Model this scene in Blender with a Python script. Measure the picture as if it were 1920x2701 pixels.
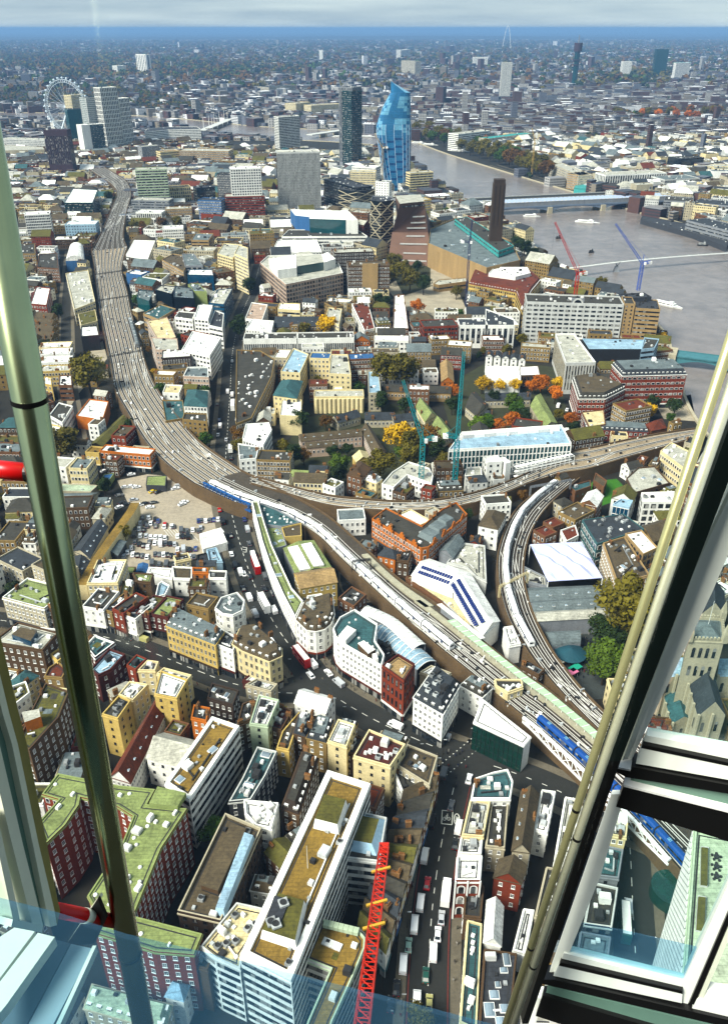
import bpy,bmesh,math,random
import numpy as np
from mathutils import Vector,Matrix
R=math.radians
rnd=random.Random(7)
scene=bpy.context.scene
for o in list(bpy.data.objects):bpy.data.objects.remove(o)
FPX,CX,CY,HC,PITCH=2187.0,960.0,1350.5,244.0,R(30.28)
cam_d=bpy.data.cameras.new('camera');cam=bpy.data.objects.new('camera',cam_d)
scene.collection.objects.link(cam);scene.camera=cam
cam.location=(0,0,HC);cam.rotation_euler=(R(90)-PITCH,0,0)
cam_d.sensor_fit='VERTICAL';cam_d.sensor_height=36;cam_d.lens=FPX/2701*36
cam_d.clip_start=0.05;cam_d.clip_end=400000
SUN_EL,SUN_AZ=R(47),R(235)
sd=bpy.data.lights.new('sun','SUN');sun=bpy.data.objects.new('sun',sd);scene.collection.objects.link(sun)
sd.energy=1.5;sd.angle=R(24);sd.color=(1,.97,.91)
sv=Vector((math.sin(SUN_AZ)*math.cos(SUN_EL),math.cos(SUN_AZ)*math.cos(SUN_EL),math.sin(SUN_EL)))
sun.rotation_euler=sv.to_track_quat('Z','Y').to_euler();sun.location=(0,0,500)
w=bpy.data.worlds.new('World');scene.world=w;w.use_nodes=True
nt=w.node_tree;nt.nodes.clear()
wo=nt.nodes.new('ShaderNodeOutputWorld');bg=nt.nodes.new('ShaderNodeBackground')
sky=nt.nodes.new('ShaderNodeTexSky');sky.sky_type='NISHITA';sky.sun_disc=False
sky.sun_elevation=SUN_EL;sky.sun_rotation=SUN_AZ;sky.air_density=1.0;sky.dust_density=1.0
tc=nt.nodes.new('ShaderNodeTexCoord');mp=nt.nodes.new('ShaderNodeMapping');mp.inputs['Scale'].default_value=(1.6,1.6,22)
nz=nt.nodes.new('ShaderNodeTexNoise');nz.inputs['Scale'].default_value=2.2;nz.inputs['Detail'].default_value=7;nz.inputs['Roughness'].default_value=.55
cr=nt.nodes.new('ShaderNodeValToRGB');cr.color_ramp.elements[0].position=.30;cr.color_ramp.elements[1].position=.72
cr.color_ramp.elements[0].color=(.85,1.3,1.85,1);cr.color_ramp.elements[1].color=(2.3,2.7,2.9,1)
mx=nt.nodes.new('ShaderNodeMixRGB');mx.inputs[0].default_value=.92
nt.links.new(tc.outputs['Generated'],mp.inputs[0]);nt.links.new(mp.outputs[0],nz.inputs[0]);nt.links.new(nz.outputs[0],cr.inputs[0])
nt.links.new(sky.outputs[0],mx.inputs[1]);nt.links.new(cr.outputs[0],mx.inputs[2]);nt.links.new(mx.outputs[0],bg.inputs[0])
bg.inputs[1].default_value=0.05
nt.links.new(bg.outputs[0],wo.inputs[0])
scene.view_settings.view_transform='Standard';scene.view_settings.look='None'
scene.view_settings.exposure=2.7;scene.view_settings.gamma=1;scene.view_settings.use_curve_mapping=False
scene.render.engine='CYCLES'
scene.cycles.max_bounces=5;scene.cycles.diffuse_bounces=2;scene.cycles.glossy_bounces=2
scene.cycles.transparent_max_bounces=16;scene.cycles.volume_bounces=0;scene.cycles.transmission_bounces=2
CP,SP=math.cos(PITCH),math.sin(PITCH)
REG={'D':(0,0,1920/1624.0),'S':(0,0,1.0)}
for r_ in range(6):
 for c_ in range(3):REG['%d%d'%(r_,c_)]=(640*c_,450*r_,1/2.5375)
def px(T,p):
 ox,oy,s=REG[T];return(ox+p[0]*s,oy+p[1]*s)
def ray(q):
 u,v=(q[0]-CX)/FPX,(q[1]-CY)/FPX
 return Vector((u,CP-v*SP,-SP-v*CP))
def P(T,p,z=0.0):
 d=ray(px(T,p));t=(z-HC)/d.z
 return Vector((d.x*t,d.y*t,z))
def P2(T,p,z=0.0):
 a=P(T,p,z);return Vector((a.x,a.y))
def height_of(T,top,base):
 g=P(T,base);d=ray(px(T,top));t=g.y/d.y
 return HC+d.z*t
def slant(x,y,z=0):return math.sqrt(x*x+y*y+(HC-z)**2)
def lin(c):
 if isinstance(c,str):
  c=[int(c[i:i+2],16)/255 for i in(0,2,4)]
  c=[(v/12.92 if v<=.04045 else((v+.055)/1.055)**2.4)for v in c]
 return tuple(c[:3])
MATS={}
def deepen(c):
 L=.3*c[0]+.6*c[1]+.1*c[2];k=min(1.0,(L/.60)**.42);return tuple(max(.003,(L+(v-L)*1.38)*k)for v in c)
def mat(name,col,rough=.85,var=.25,scale=.25,fine=1.6,metal=0,spec=.35,streak=False,orand=0.0):
 if name in MATS:return MATS[name]
 m=bpy.data.materials.new(name);m.use_nodes=True;n=m.node_tree;L=n.links
 b=n.nodes['Principled BSDF'];col=deepen(lin(col))
 b.inputs['Roughness'].default_value=rough;b.inputs['Metallic'].default_value=metal
 b.inputs['Specular IOR Level'].default_value=spec
 if var<=0:b.inputs['Base Color'].default_value=(*col,1)
 else:
  t=n.nodes.new('ShaderNodeTexCoord');mpn=n.nodes.new('ShaderNodeMapping')
  if streak:mpn.inputs['Scale'].default_value=(1,1,.12)
  a=n.nodes.new('ShaderNodeTexNoise');a.inputs['Scale'].default_value=scale;a.inputs['Detail'].default_value=4
  f=n.nodes.new('ShaderNodeTexNoise');f.inputs['Scale'].default_value=fine;f.inputs['Detail'].default_value=3
  L.new(t.outputs['Object'],mpn.inputs[0]);L.new(mpn.outputs[0],a.inputs[0]);L.new(t.outputs['Object'],f.inputs[0])
  add=n.nodes.new('ShaderNodeMath');add.operation='MULTIPLY_ADD';add.inputs[1].default_value=.5
  L.new(f.outputs[0],add.inputs[0]);
  h=n.nodes.new('ShaderNodeMath');h.operation='MULTIPLY';h.inputs[1].default_value=.5
  L.new(a.outputs[0],h.inputs[0]);L.new(h.outputs[0],add.inputs[2])
  r=n.nodes.new('ShaderNodeMapRange');r.inputs[1].default_value=.3;r.inputs[2].default_value=.7
  r.inputs[3].default_value=1-var;r.inputs[4].default_value=1+var*.55
  L.new(add.outputs[0],r.inputs[0])
  src=r.outputs[0]
  if orand:
   oi=n.nodes.new('ShaderNodeObjectInfo');r2=n.nodes.new('ShaderNodeMapRange')
   r2.inputs[3].default_value=1-orand;r2.inputs[4].default_value=1+orand*.6
   L.new(oi.outputs['Random'],r2.inputs[0]);mm=n.nodes.new('ShaderNodeMath');mm.operation='MULTIPLY'
   L.new(src,mm.inputs[0]);L.new(r2.outputs[0],mm.inputs[1]);src=mm.outputs[0]
  v=n.nodes.new('ShaderNodeVectorMath');v.operation='SCALE';v.inputs[0].default_value=col
  L.new(src,v.inputs['Scale']);L.new(v.outputs[0],b.inputs['Base Color'])
 MATS[name]=m;return m
def glass_mat(name,col,rough=.12,orand=True):
 if name in MATS:return MATS[name]
 m=mat(name,col,rough,.35,.12,.5,spec=.6,orand=.5 if orand else 0);return m
COL=dict(white=(.72,.71,.66),cream=(.60,.52,.34),yellow=(.50,.38,.18),stone=(.42,.38,.29),pale=(.50,.50,.47),grey=(.25,.26,.27),dgrey=(.07,.075,.085),black=(.025,.026,.03),brick=(.20,.105,.06),brown=(.13,.08,.045),dbrown=(.07,.045,.03),redb=(.25,.06,.03),dred=(.13,.03,.02),orange=(.46,.17,.05),pink=(.46,.36,.29),stock=(.28,.20,.10),tan=(.36,.26,.15),purple=(.08,.045,.06),green=(.27,.31,.15),moss=(.15,.14,.05),teal=(.07,.15,.155),bteal=(.11,.34,.32),blue=(.07,.16,.33),slate=(.065,.075,.085),lead=(.19,.22,.22),felt=(.085,.08,.065),gold=(.28,.19,.075),wroof=(.78,.77,.72),proof=(.45,.44,.38),broof=(.14,.11,.07),rtile=(.20,.055,.03),glassb=(.03,.10,.18),glasst=(.015,.10,.11),glassd=(.018,.026,.035),pgreen=(.42,.48,.36),lblue=(.34,.45,.52),deck=(.22,.17,.11),grass=(.07,.20,.025))
ROUGH=dict(glassb=.1,glasst=.1,glassd=.08)
def wallm(c):
 if c.startswith('glass'):return glass_mat('glass '+c,COL[c],.1)
 return mat('wall '+c,COL[c],.9,.30,.22,1.1,streak=True)
def roofm(c):
 if c.startswith('glass'):return glass_mat('glass '+c,COL[c],.1)
 if 'roof '+c in MATS:return MATS['roof '+c]
 m=mat('roof '+c,COL[c],.9,.6,.16,1.0);n=m.node_tree;b=n.nodes['Principled BSDF'];s=b.inputs['Base Color'].links[0].from_socket;t=n.nodes.new('ShaderNodeTexCoord');k=n.nodes.new('ShaderNodeTexBrick');k.inputs['Scale'].default_value=1;k.inputs['Brick Width'].default_value=7;k.inputs['Row Height'].default_value=1.3;k.inputs['Mortar Size'].default_value=.07;k.inputs['Color1'].default_value=(1,1,1,1);k.inputs['Color2'].default_value=(.8,.8,.8,1);k.inputs['Mortar'].default_value=(.5,.5,.5,1);x=n.nodes.new('ShaderNodeMixRGB');x.blend_type='MULTIPLY';x.inputs[0].default_value=.75
 n.links.new(t.outputs['Object'],k.inputs[0]);n.links.new(s,x.inputs[1]);n.links.new(k.outputs[0],x.inputs[2]);n.links.new(x.outputs[0],b.inputs['Base Color']);return m
WG=glass_mat('window glass',(.035,.045,.055),.12)
n_=WG.node_tree;b_=n_.nodes['Principled BSDF'];src_=b_.inputs['Base Color'].links[0].from_socket;gp=n_.nodes.new('ShaderNodeNewGeometry');sn=n_.nodes.new('ShaderNodeVectorMath');sn.operation='SNAP';sn.inputs[1].default_value=(1.9,1.9,3.1);wn_=n_.nodes.new('ShaderNodeTexWhiteNoise');rm=n_.nodes.new('ShaderNodeMapRange');rm.inputs[1].default_value=.62;rm.inputs[2].default_value=1;rm.inputs[4].default_value=.8;mr=n_.nodes.new('ShaderNodeMixRGB');mr.inputs[2].default_value=(.38,.37,.33,1)
n_.links.new(gp.outputs['Position'],sn.inputs[0]);n_.links.new(sn.outputs[0],wn_.inputs[0]);n_.links.new(wn_.outputs[0],rm.inputs[0]);n_.links.new(rm.outputs[0],mr.inputs[0]);n_.links.new(src_,mr.inputs[1]);n_.links.new(mr.outputs[0],b_.inputs['Base Color'])
WG2=glass_mat('office glass',(.03,.055,.07),.1)
FR=mat('painted white frame',(.72,.71,.67),.6,.12)
FRD=mat('dark frame',(.035,.035,.038),.5,.1)
UNIT=mat('plant metal',(.42,.43,.42),.6,.3,.8,orand=.55)
UNITW=mat('white plant housing',(.74,.73,.69),.6,.2,.8,orand=.35)
UNITD=mat('dark plant housing',(.05,.05,.05),.7,.3,.8)
CHB=mat('chimney brick',(.24,.14,.075),.9,.35,.8,orand=.4)
POT=mat('clay pot',(.36,.17,.08),.9,.2)
SKYL=glass_mat('skylight glass',(.30,.36,.40),.2)
ASPH=mat('asphalt',(.041,.042,.037),.9,.35,.05,.8)
ROOT=scene.collection
def link(o):ROOT.objects.link(o);return o
def tag(o,label,cat,group=None,kind=None):
 if label:o['label']=label
 if cat:o['category']=cat
 if group:o['group']=group
 if kind:o['kind']=kind
 return o
ORD=['first','second','third','fourth','fifth','sixth','seventh','eighth','ninth','tenth','eleventh','twelfth','thirteenth','fourteenth','fifteenth','sixteenth','seventeenth','eighteenth','nineteenth','twentieth']
USED={}
def nth(lab):
 k=USED.get(lab,0);USED[lab]=k+1;return('nearest ' if k==0 else(ORD[k]if k<20 else '%dth'%(k+1))+' nearest ')+lab
def nleft(lab):
 k=USED.get(lab,0);USED[lab]=k+1;return lab+', %s from the left'%(ORD[k]if k<20 else '%dth'%(k+1))
def empty(name,loc,label=None,cat=None,group=None,rz=0):
 o=bpy.data.objects.new(name,None);link(o);o.location=loc;o.rotation_euler=(0,0,rz);o.empty_display_size=.5
 return tag(o,label,cat,group)
class MB:
 def __init__(s):s.v=[];s.f=[];s.m=[]
 def face(s,pts,mi=0):
  k=len(s.v);s.v+=[tuple(p)for p in pts];s.f.append(tuple(range(k,k+len(pts))));s.m.append(mi)
 def prism(s,poly,z0,z1,mi=0,top=True,side=True,mt=None,bottom=False):
  n=len(poly);k=len(s.v)
  s.v+=[(p[0],p[1],z0)for p in poly]+[(p[0],p[1],z1)for p in poly]
  if side:
   for i in range(n):
    j=(i+1)%n;s.f.append((k+i,k+j,k+n+j,k+n+i));s.m.append(mi)
  if top:s.f.append(tuple(k+n+i for i in range(n)));s.m.append(mi if mt is None else mt)
  if bottom:s.f.append(tuple(k+i for i in reversed(range(n))));s.m.append(mi)
 def frustum(s,p0,z0,p1,z1,mi=0,top=True,mt=None):
  n=len(p0);k=len(s.v)
  s.v+=[(p[0],p[1],z0)for p in p0]+[(p[0],p[1],z1)for p in p1]
  for i in range(n):
   j=(i+1)%n;s.f.append((k+i,k+j,k+n+j,k+n+i));s.m.append(mi)
  if top:s.f.append(tuple(k+n+i for i in range(n)));s.m.append(mi if mt is None else mt)
 def box(s,c,size,rz=0,mi=0,bottom=True):
  a,b=size[0]/2,size[1]/2;ca,sa=math.cos(rz),math.sin(rz)
  poly=[(c[0]+x*ca-y*sa,c[1]+x*sa+y*ca)for x,y in((-a,-b),(a,-b),(a,b),(-a,b))]
  s.prism(poly,c[2],c[2]+size[2],mi,bottom=bottom)
 def bar(s,a,b,w,h=None,mi=0):
  a,b=Vector(a),Vector(b);d=(b-a)
  if d.length<1e-6:return
  d.normalize();up=Vector((0,0,1))if abs(d.z)<.95 else Vector((1,0,0))
  x=d.cross(up).normalized();y=x.cross(d).normalized();h=h or w
  k=len(s.v)
  for p in(a,b):
   for i,j in((-1,-1),(1,-1),(1,1),(-1,1)):s.v.append(tuple(p+x*(w/2*i)+y*(h/2*j)))
  for i in range(4):s.f.append((k+i,k+(i+1)%4,k+4+(i+1)%4,k+4+i));s.m.append(mi)
  s.f.append((k+3,k+2,k+1,k));s.f.append((k+4,k+5,k+6,k+7));s.m+=[mi,mi]
 def tube(s,a,b,r0,r1=None,n=10,mi=0,cap=True):
  a,b=Vector(a),Vector(b);d=(b-a).normalized();r1=r0 if r1 is None else r1
  up=Vector((0,0,1))if abs(d.z)<.95 else Vector((1,0,0));x=d.cross(up).normalized();y=x.cross(d).normalized();k=len(s.v)
  for p,r in((a,r0),(b,r1)):
   for i in range(n):t=2*math.pi*i/n;s.v.append(tuple(p+x*(r*math.cos(t))+y*(r*math.sin(t))))
  for i in range(n):j=(i+1)%n;s.f.append((k+i,k+j,k+n+j,k+n+i));s.m.append(mi)
  if cap:s.f.append(tuple(k+i for i in reversed(range(n))));s.f.append(tuple(k+n+i for i in range(n)));s.m+=[mi,mi]
 def lattice(s,a,b,w0,w1,n,t=.18,mi=0):
  a,b=Vector(a),Vector(b);d=(b-a).normalized()
  up=Vector((0,0,1))if abs(d.z)<.95 else Vector((0,1,0));x=d.cross(up).normalized();y=x.cross(d).normalized()
  def cor(i,k):
   q=i/n;w_=(w0+(w1-w0)*q)/2;sx,sy=((-1,-1),(1,-1),(1,1),(-1,1))[k]
   return a.lerp(b,q)+x*(w_*sx)+y*(w_*sy)
  for k in range(4):
   s.bar(cor(0,k),cor(n,k),t,mi=mi)
   for i in range(n):
    s.bar(cor(i,k),cor(i+1,(k+1)%4)if i%2==0 else cor(i+1,(k+1)%4),t*.6,mi=mi)
    s.bar(cor(i,k),cor(i,(k+1)%4),t*.5,mi=mi)
 def build(s,name,mats,parent=None,origin=None,smooth=False):
  me=s.mesh(name,mats,origin if origin is not None else((0,0,0)if parent is None else parent.location),smooth)
  o=bpy.data.objects.new(name,me);link(o)
  if parent is not None:o.parent=parent
  elif origin is not None:o.location=origin
  return o
 def mesh(s,name,mats,origin=(0,0,0),smooth=False):
  me=bpy.data.meshes.new(name);ox,oy,oz=origin
  me.from_pydata([(v[0]-ox,v[1]-oy,v[2]-oz)for v in s.v],[],s.f)
  for m in(mats if isinstance(mats,(list,tuple))else[mats]):me.materials.append(m)
  if len(me.materials)>1:me.polygons.foreach_set('material_index',s.m)
  if smooth:me.polygons.foreach_set('use_smooth',[True]*len(me.polygons))
  me.update();return me
def inst(name,me,parent,loc,rz=0,scale=(1,1,1),rx=0):
 o=bpy.data.objects.new(name,me);link(o);o.parent=parent;o.location=loc;o.rotation_euler=(rx,0,rz);o.scale=scale;return o
def copy_tree(o,parent=None):
 c=o.copy();link(c);c.parent=parent
 for ch in o.children:copy_tree(ch,c)
 return c
def ccw(p):
 a=sum(p[i][0]*p[(i+1)%len(p)][1]-p[(i+1)%len(p)][0]*p[i][1]for i in range(len(p)))
 return p if a>0 else list(reversed(p))
def rect3(a,b,c):
 e=(b-a);n=Vector((-e.y,e.x)).normalized();d=(c-b).dot(n);return ccw([a,b,b+n*d,a+n*d])
def shrink(poly,d):
 n=len(poly);out=[]
 for i in range(n):
  p,q,r_=Vector(poly[i-1]),Vector(poly[i]),Vector(poly[(i+1)%n])
  e1=(q-p).normalized();e2=(r_-q).normalized();n1=Vector((-e1.y,e1.x));n2=Vector((-e2.y,e2.x))
  k=n1+n2;l=k.length
  if l<1e-4:out.append(q+n1*d);continue
  k/=l;out.append(q+k*(d/max(.35,k.dot(n1))))
 return out
def window_mesh(w_,h_,frame,bars=(1,1),f=.12,deep=.1):
 m=MB();a,b=w_/2,h_/2;y0,y1=-deep,-.015
 O=[(-a,-b),(a,-b),(a,b),(-a,b)];I=[(-a+f,-b+f),(a-f,-b+f),(a-f,b-f),(-a+f,b-f)]
 for i in range(4):
  j=(i+1)%4
  m.face([(O[i][0],y0,O[i][1]),(O[j][0],y0,O[j][1]),(I[j][0],y0,I[j][1]),(I[i][0],y0,I[i][1])],0)
  m.face([(O[j][0],y0,O[j][1]),(O[i][0],y0,O[i][1]),(O[i][0],0,O[i][1]),(O[j][0],0,O[j][1])],0)
  m.face([(I[i][0],y0,I[i][1]),(I[j][0],y0,I[j][1]),(I[j][0],y1,I[j][1]),(I[i][0],y1,I[i][1])],0)
 m.face([(I[0][0],y1,I[0][1]),(I[1][0],y1,I[1][1]),(I[2][0],y1,I[2][1]),(I[3][0],y1,I[3][1])],1)
 for k in range(bars[0]):
  x=-a+w_*(k+1)/(bars[0]+1);m.face([(x-.035,y1-.04,-b+f),(x+.035,y1-.04,-b+f),(x+.035,y1-.04,b-f),(x-.035,y1-.04,b-f)],0)
 for k in range(bars[1]):
  z=-b+h_*(k+1)/(bars[1]+1);m.face([(-a+f,y1-.045,z-.035),(a-f,y1-.045,z-.035),(a-f,y1-.045,z+.035),(-a+f,y1-.045,z+.035)],0)
 m.box((0,-.09,-b-.1),(w_+.2,.22,.1),0,0)
 return m.mesh('window',[frame,WG])
WM={}
def get_window(w_,h_,fr):
 k=(round(w_,2),round(h_,2),fr)
 if k not in WM:WM[k]=window_mesh(w_,h_,{'w':FR,'d':FRD,'s':wallm('stone')}[fr],bars=(1 if w_<1.7 else 2,1))
 return WM[k]
def unit_box(name,m):
 b=MB();b.box((0,0,0),(1,1,.86));b.box((0,0,.86),(.86,.86,.14));return b.mesh(name,m)
U_MESH=[unit_box('roof_unit',m)for m in(UNIT,UNITW,UNITD)]
def fan_mesh():
 b=MB();b.box((0,0,0),(1,1,.7),mi=0);b.tube((0,0,.7),(0,0,.95),.4,.42,12,0,False);b.tube((0,0,.72),(0,0,.74),.38,.38,12,1);return b.mesh('fan_unit',[UNIT,UNITD])
FAN=fan_mesh()
def skylight_mesh():
 b=MB();b.box((0,0,0),(1,1,.5),mi=0);q=[(-.45,-.45),(.45,-.45),(.45,.45),(-.45,.45)]
 b.frustum(q,.5,[(x*.3,y*.9)for x,y in q],1,1);return b.mesh('skylight',[FR,SKYL])
SKM=skylight_mesh()
def chimney_mesh():
 b=MB();b.box((0,0,0),(1,1,.8),mi=0);b.box((0,0,.8),(1.12,1.12,.06),mi=0)
 for x in(-.33,0,.33):b.tube((x,0,.86),(x,0,1.1),.11,.09,7,1)
 return b.mesh('chimney',[CHB,POT])
CHM=chimney_mesh()
def dome_vent():
 b=MB();n=10
 for i in range(4):
  a0,a1=i*math.pi/8,(i+1)*math.pi/8
  for k in range(n):
   t0,t1=2*math.pi*k/n,2*math.pi*(k+1)/n
   b.face([(math.cos(a)*math.cos(t)*.5,math.cos(a)*math.sin(t)*.5,math.sin(a)*.35+.15)for a,t in((a0,t0),(a0,t1),(a1,t1),(a1,t0))])
 b.tube((0,0,0),(0,0,.15),.5,.5,n,0,False);return b.mesh('roof_dome',UNITW)
DOME=dome_vent()
def dormer_mesh():
 b=MB();b.box((0,.6,0),(1.3,1.6,1.5),mi=0);b.face([(-.5,-.22,.15),(.5,-.22,.15),(.5,-.22,1.3),(-.5,-.22,1.3)],1)
 b.face([(-.03,-.24,.15),(.03,-.24,.15),(.03,-.24,1.3),(-.03,-.24,1.3)],0);b.box((0,.55,1.5),(1.5,1.8,.12),mi=0)
 return b.mesh('dormer',[FR,WG])
DORM=dormer_mesh()
OX0,OY0,OW,OH,OC=-900.0,60.0,1000,1100,2.0
OCC=np.zeros((OH,OW),dtype=bool)
def raster(poly):
 xs=[p[0]for p in poly];ys=[p[1]for p in poly]
 i0=max(0,int((min(xs)-OX0)/OC));i1=min(OW-1,int((max(xs)-OX0)/OC)+1)
 j0=max(0,int((min(ys)-OY0)/OC));j1=min(OH-1,int((max(ys)-OY0)/OC)+1)
 if i1<=i0 or j1<=j0:return None
 X,Y=np.meshgrid(OX0+(np.arange(i0,i1)+.5)*OC,OY0+(np.arange(j0,j1)+.5)*OC)
 ins=np.zeros(X.shape,bool);n=len(poly)
 for a in range(n):
  x1,y1=poly[a][0],poly[a][1];x2,y2=poly[(a+1)%n][0],poly[(a+1)%n][1]
  if y1==y2:continue
  c=((Y<y1)!=(Y<y2))&(X<(x2-x1)*(Y-y1)/(y2-y1)+x1);ins^=c
 return(slice(j0,j1),slice(i0,i1)),ins
def occupy(poly):
 r_=raster(poly)
 if r_:OCC[r_[0]]|=r_[1]
def is_free(poly):
 r_=raster(poly)
 return r_ is not None and not(OCC[r_[0]]&r_[1]).any()
def band(pts,wd):
 out=[];
 for s_ in(1,-1):
  side=[]
  for i,p in enumerate(pts):
   a=Vector(pts[max(0,i-1)]);b=Vector(pts[min(len(pts)-1,i+1)]);e=(b-a).normalized();side.append(Vector(p)+Vector((-e.y,e.x))*(wd/2*s_))
  out+=side if s_==1 else side[::-1]
 return out
WIN={'sash':('p',3.3,2.6,1.15,1.75,'w'),'wide':('p',3.4,3.2,2.1,1.7,'w'),'dark':('p',3.4,2.6,1.3,1.7,'d'),'office':('p',3.6,3.0,1.9,2.1,'d'),'small':('p',3.2,3.4,1.0,1.2,'d'),'tall':('p',4.2,2.2,1.1,3.0,'d'),'stone':('p',3.6,2.8,1.3,2.0,'s'),'dense':('p',3.3,2.1,1.3,1.8,'w'),'band':('b',3.6,0,0,1.7,'d'),'bandw':('b',3.4,0,0,1.3,'d'),'curtain':('c',3.8,1.8,0,0,'w'),'curtaind':('c',3.8,3.0,0,0,'d'),'fin':('f',3.8,2.4,0,0,'w'),'none':None}
NEAR=440.0
def facade(root,m_far,a,b,z0,z1,style,individual,cnt,extra=None):
 """windows on the wall that runs a -> b (outside on its right)"""
 if not style:return
 kind,fh,bay,ww,wh,fr=style;e=Vector((b[0]-a[0],b[1]-a[1]));L=e.length
 if L<2.2:return
 e.normalize();nrm=Vector((e.y,-e.x));rz=math.atan2(e.y,e.x);nf=max(1,int((z1-z0-.4)/fh));fh=(z1-z0-.2)/nf
 if kind=='p':
  nb=max(1,int((L-.8)/bay));bw=(L-.6)/nb;ww_=min(ww,bw*.8)
  for j in range(nf):
   z=z0+fh*(j+.55)
   for i in range(nb):
    c=Vector(a)+e*(.3+bw*(i+.5))
    if individual and cnt[0]<290:
     cnt[0]+=1;q=c+nrm*.01
     inst('window',get_window(ww_,wh,fr),root,(q.x-root.location.x,q.y-root.location.y,z-root.location.z),rz)
    else:
     mf=0 if fr=='w' else(2 if fr=='s' else 3)
     q=c+nrm*.05;m_far.box((q.x,q.y,z-wh/2-.12),(ww_+.3,.14,wh+.24),rz,mf,False)
     q=c+nrm*.14;
     p0=q-e*ww_/2;p1=q+e*ww_/2
     m_far.face([(p0.x,p0.y,z-wh/2),(p1.x,p1.y,z-wh/2),(p1.x,p1.y,z+wh/2),(p0.x,p0.y,z+wh/2)],1)
 elif kind=='b':
  for j in range(nf):
   z=z0+fh*(j+.5);mid=(Vector(a)+Vector(b))/2+nrm*.03
   bm=MB();bm.box((mid.x,mid.y,z-wh/2),(L-.7,.1,wh),rz,0,True)
   for i in range(int(L/3.0)):
    c=Vector(a)+e*(1.5+3.0*i)+nrm*.1;bm.box((c.x,c.y,z-wh/2),(.14,.08,wh),rz,1)
   if individual:bm.build('window_band',[WG,FRD],root)
   else:k=len(m_far.v);m_far.v+=bm.v;m_far.f+=[tuple(i+k for i in f_)for f_ in bm.f];m_far.m+=[1 if q==0 else 3 for q in bm.m]
 else:
  mid=(Vector(a)+Vector(b))/2+nrm*.04
  m_far.box((mid.x,mid.y,z0+.3),(L-.5,.1,z1-z0-.8),rz,4)
  mf={'w':0,'d':3,'s':2}[fr];nb=max(1,int(L/bay))
  for i in range(nb+1):
   c=Vector(a)+e*(.25+(L-.5)*i/nb)+nrm*(.12 if kind=='c' else .3)
   m_far.box((c.x,c.y,z0+.2),(.14 if kind=='c' else .5,.12 if kind=='c' else .5,z1-z0-.5),rz,mf)
  for j in range(nf+1):
   c=mid+nrm*.08;m_far.box((c.x,c.y,z0+.2+(z1-z0-.9)*j/nf),(L-.5,.12,.32 if kind=='c' else .7),rz,mf)
FOOT=[]
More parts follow.
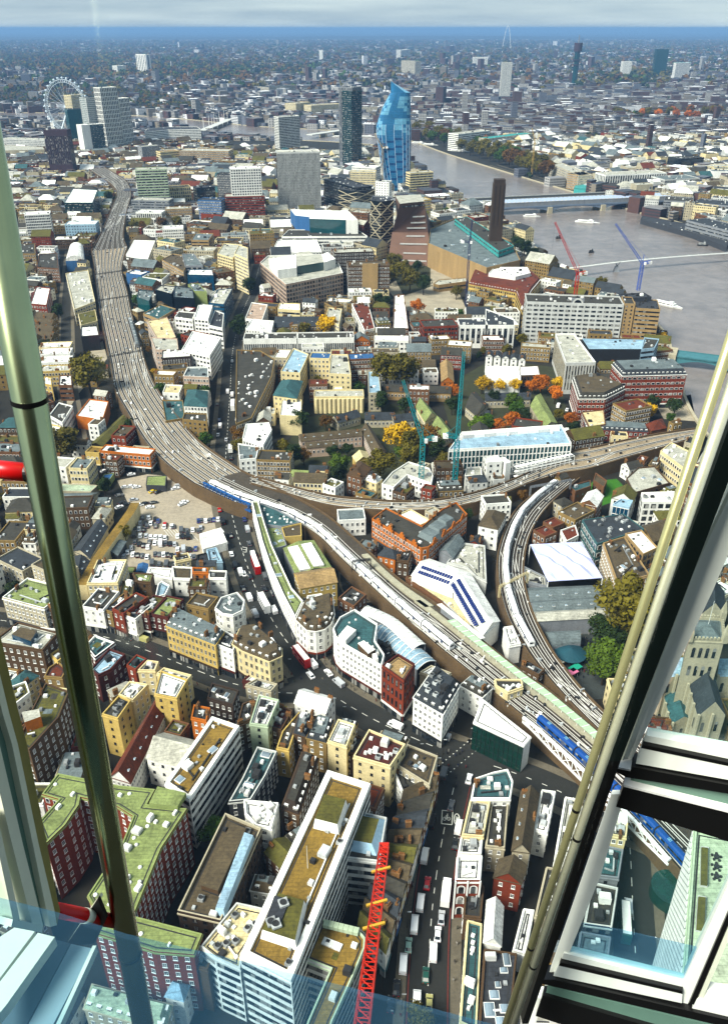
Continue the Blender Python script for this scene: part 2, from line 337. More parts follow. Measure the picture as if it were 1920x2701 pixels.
def building(poly,h,wall,roof,win,label,name='building',cat='building',group=None,rt='flat',par=.8,parc=None,clutter=3,shop=None,z0=0,chim=0,sky_=0,domes=0,fans=0,rh=None,individual=None,top=None,glass=None,dorm=False,mark=True,seed=None,units='mix',ridge=None,z1win=None,pw=.45):
 rr=random.Random(seed if seed is not None else int(abs(poly[0][0]*13+poly[0][1]*7))+3)
 poly=ccw([Vector((p[0],p[1]))for p in poly]);c=sum(poly,Vector((0,0)))/len(poly)
 root=empty(name,(c.x,c.y,z0),label,cat,group)
 if mark:occupy(shrink(poly,-.6));FOOT.append(poly)
 near=slant(c.x,c.y,h)<NEAR if individual is None else individual
 if clutter>0:clutter=int(clutter+min(12,abs(sum(poly[i].cross(poly[i-1])for i in range(len(poly))))/2/(70 if near else 200)))
 wm=wallm(wall);n=len(poly);cnt=[0];sty=WIN[win]if isinstance(win,str)else win
 wmesh=MB();ht=h+(par if rt in('flat','terrace')else 0)
 wmesh.prism(poly,z0,ht,0,top=False)
 far=MB();ws=z0+(4.2 if shop else .6)
 for i in range(n):
  a,b=poly[i],poly[(i+1)%n];e=b-a;nr=Vector((e.y,-e.x));mid=(a+b)/2
  if nr.dot(-mid)<=0:continue
  facade(root,far,a,b,ws,(z1win or h)-.1,sty,near,cnt)
  if shop:
   L=e.length;ez=math.atan2(e.y,e.x);q=mid+nr.normalized()*.12
   s=MB();s.box((q.x,q.y,z0+.1),(L-.5,.2,2.9),ez,0);q=mid+nr.normalized()*.2;s.box((q.x,q.y,z0+3.05),(L-.3,.36,.8),ez,1)
   for k in range(max(1,int(L/3.5))):
    w_=a+e.normalized()*(.4+k*3.5)+nr.normalized()*.22;s.box((w_.x,w_.y,z0),(.3,.25,3.05),ez,2)
   s.build('shopfront',[WG,mat('fascia '+shop,COL[shop],.6,.15),FRD],root)
 wmesh.build('wall',wm,root)
 pm=wallm(parc or wall)
 if rt=='flat':
  inn=shrink(poly,pw)
  if par>0:
   p=MB()
   for i in range(n):
    j=(i+1)%n;a,b,ia,ib=poly[i],poly[j],inn[i],inn[j]
    p.face([(a.x,a.y,ht),(b.x,b.y,ht),(ib.x,ib.y,ht),(ia.x,ia.y,ht)]);p.face([(ib.x,ib.y,h-.05),(ia.x,ia.y,h-.05),(ia.x,ia.y,ht),(ib.x,ib.y,ht)])
   p.build('parapet',pm,root)
  r=MB();r.prism(inn if par>0 else poly,h-.02,h,0,side=False);r.build('roof',roofm(roof),root)
  if near and par>0:
   g0,g1=shrink(poly,pw+.65),shrink(poly,pw+1.05);p=MB();o1=shrink(poly,-.22);cz=h-.35
   for i in range(n):
    j=(i+1)%n;p.face([(*g0[i],h+.03),(*g0[j],h+.03),(*g1[j],h+.03),(*g1[i],h+.03)])
   p.build('gutter',UNITD,root);p=MB()
   for i in range(n):
    j=(i+1)%n;p.face([(*o1[i],cz-.3),(*o1[j],cz-.3),(*o1[j],cz+.25),(*o1[i],cz+.25)]);p.face([(*o1[i],cz+.25),(*o1[j],cz+.25),(*poly[j],cz+.3),(*poly[i],cz+.3)]);p.face([(*poly[i],cz-.45),(*poly[j],cz-.45),(*o1[j],cz-.3),(*o1[i],cz-.3)])
   p.build('cornice',pm,root)
   if n<8 and clutter>1:
    for k in range(rr.randrange(1,4)):
     a_,b_=g1[k%n].lerp(c,rr.uniform(.2,.6)),g1[(k+1)%n].lerp(c,rr.uniform(.2,.6));p=MB();p.bar((*a_,h+.45),(*b_,h+.45),.45,.4);q_=a_.lerp(b_,.5);p.box((q_.x,q_.y,h),(.25,.25,.4));p.build('duct',rr.choice((UNIT,UNITW,UNITD)),root)
 elif rt in('gable','hip'):
  q=poly if n==4 else None
  if q is None:rt='flat';r=MB();r.prism(poly,h,h+.3);r.build('roof',roofm(roof),root)
  else:
   e0=(q[1]-q[0]).length;e1=(q[2]-q[1]).length
   along0=e0>=e1
   if ridge is not None:along0=ridge
   if not along0:q=q[1:]+q[:1];e0,e1=e1,e0
   rh_=rh or min(e1*.38,5.0);ov=.35;q2=shrink(q,-ov)
   ins=0 if rt=='gable' else min(e1*.5,e0*.45)
   ax=(q2[1]-q2[0]).normalized();m0=(q2[0]+q2[3])/2+ax*ins;m1=(q2[1]+q2[2])/2-ax*ins
   r=MB();A=[(v.x,v.y,h)for v in q2];B0=(m0.x,m0.y,h+rh_);B1=(m1.x,m1.y,h+rh_)
   r.face([A[0],A[1],B1,B0]);r.face([A[2],A[3],B0,B1])
   if ins:r.face([A[1],A[2],B1]);r.face([A[3],A[0],B0])
   r.face([A[3],A[2],A[1],A[0]])
   r.build('roof',roofm(roof),root)
   if not ins:
    g=MB();qq=[(v.x,v.y,h)for v in q];g.face([qq[1],qq[2],(m1.x-ax.x*ov,m1.y-ax.y*ov,h+rh_-.1)]);g.face([qq[3],qq[0],(m0.x+ax.x*ov,m0.y+ax.y*ov,h+rh_-.1)]);g.build('gable',wm,root)
   for k in range(sky_):
    f=(k+.6)/(sky_+.2);s_=rr.choice((0,1));
    for s_ in(0,1):
     ea,eb=(q[0],q[1])if s_==0 else(q[3],q[2]);pnt=ea.lerp(eb,f).lerp(m0.lerp(m1,f),.5)
     if(ea.lerp(eb,.5)-c).dot(-c)>0:
      inst('skylight',SKM,root,(pnt.x-c.x,pnt.y-c.y,h+rh_*.5-z0),math.atan2(ax.y,ax.x),(1.2,1.2,.35))
 elif rt=='mansard':
  rh_=rh or 3.0;inn=shrink(poly,rh_*.55);r=MB();r.frustum(poly,h,inn,h+rh_,0,mt=1);r.build('roof',[roofm(roof),roofm(top or 'lead')],root)
  cp=MB();o_=shrink(poly,-.3)
  for i in range(n):
   j=(i+1)%n;cp.face([(o_[i].x,o_[i].y,h),(o_[j].x,o_[j].y,h),(inn[j].x,inn[j].y,h+.02),(inn[i].x,inn[i].y,h+.02)]);cp.face([(o_[i].x,o_[i].y,h-.5),(o_[j].x,o_[j].y,h-.5),(o_[j].x,o_[j].y,h),(o_[i].x,o_[i].y,h)])
  cp.build('cornice',wallm(parc or wall),root)
  for i in range(n):
   a,b=poly[i],poly[(i+1)%n];e=b-a;nr=Vector((e.y,-e.x)).normalized()
   if nr.dot(-(a+b)/2)<=0 or e.length<4:continue
   nb=max(1,int(e.length/3.0))
   for k in range(nb):
    q=a.lerp(b,(k+.5)/nb)-nr*.75;inst('dormer',DORM,root,(q.x-c.x,q.y-c.y,h+.35-z0),math.atan2(e.y,e.x),(.95,1,min(1.05,rh_/2.6)))
  h=h+rh_
 elif rt=='barrel':
  q=poly;e0=(q[1]-q[0]).length;e1=(q[2]-q[1]).length
  if e0<e1:q=q[1:]+q[:1];e1=e0
  r=MB();ns=8;rh_=rh or e1*.25
  for k in range(ns):
   t0,t1=math.pi*k/ns,math.pi*(k+1)/ns;f0,f1=(1-math.cos(t0))/2,(1-math.cos(t1))/2
   a0=q[0].lerp(q[3],f0);a1=q[1].lerp(q[2],f0);b0=q[0].lerp(q[3],f1);b1=q[1].lerp(q[2],f1);z0_,z1_=h+rh_*math.sin(t0),h+rh_*math.sin(t1)
   r.face([(a0.x,a0.y,z0_),(a1.x,a1.y,z0_),(b1.x,b1.y,z1_),(b0.x,b0.y,z1_)])
   if k:r.face([(q[0].x,q[0].y,h),(a0.x,a0.y,z0_),(b0.x,b0.y,z1_)]);r.face([(q[1].x,q[1].y,h),(b1.x,b1.y,z1_),(a1.x,a1.y,z0_)])
  r.build('roof',roofm(roof),root);clutter=0
 if far.f:
  wo_=far.build('windows',[FR,WG,wallm('stone'),FRD,wallm(glass or 'glassb')],root);wo_['kind']='stuff'
 if rt in('flat','mansard'):
  inn=shrink(poly,1.6 if rt=='flat' else(rh or 3)*.55+.6);xs=[p.x for p in inn];ys=[p.y for p in inn];e=poly[1]-poly[0];rz=math.atan2(e.y,e.x)
  def inside(x,y):
   s=False
   for i in range(n):
    x1,y1=inn[i];x2,y2=inn[(i+1)%n]
    if(y<y1)!=(y<y2)and x<(x2-x1)*(y-y1)/(y2-y1)+x1:s=not s
   return s
  used=[]
  def put(nm,me,sx,sy,sz):
   for _ in range(14):
    x,y=rr.uniform(min(xs),max(xs)),rr.uniform(min(ys),max(ys));rad=max(sx,sy)*.55
    if inside(x,y)and all((x-u[0])**2+(y-u[1])**2>(rad+u[2])**2 for u in used):
     used.append((x,y,rad));inst(nm,me,root,(x-c.x,y-c.y,h-z0),rz,(sx,sy,sz));return
  for k in range(clutter):
   s=rr.uniform(.7,1.4+2.2*rr.random()**2);put('roof_unit',rr.choice(U_MESH)if units=='mix' else U_MESH[units],s,s*rr.uniform(.5,1.3),s*rr.uniform(.5,.95))
  if near and clutter>1:
   for k in range(rr.randrange(2,6)):
    sx,sy=rr.uniform(1.5,5),rr.uniform(1.2,3.5);x,y=rr.uniform(min(xs),max(xs)),rr.uniform(min(ys),max(ys));dd_=max(sx,sy)/2
    if all(inside(x+u,y+v)for u in(-dd_,dd_)for v in(-dd_,dd_)):p=MB();p.box((0,0,0),(sx,sy,.02+.012*k));inst('felt_patch',p.mesh('felt_patch',roofm(rr.choice(['felt','proof','broof','moss','lead']))),root,(x-c.x,y-c.y,h-z0),rz)
  for k in range(fans):put('fan_unit',FAN,1.8,1.8,1.6)
  for k in range(domes):put('roof_dome',DOME,1.3,1.3,1.3)
  for k in range(sky_):put('skylight',SKM,rr.uniform(1.5,3),rr.uniform(1.2,4),.9)
 for k in range(chim):
  i=rr.randrange(n);a,b=poly[i],poly[(i+1)%n];q=a.lerp(b,(k+.5)/chim if n==4 and k%2 else rr.uniform(.15,.85));q=q.lerp(c,.12);e=b-a
  inst('chimney',CHM,root,(q.x-c.x,q.y-c.y,h-z0-.3),math.atan2(e.y,e.x)+(math.pi/2 if k%2 else 0),(2.0,.9,2.8 if rt!='gable' else 3.6))
 return root
def B(T,pts,h,wall,roof,win,label,dep=None,sq=True,**k):
 """building from the corners of its roof as they stand in the picture; h a height in metres or the picture point of the base below pts[0]"""
 if isinstance(h,tuple):h=height_of(T,pts[0],h)
 q=[P2(T,p,h)for p in pts]
 if len(q)==2:
  e=q[1]-q[0];nn=Vector((-e.y,e.x)).normalized()
  if nn.dot(q[0])<0:nn=-nn
  poly=[q[0],q[1],q[1]+nn*dep,q[0]+nn*dep]
 elif len(q)==3:poly=rect3(*q)if sq else[q[0],q[1],q[2],q[0]+q[2]-q[1]]
 else:poly=q
 return building(poly,h,wall,roof,win,label,**k)
def struct(o):o['kind']='structure';return o
def spline(pts,n=8):
 pts=[Vector(p)for p in pts];out=[]
 for i in range(len(pts)-1):
  p0,p1,p2,p3=pts[max(0,i-1)],pts[i],pts[i+1],pts[min(len(pts)-1,i+2)]
  for k in range(n):
   t=k/n;out.append(.5*((2*p1)+(p2-p0)*t+(2*p0-5*p1+4*p2-p3)*t*t+(3*p1-p0-3*p2+p3)*t**3))
 out.append(pts[-1]);return out
# THE SETTING
def D(x,y,z=0):return P2('D',(x,y),z)
gm=mat('ground',(.036,.034,.025),.95,.5,.012,.12)
g=MB();S_=150000;g.face([(-S_,-3000,0),(S_,-3000,0),(S_,S_,0),(-S_,S_,0)]);struct(g.build('ground',gm))
wm_=mat('river water',(.25,.222,.205),.2,.4,.008,.06,spec=.5)
n_=wm_.node_tree;bb=n_.nodes['Principled BSDF'];bt=n_.nodes.new('ShaderNodeTexNoise');bt.inputs['Scale'].default_value=.22;bt.inputs['Detail'].default_value=6;bt.inputs['Roughness'].default_value=.65
tcn=n_.nodes.new('ShaderNodeTexCoord');bu=n_.nodes.new('ShaderNodeBump');bu.inputs['Strength'].default_value=.55;bu.inputs['Distance'].default_value=.8
n_.links.new(tcn.outputs['Object'],bt.inputs[0]);n_.links.new(bt.outputs[0],bu.inputs['Height']);n_.links.new(bu.outputs[0],bb.inputs['Normal'])
SB=[(1750,1180),(1600,1000),(1556,945),(1526,888),(1500,800),(1478,740),(1400,672),(1300,632),(1240,603),(1190,550),(1130,508),(1060,476),(1000,446),(950,412),(915,380),(880,345),(850,327),(800,321),(740,317),(660,313),(560,306),(480,298),(400,288),(300,281),(200,277),(100,275),(-60,276)]
NB=[(-60,250),(100,252),(200,254),(300,258),(400,265),(500,275),(560,281),(620,285),(700,289),(800,296),(860,302),(920,316),(1000,345),(1100,376),(1185,402),(1300,436),(1420,474),(1500,494),(1560,512),(1624,545),(1800,620)]
def ring(D_,n=4):return spline([D(*p)for p in D_],n)
sb_,nb_=ring(SB),ring(NB)
riv=MB();k_=min(len(sb_),len(nb_));poly_r=sb_+nb_
bm=bmesh.new();vs=[bm.verts.new((p.x,p.y,.06))for p in poly_r];bm.faces.new(vs);bmesh.ops.triangulate(bm,faces=bm.faces[:]);bmesh.ops.recalc_face_normals(bm,faces=bm.faces[:])
me=bpy.data.meshes.new('river');bm.to_mesh(me);bm.free();me.materials.append(wm_);ro=struct(link(bpy.data.objects.new('river',me)))
if me.polygons[0].normal.z<0:me.flip_normals()
occupy(poly_r)
for nm,ln,lab in(('river_wall',sb_,'low stone embankment wall along the near south bank of the river'),('river_wall',nb_,'low stone embankment wall along the far north bank of the river')):
 m=MB();poly_b=band(ln,2.2);h_=len(poly_b)//2
 for i in range(h_-1):
  q=[poly_b[i],poly_b[i+1],poly_b[-2-i],poly_b[-1-i]];m.prism(ccw(q),0,1.6)
 tag(m.build(nm,wallm('stone')),lab,'embankment')
PAV=mat('pavement stone',(.17,.15,.115),.9,.35,.2,1.2);PAINT=mat('road paint',(.62,.61,.56),.7,.25,.8);YPAINT=mat('yellow road paint',(.55,.40,.06),.7,.25);RPAINT=mat('red route line',(.22,.05,.04),.8,.2)
def road(pts,wd,z=.05,pave=3.2,dash=True,name='road'):
 c=spline([D(*p)for p in pts],8);m=MB();b_=band(c,wd);n=len(c)
 for i in range(n-1):m.face([(*b_[i],z),(*b_[2*n-1-i],z),(*b_[2*n-2-i],z),(*b_[i+1],z)])
 o=struct(m.build(name,ASPH));occupy(band(c,wd+2*pave+.5))
 if pave:
  for s_ in(0,1):
   m=MB();outer=band(c,wd+2*pave)
   for i in range(n-1):
    if s_==0:q=[b_[i],b_[i+1],outer[i+1],outer[i]]
    else:q=[b_[2*n-1-i],b_[2*n-2-i],outer[2*n-2-i],outer[2*n-1-i]]
    m.prism(ccw(q),0,.16)
   struct(m.build('pavement',PAV))
 if dash:
  m=MB();L=0
  for i in range(n-1):
   a,b=c[i],c[i+1];e=(b-a);l=e.length;e=e/l;t=0
   while t<l:
    if int((L+t)/3)%2==0:q0=a+e*t;q1=a+e*min(l,t+1.5);nn=Vector((-e.y,e.x))*.13;m.face([(*(q0+nn),z+.02),(*(q0-nn),z+.02),(*(q1-nn),z+.02),(*(q1+nn),z+.02)])
    t+=1.5
   L+=l
  d=m.build('lane_marking',PAINT,o);d['kind']='stuff'
 return o,c
hs,hs_c=road([(950,2400),(952,2285),(962,2050),(985,1880),(1015,1745),(1030,1690)],13)
ss,ss_c=road([(1030,1690),(930,1650),(820,1598),(730,1540),(670,1470),(615,1395),(570,1310),(535,1210),(512,1120),(504,1040),(508,960),(514,870),(520,780),(540,700),(566,640),(580,590)],15)
bh,bh_c=road([(720,1545),(620,1545),(520,1525),(430,1492),(330,1452),(230,1420),(100,1398),(-40,1378)],12,z=.056)
lb,lb_c=road([(1030,1690),(1110,1712),(1200,1745),(1300,1790),(1500,1880)],14,z=.062)
rr_,rr_c=road([(1440,2420),(1425,2250),(1412,2050),(1405,1900),(1395,1830)],13,z=.068)
usr,usr_c=road([(175,1010),(162,930),(150,850),(148,747),(150,660),(160,560)],9,dash=False)
sq,sq_c=road([(1225,1420),(1290,1395),(1340,1370),(1360,1300)],8,dash=False,pave=2)
pk,pk_c=road([(880,1330),(760,1330),(750,1250),(800,1200)],5,dash=False,pave=1,z=.05)
emb,emb_c=road([(1100,368),(1200,398),(1330,436),(1480,470)],14,dash=False,pave=3)
CARP=[(262,1072),(330,1058),(420,1066),(492,1092),(500,1190),(470,1232),(400,1262),(300,1272),(215,1262),(238,1215),(290,1130)]
m=MB();q=ccw([D(*p)for p in CARP]);m.prism(q,0,.045,side=False);struct(m.build('car_park',mat('gravelled yard',(.36,.315,.25),.95,.35,.08,.5)));occupy(q)
m=MB()
for i in range(9):
 a=D(360+i*8,1175+i*1.2);b=D(378+i*8,1196+i*1.2);e=(b-a).normalized();nn=Vector((-e.y,e.x))*.12
 m.face([(*(a+nn),.06),(*(a-nn),.06),(*(b-nn),.06),(*(b+nn),.06)])
struct(m.build('bay_markings',PAINT))
PZ=[.02]
def patch(nm,pts,mt):
 PZ[0]+=.008;z=PZ[0];m=MB();q=ccw([D(*p)for p in pts]);m.prism(q,0,z,side=False);o=m.build(nm,mt);struct(o);occupy(q);return o
GR=mat('lawn',(.07,.19,.02),.95,.35,.3,2)
patch('lawn',[(1290,1130),(1320,1075),(1375,1068),(1400,1095),(1380,1115),(1310,1140)],GR)
patch('lawn',[(1010,960),(1080,905),(1150,930),(1120,960)],GR)
patch('court',[(860,640),(960,580),(1000,600),(1040,690),(990,720),(900,690)],mat('court paving',(.36,.32,.25),.9,.4,.1,.8))
patch('court',[(930,680),(1010,665),(1040,700),(1000,715),(935,715)],mat('court paving',(.36,.32,.25)))
patch('court',[(1460,900),(1540,880),(1552,940),(1480,935)],mat('court paving',(.36,.32,.25)))
patch('court',[(640,990),(690,930),(880,900),(1000,1000),(900,1060),(780,1085),(660,1060)],mat('garden ground',(.06,.065,.03),.95,.5,.15,1))
patch('court',[(980,870),(1100,800),(1240,820),(1270,940),(1150,960),(1010,975)],mat('garden ground',(.06,.065,.03)))
patch('court',[(1225,1400),(1330,1390),(1350,1560),(1310,1560),(1240,1460)],mat('market paving',(.07,.08,.075),.9,.4,.2,1))
patch('court',[(310,1700),(370,1640),(450,1630),(490,1560),(430,1600),(300,1740)],mat('dark yard',(.03,.035,.025),.95,.5,.3,2))
patch('court',[(860,580),(960,570),(960,640),(900,660)],mat('garden ground',(.06,.065,.03)))
patch('court',[(175,880),(240,800),(230,760),(150,830),(150,920)],mat('court paving',(.36,.32,.25)))
BAL=mat('ballast',(.36,.295,.215),.95,.6,.05,.9);BALD=mat('dark ballast',(.105,.088,.068),.95,.6,.06,.9);BAL2=mat('track bed',(.06,.045,.032),.95,.45,.1,1.3);RAIL=mat('rail steel',(.60,.58,.53),.5,.2,1,metal=.1);ARCH=mat('viaduct brick',(.16,.11,.065),.95,.4,.2,1.2);PLAT=mat('platform',(.38,.36,.28),.9,.3,.3,1.2)
ZV=8.0
class Via:pass
def viaduct(L,Rr,nt,label,z=ZV,name='viaduct',f0=0,f1=1,n=10,bal=None):
 a=spline([D(*p,z)for p in L],n);b=spline([D(*p,z)for p in Rr],n);N=len(a)
 mid=(a[N//2]+b[N//2])/2;root=empty(name,(mid.x,mid.y,0),label,'viaduct')
 m=MB()
 for i in range(N-1):
  m.face([(*a[i],z),(*a[i+1],z),(*b[i+1],z),(*b[i],z)]if(a[i+1]-a[i]).cross(b[i]-a[i])>0 else[(*b[i],z),(*b[i+1],z),(*a[i+1],z),(*a[i],z)])
 m.build('ballast_deck',bal or BALD,root)
 for ln in(a,b):
  m=MB();bd=band(ln,.7)
  for i in range(N-1):m.prism(ccw([bd[i],bd[i+1],bd[2*N-2-i],bd[2*N-1-i]]),0,z+1.1)
  m.build('side_wall',ARCH,root)
 bed,rail=MB(),MB()
 for t in range(nt):
  f=f0+(f1-f0)*(t+.5)/nt;c=[p.lerp(q,f)for p,q in zip(a,b)]
  for w_,zz,mb in((2.5,z+.03,bed),):
   bd=band(c,w_)
   for i in range(N-1):mb.face([(*bd[i],zz),(*bd[i+1],zz),(*bd[2*N-2-i],zz),(*bd[2*N-1-i],zz)])
  for s_ in(-.75,.75):
   l2=band(c,abs(s_)*2);l2=l2[:N]if s_>0 else l2[N:][::-1];bd=band(l2,.26)
   for i in range(N-1):rail.prism(ccw([bd[i],bd[i+1],bd[2*N-2-i],bd[2*N-1-i]]),z+.05,z+.2)
 rv=random.Random(nt*7+int(abs(mid.x)));box_=MB()
 for q_ in range(nt*2):
  t=rv.randrange(max(1,nt-1));i0=rv.randrange(2,max(3,N-14));ln_=rv.randrange(5,10);g0=f0+(f1-f0)*(t+.5)/nt;g1=f0+(f1-f0)*(min(nt-1,t+1)+.5)/nt;c=[a[i].lerp(b[i],g0+(g1-g0)*(i-i0)/ln_)for i in range(i0,min(N,i0+ln_+1))]
  if len(c)<3:continue
  for s_ in(0,1):
   l2=band(c,1.5);l2=l2[:len(c)]if s_ else l2[len(c):][::-1];bd=band(l2,.3);M2=len(c)
   for i in range(M2-1):rail.prism(ccw([bd[i],bd[i+1],bd[2*M2-2-i],bd[2*M2-1-i]]),z+.06,z+.21)
 for q_ in range(N):
  i=rv.randrange(N-1);f=f0+(f1-f0)*rv.choice([k/nt for k in range(nt+1)]);pq=a[i].lerp(b[i],min(.98,max(.02,f))).lerp(a[i+1].lerp(b[i+1],min(.98,max(.02,f))),rv.random());box_.box((pq.x,pq.y,z),(rv.uniform(.5,2.2),rv.uniform(.4,.9),rv.uniform(.4,1.5)),rv.uniform(0,3),rv.choice((0,1,2)))
 o=box_.build('trackside_boxes',[UNITW,UNITD,UNIT],root);o['kind']='stuff'
 o=bed.build('track_bed',BAL2,root);o['kind']='stuff';o=rail.build('rails',RAIL,root);o['kind']='stuff'
 occupy(a+b[::-1])
 v=Via();v.a,v.b,v.z,v.root=a,b,z,root;return v
V_west=viaduct([(430,1081),(372,1038),(325,988),(288,928),(258,872),(247,810),(236,760),(224,700),(217,650),(212,600),(205,560)],[(540,1052),(455,994),(412,950),(368,895),(340,848),(323,805),(312,760),(294,700),(284,650),(272,600),(284,552)],9,'wide brick railway viaduct curving away up the left side of the view',bal=BAL)
V_far=viaduct([(205,560),(222,530),(236,500),(252,460),(262,432),(250,412),(225,395),(200,378)],[(284,552),(276,530),(278,500),(285,465),(293,432),(283,405),(262,390),(232,372)],6,'far curve of the railway viaduct leading towards the big terminus')
V_main=viaduct([(430,1081),(520,1122),(620,1150),(700,1192),(762,1252),(870,1352),(965,1437),(1060,1514),(1150,1590),(1195,1625),(1300,1720),(1420,1840),(1560,2000)],[(540,1052),(600,1082),(690,1128),(740,1160),(800,1212),(885,1290),(975,1352),(1075,1432),(1175,1510),(1225,1545),(1340,1640),(1470,1760),(1624,1900)],5,'main brick railway viaduct running diagonally from the blue girder bridge down to the lower right',f1=.62)
V_north=viaduct([(560,1080),(640,1103),(720,1127),(800,1138),(900,1142),(1000,1136),(1100,1112),(1180,1080),(1250,1058),(1310,1048),(1400,1022),(1490,996),(1570,975)],[(560,1062),(640,1084),(730,1106),(800,1114),(900,1120),(1000,1113),(1100,1088),(1200,1046),(1270,1010),(1330,998),(1410,980),(1490,966),(1570,955)],3,'long railway viaduct sweeping across to the river on the right',z=ZV-.04,bal=BAL)
V_curve=viaduct([(1222,1082),(1150,1140),(1114,1220),(1110,1290),(1128,1370),(1165,1440),(1212,1505),(1275,1575),(1360,1660),(1450,1750)],[(1292,1068),(1222,1130),(1182,1192),(1167,1270),(1181,1350),(1220,1436),(1268,1505),(1320,1565),(1400,1640),(1500,1730)],4,'tightly curved railway viaduct beside the folded glass market roof',z=ZV-.08)
def along(v,f,s):
 c=[p.lerp(q,f)for p,q in zip(v.a,v.b)];L=[0]
 for i in range(len(c)-1):L.append(L[-1]+(c[i+1]-c[i]).length)
 s=max(0,min(L[-1]-.01,s));i=max(k for k in range(len(L))if L[k]<=s);i=min(i,len(c)-2)
 t=(s-L[i])/max(1e-6,L[i+1]-L[i]);p=c[i].lerp(c[i+1],t);e=c[i+1]-c[i];return p,math.atan2(e.y,e.x),L[-1]
def strip(v,f0,f1,s0,s1,z0,z1,name,mt,parent=None,step=6):
 m=MB();s=s0;prev=None
 while True:
  q=(along(v,f0,s)[0],along(v,f1,s)[0])
  if prev:m.prism(ccw([prev[0],prev[1],q[1],q[0]]),z0,z1)
  prev=q
  if s>=s1:break
  s=min(s1,s+step)
 return m.build(name,mt,parent)
Lm=along(V_main,.7,0)[2]
strip(V_main,.66,.80,Lm*.50,Lm*.86,ZV+.02,ZV+1.0,'platform',PLAT,V_main.root)
strip(V_main,.70,.90,Lm*.36,Lm*.52,ZV+.02,ZV+1.0,'platform',PLAT,V_main.root)
cn=empty('platform_canopy',(*along(V_main,.73,Lm*.7)[0],ZV),'long pale green canopy above the station platform beside the white train','canopy')
strip(V_main,.64,.82,Lm*.57,Lm*.86,ZV+4.0,ZV+4.2,'canopy_roof',mat('pale green canopy',(.40,.50,.36),.5,.3,.2),cn)
cm=MB()
for i in range(24):
 p,a_,_=along(V_main,.73,Lm*(.575+.28*i/23));cm.box((p.x,p.y,ZV+1.0),(.25,.25,3.0),a_)
 q0=along(V_main,.645,Lm*(.575+.28*i/23))[0];q1=along(V_main,.815,Lm*(.575+.28*i/23))[0];cm.bar((*q0,ZV+4.28),(*q1,ZV+4.28),.25,.15)
cm.build('posts',FR,cn)
c2=empty('platform_canopy',(*along(V_main,.95,Lm*.62)[0],ZV),'short white canopy with grey ends next to the platform by the white train','canopy')
strip(V_main,.86,.98,Lm*.53,Lm*.62,ZV+3.6,ZV+3.9,'canopy_roof',roofm('wroof'),c2);strip(V_main,.90,.95,Lm*.535,Lm*.615,ZV-.1,ZV+3.6,'wall',wallm('grey'),c2)
TW=mat('train white',(.80,.80,.78),.35,.06,.6);TB=mat('train blue',(.03,.10,.34),.35,.2,.6);TY=mat('train yellow end',(.7,.5,.05),.4,.05)
def carriage(L,top,body,nose=None):
 m=MB();w_=2.75;pr=[(-w_/2,0),(w_/2,0),(w_/2,2.5),(w_/2-.25,3.1),(w_/2-.8,3.45),(-w_/2+.8,3.45),(-w_/2+.25,3.1),(-w_/2,2.5)]
 for i in range(8):
  a,b=pr[i],pr[(i+1)%8];m.face([(-L/2,a[0],a[1]),(-L/2,b[0],b[1]),(L/2,b[0],b[1]),(L/2,a[0],a[1])][::-1],0 if 3<=i<=5 else 1)
 m.face([(-L/2,*p)for p in pr][::-1],1);m.face([(L/2,*p)for p in pr],1)
 return m.mesh('body',[top,body])
def train(v,f,s0,n,top,body,label,L=19.6,hvac=True,mark=None):
 p0,a0,_=along(v,f,s0);root=empty('train',(p0.x,p0.y,v.z+.2),label,'train')
 me=carriage(L,top,body);wn=MB()
 for s_ in(-1,1):wn.box((0,s_*1.38,1.5),(L-1.2,.06,.85))
 wn.box((L/2,0,1.4),(.06,2.1,.9));wn.box((-L/2,0,1.4),(.06,2.1,.9))
 wme=wn.mesh('window_strip',WG);hm=MB()
 for x in(-L*.3,L*.25):hm.box((x,0,3.46),(3.0,1.5,.22))
 hm.box((0,0,3.46),(1.2,.9,.15));hme=hm.mesh('roof_unit',TW if top is TW else UNIT)
 dm=MB()
 for s_ in(-1,1):
  for x in(-L*.22,L*.22):dm.box((x,s_*1.39,.35),(1.5,.06,2.2))
 dme=dm.mesh('doors',mat('train door',(.12,.14,.2),.4,.1))
 for i in range(n):
  p,a,_=along(v,f,s0+i*(L+.7)+L/2);
  q0=along(v,f,s0+i*(L+.7)+1)[0];q1=along(v,f,s0+i*(L+.7)+L-1)[0];d=q1-q0;a=math.atan2(d.y,d.x);p=(q0+q1)/2
  c=inst('carriage',me,root,(p.x-p0.x,p.y-p0.y,.5),a);inst('window_strip',wme,c,(0,0,0));inst('doors',dme,c,(0,0,0))
  if hvac:inst('roof_unit',hme,c,(0,0,0))
  if i<n-1:g_=MB();g_.box((0,0,.3),(.9,2.2,2.8));inst('gangway',g_.mesh('gangway',UNITD),c,(L/2+.35,0,0))
  bg_=MB();bg_.box((-L*.33,0,-.45),(2.6,2.0,.5));bg_.box((L*.33,0,-.45),(2.6,2.0,.5));inst('bogie',bg_.mesh('bogie',UNITD),c,(0,0,0))
  if mark:
   mm=MB()
   for x in(-4.6,4.6):mm.box((x,.45,3.47),(1.3,.10,.04));mm.box((x,-.45,3.47),(1.3,.10,.04));mm.box((x-.6,0,3.47),(.10,.9,.04));mm.box((x+.6,0,3.47),(.10,.9,.04));mm.box((x,0,3.47),(.5,.1,.04));mm.box((x,0,3.47),(.1,.5,.04))
   inst('roof_number_panel',mm.mesh('roof_number_panel',mark),c,(0,0,0))
 return root
train(V_main,.21,8,10,TW,TW,'long white train running down the diagonal viaduct')
Lc=along(V_curve,.35,0)[2]
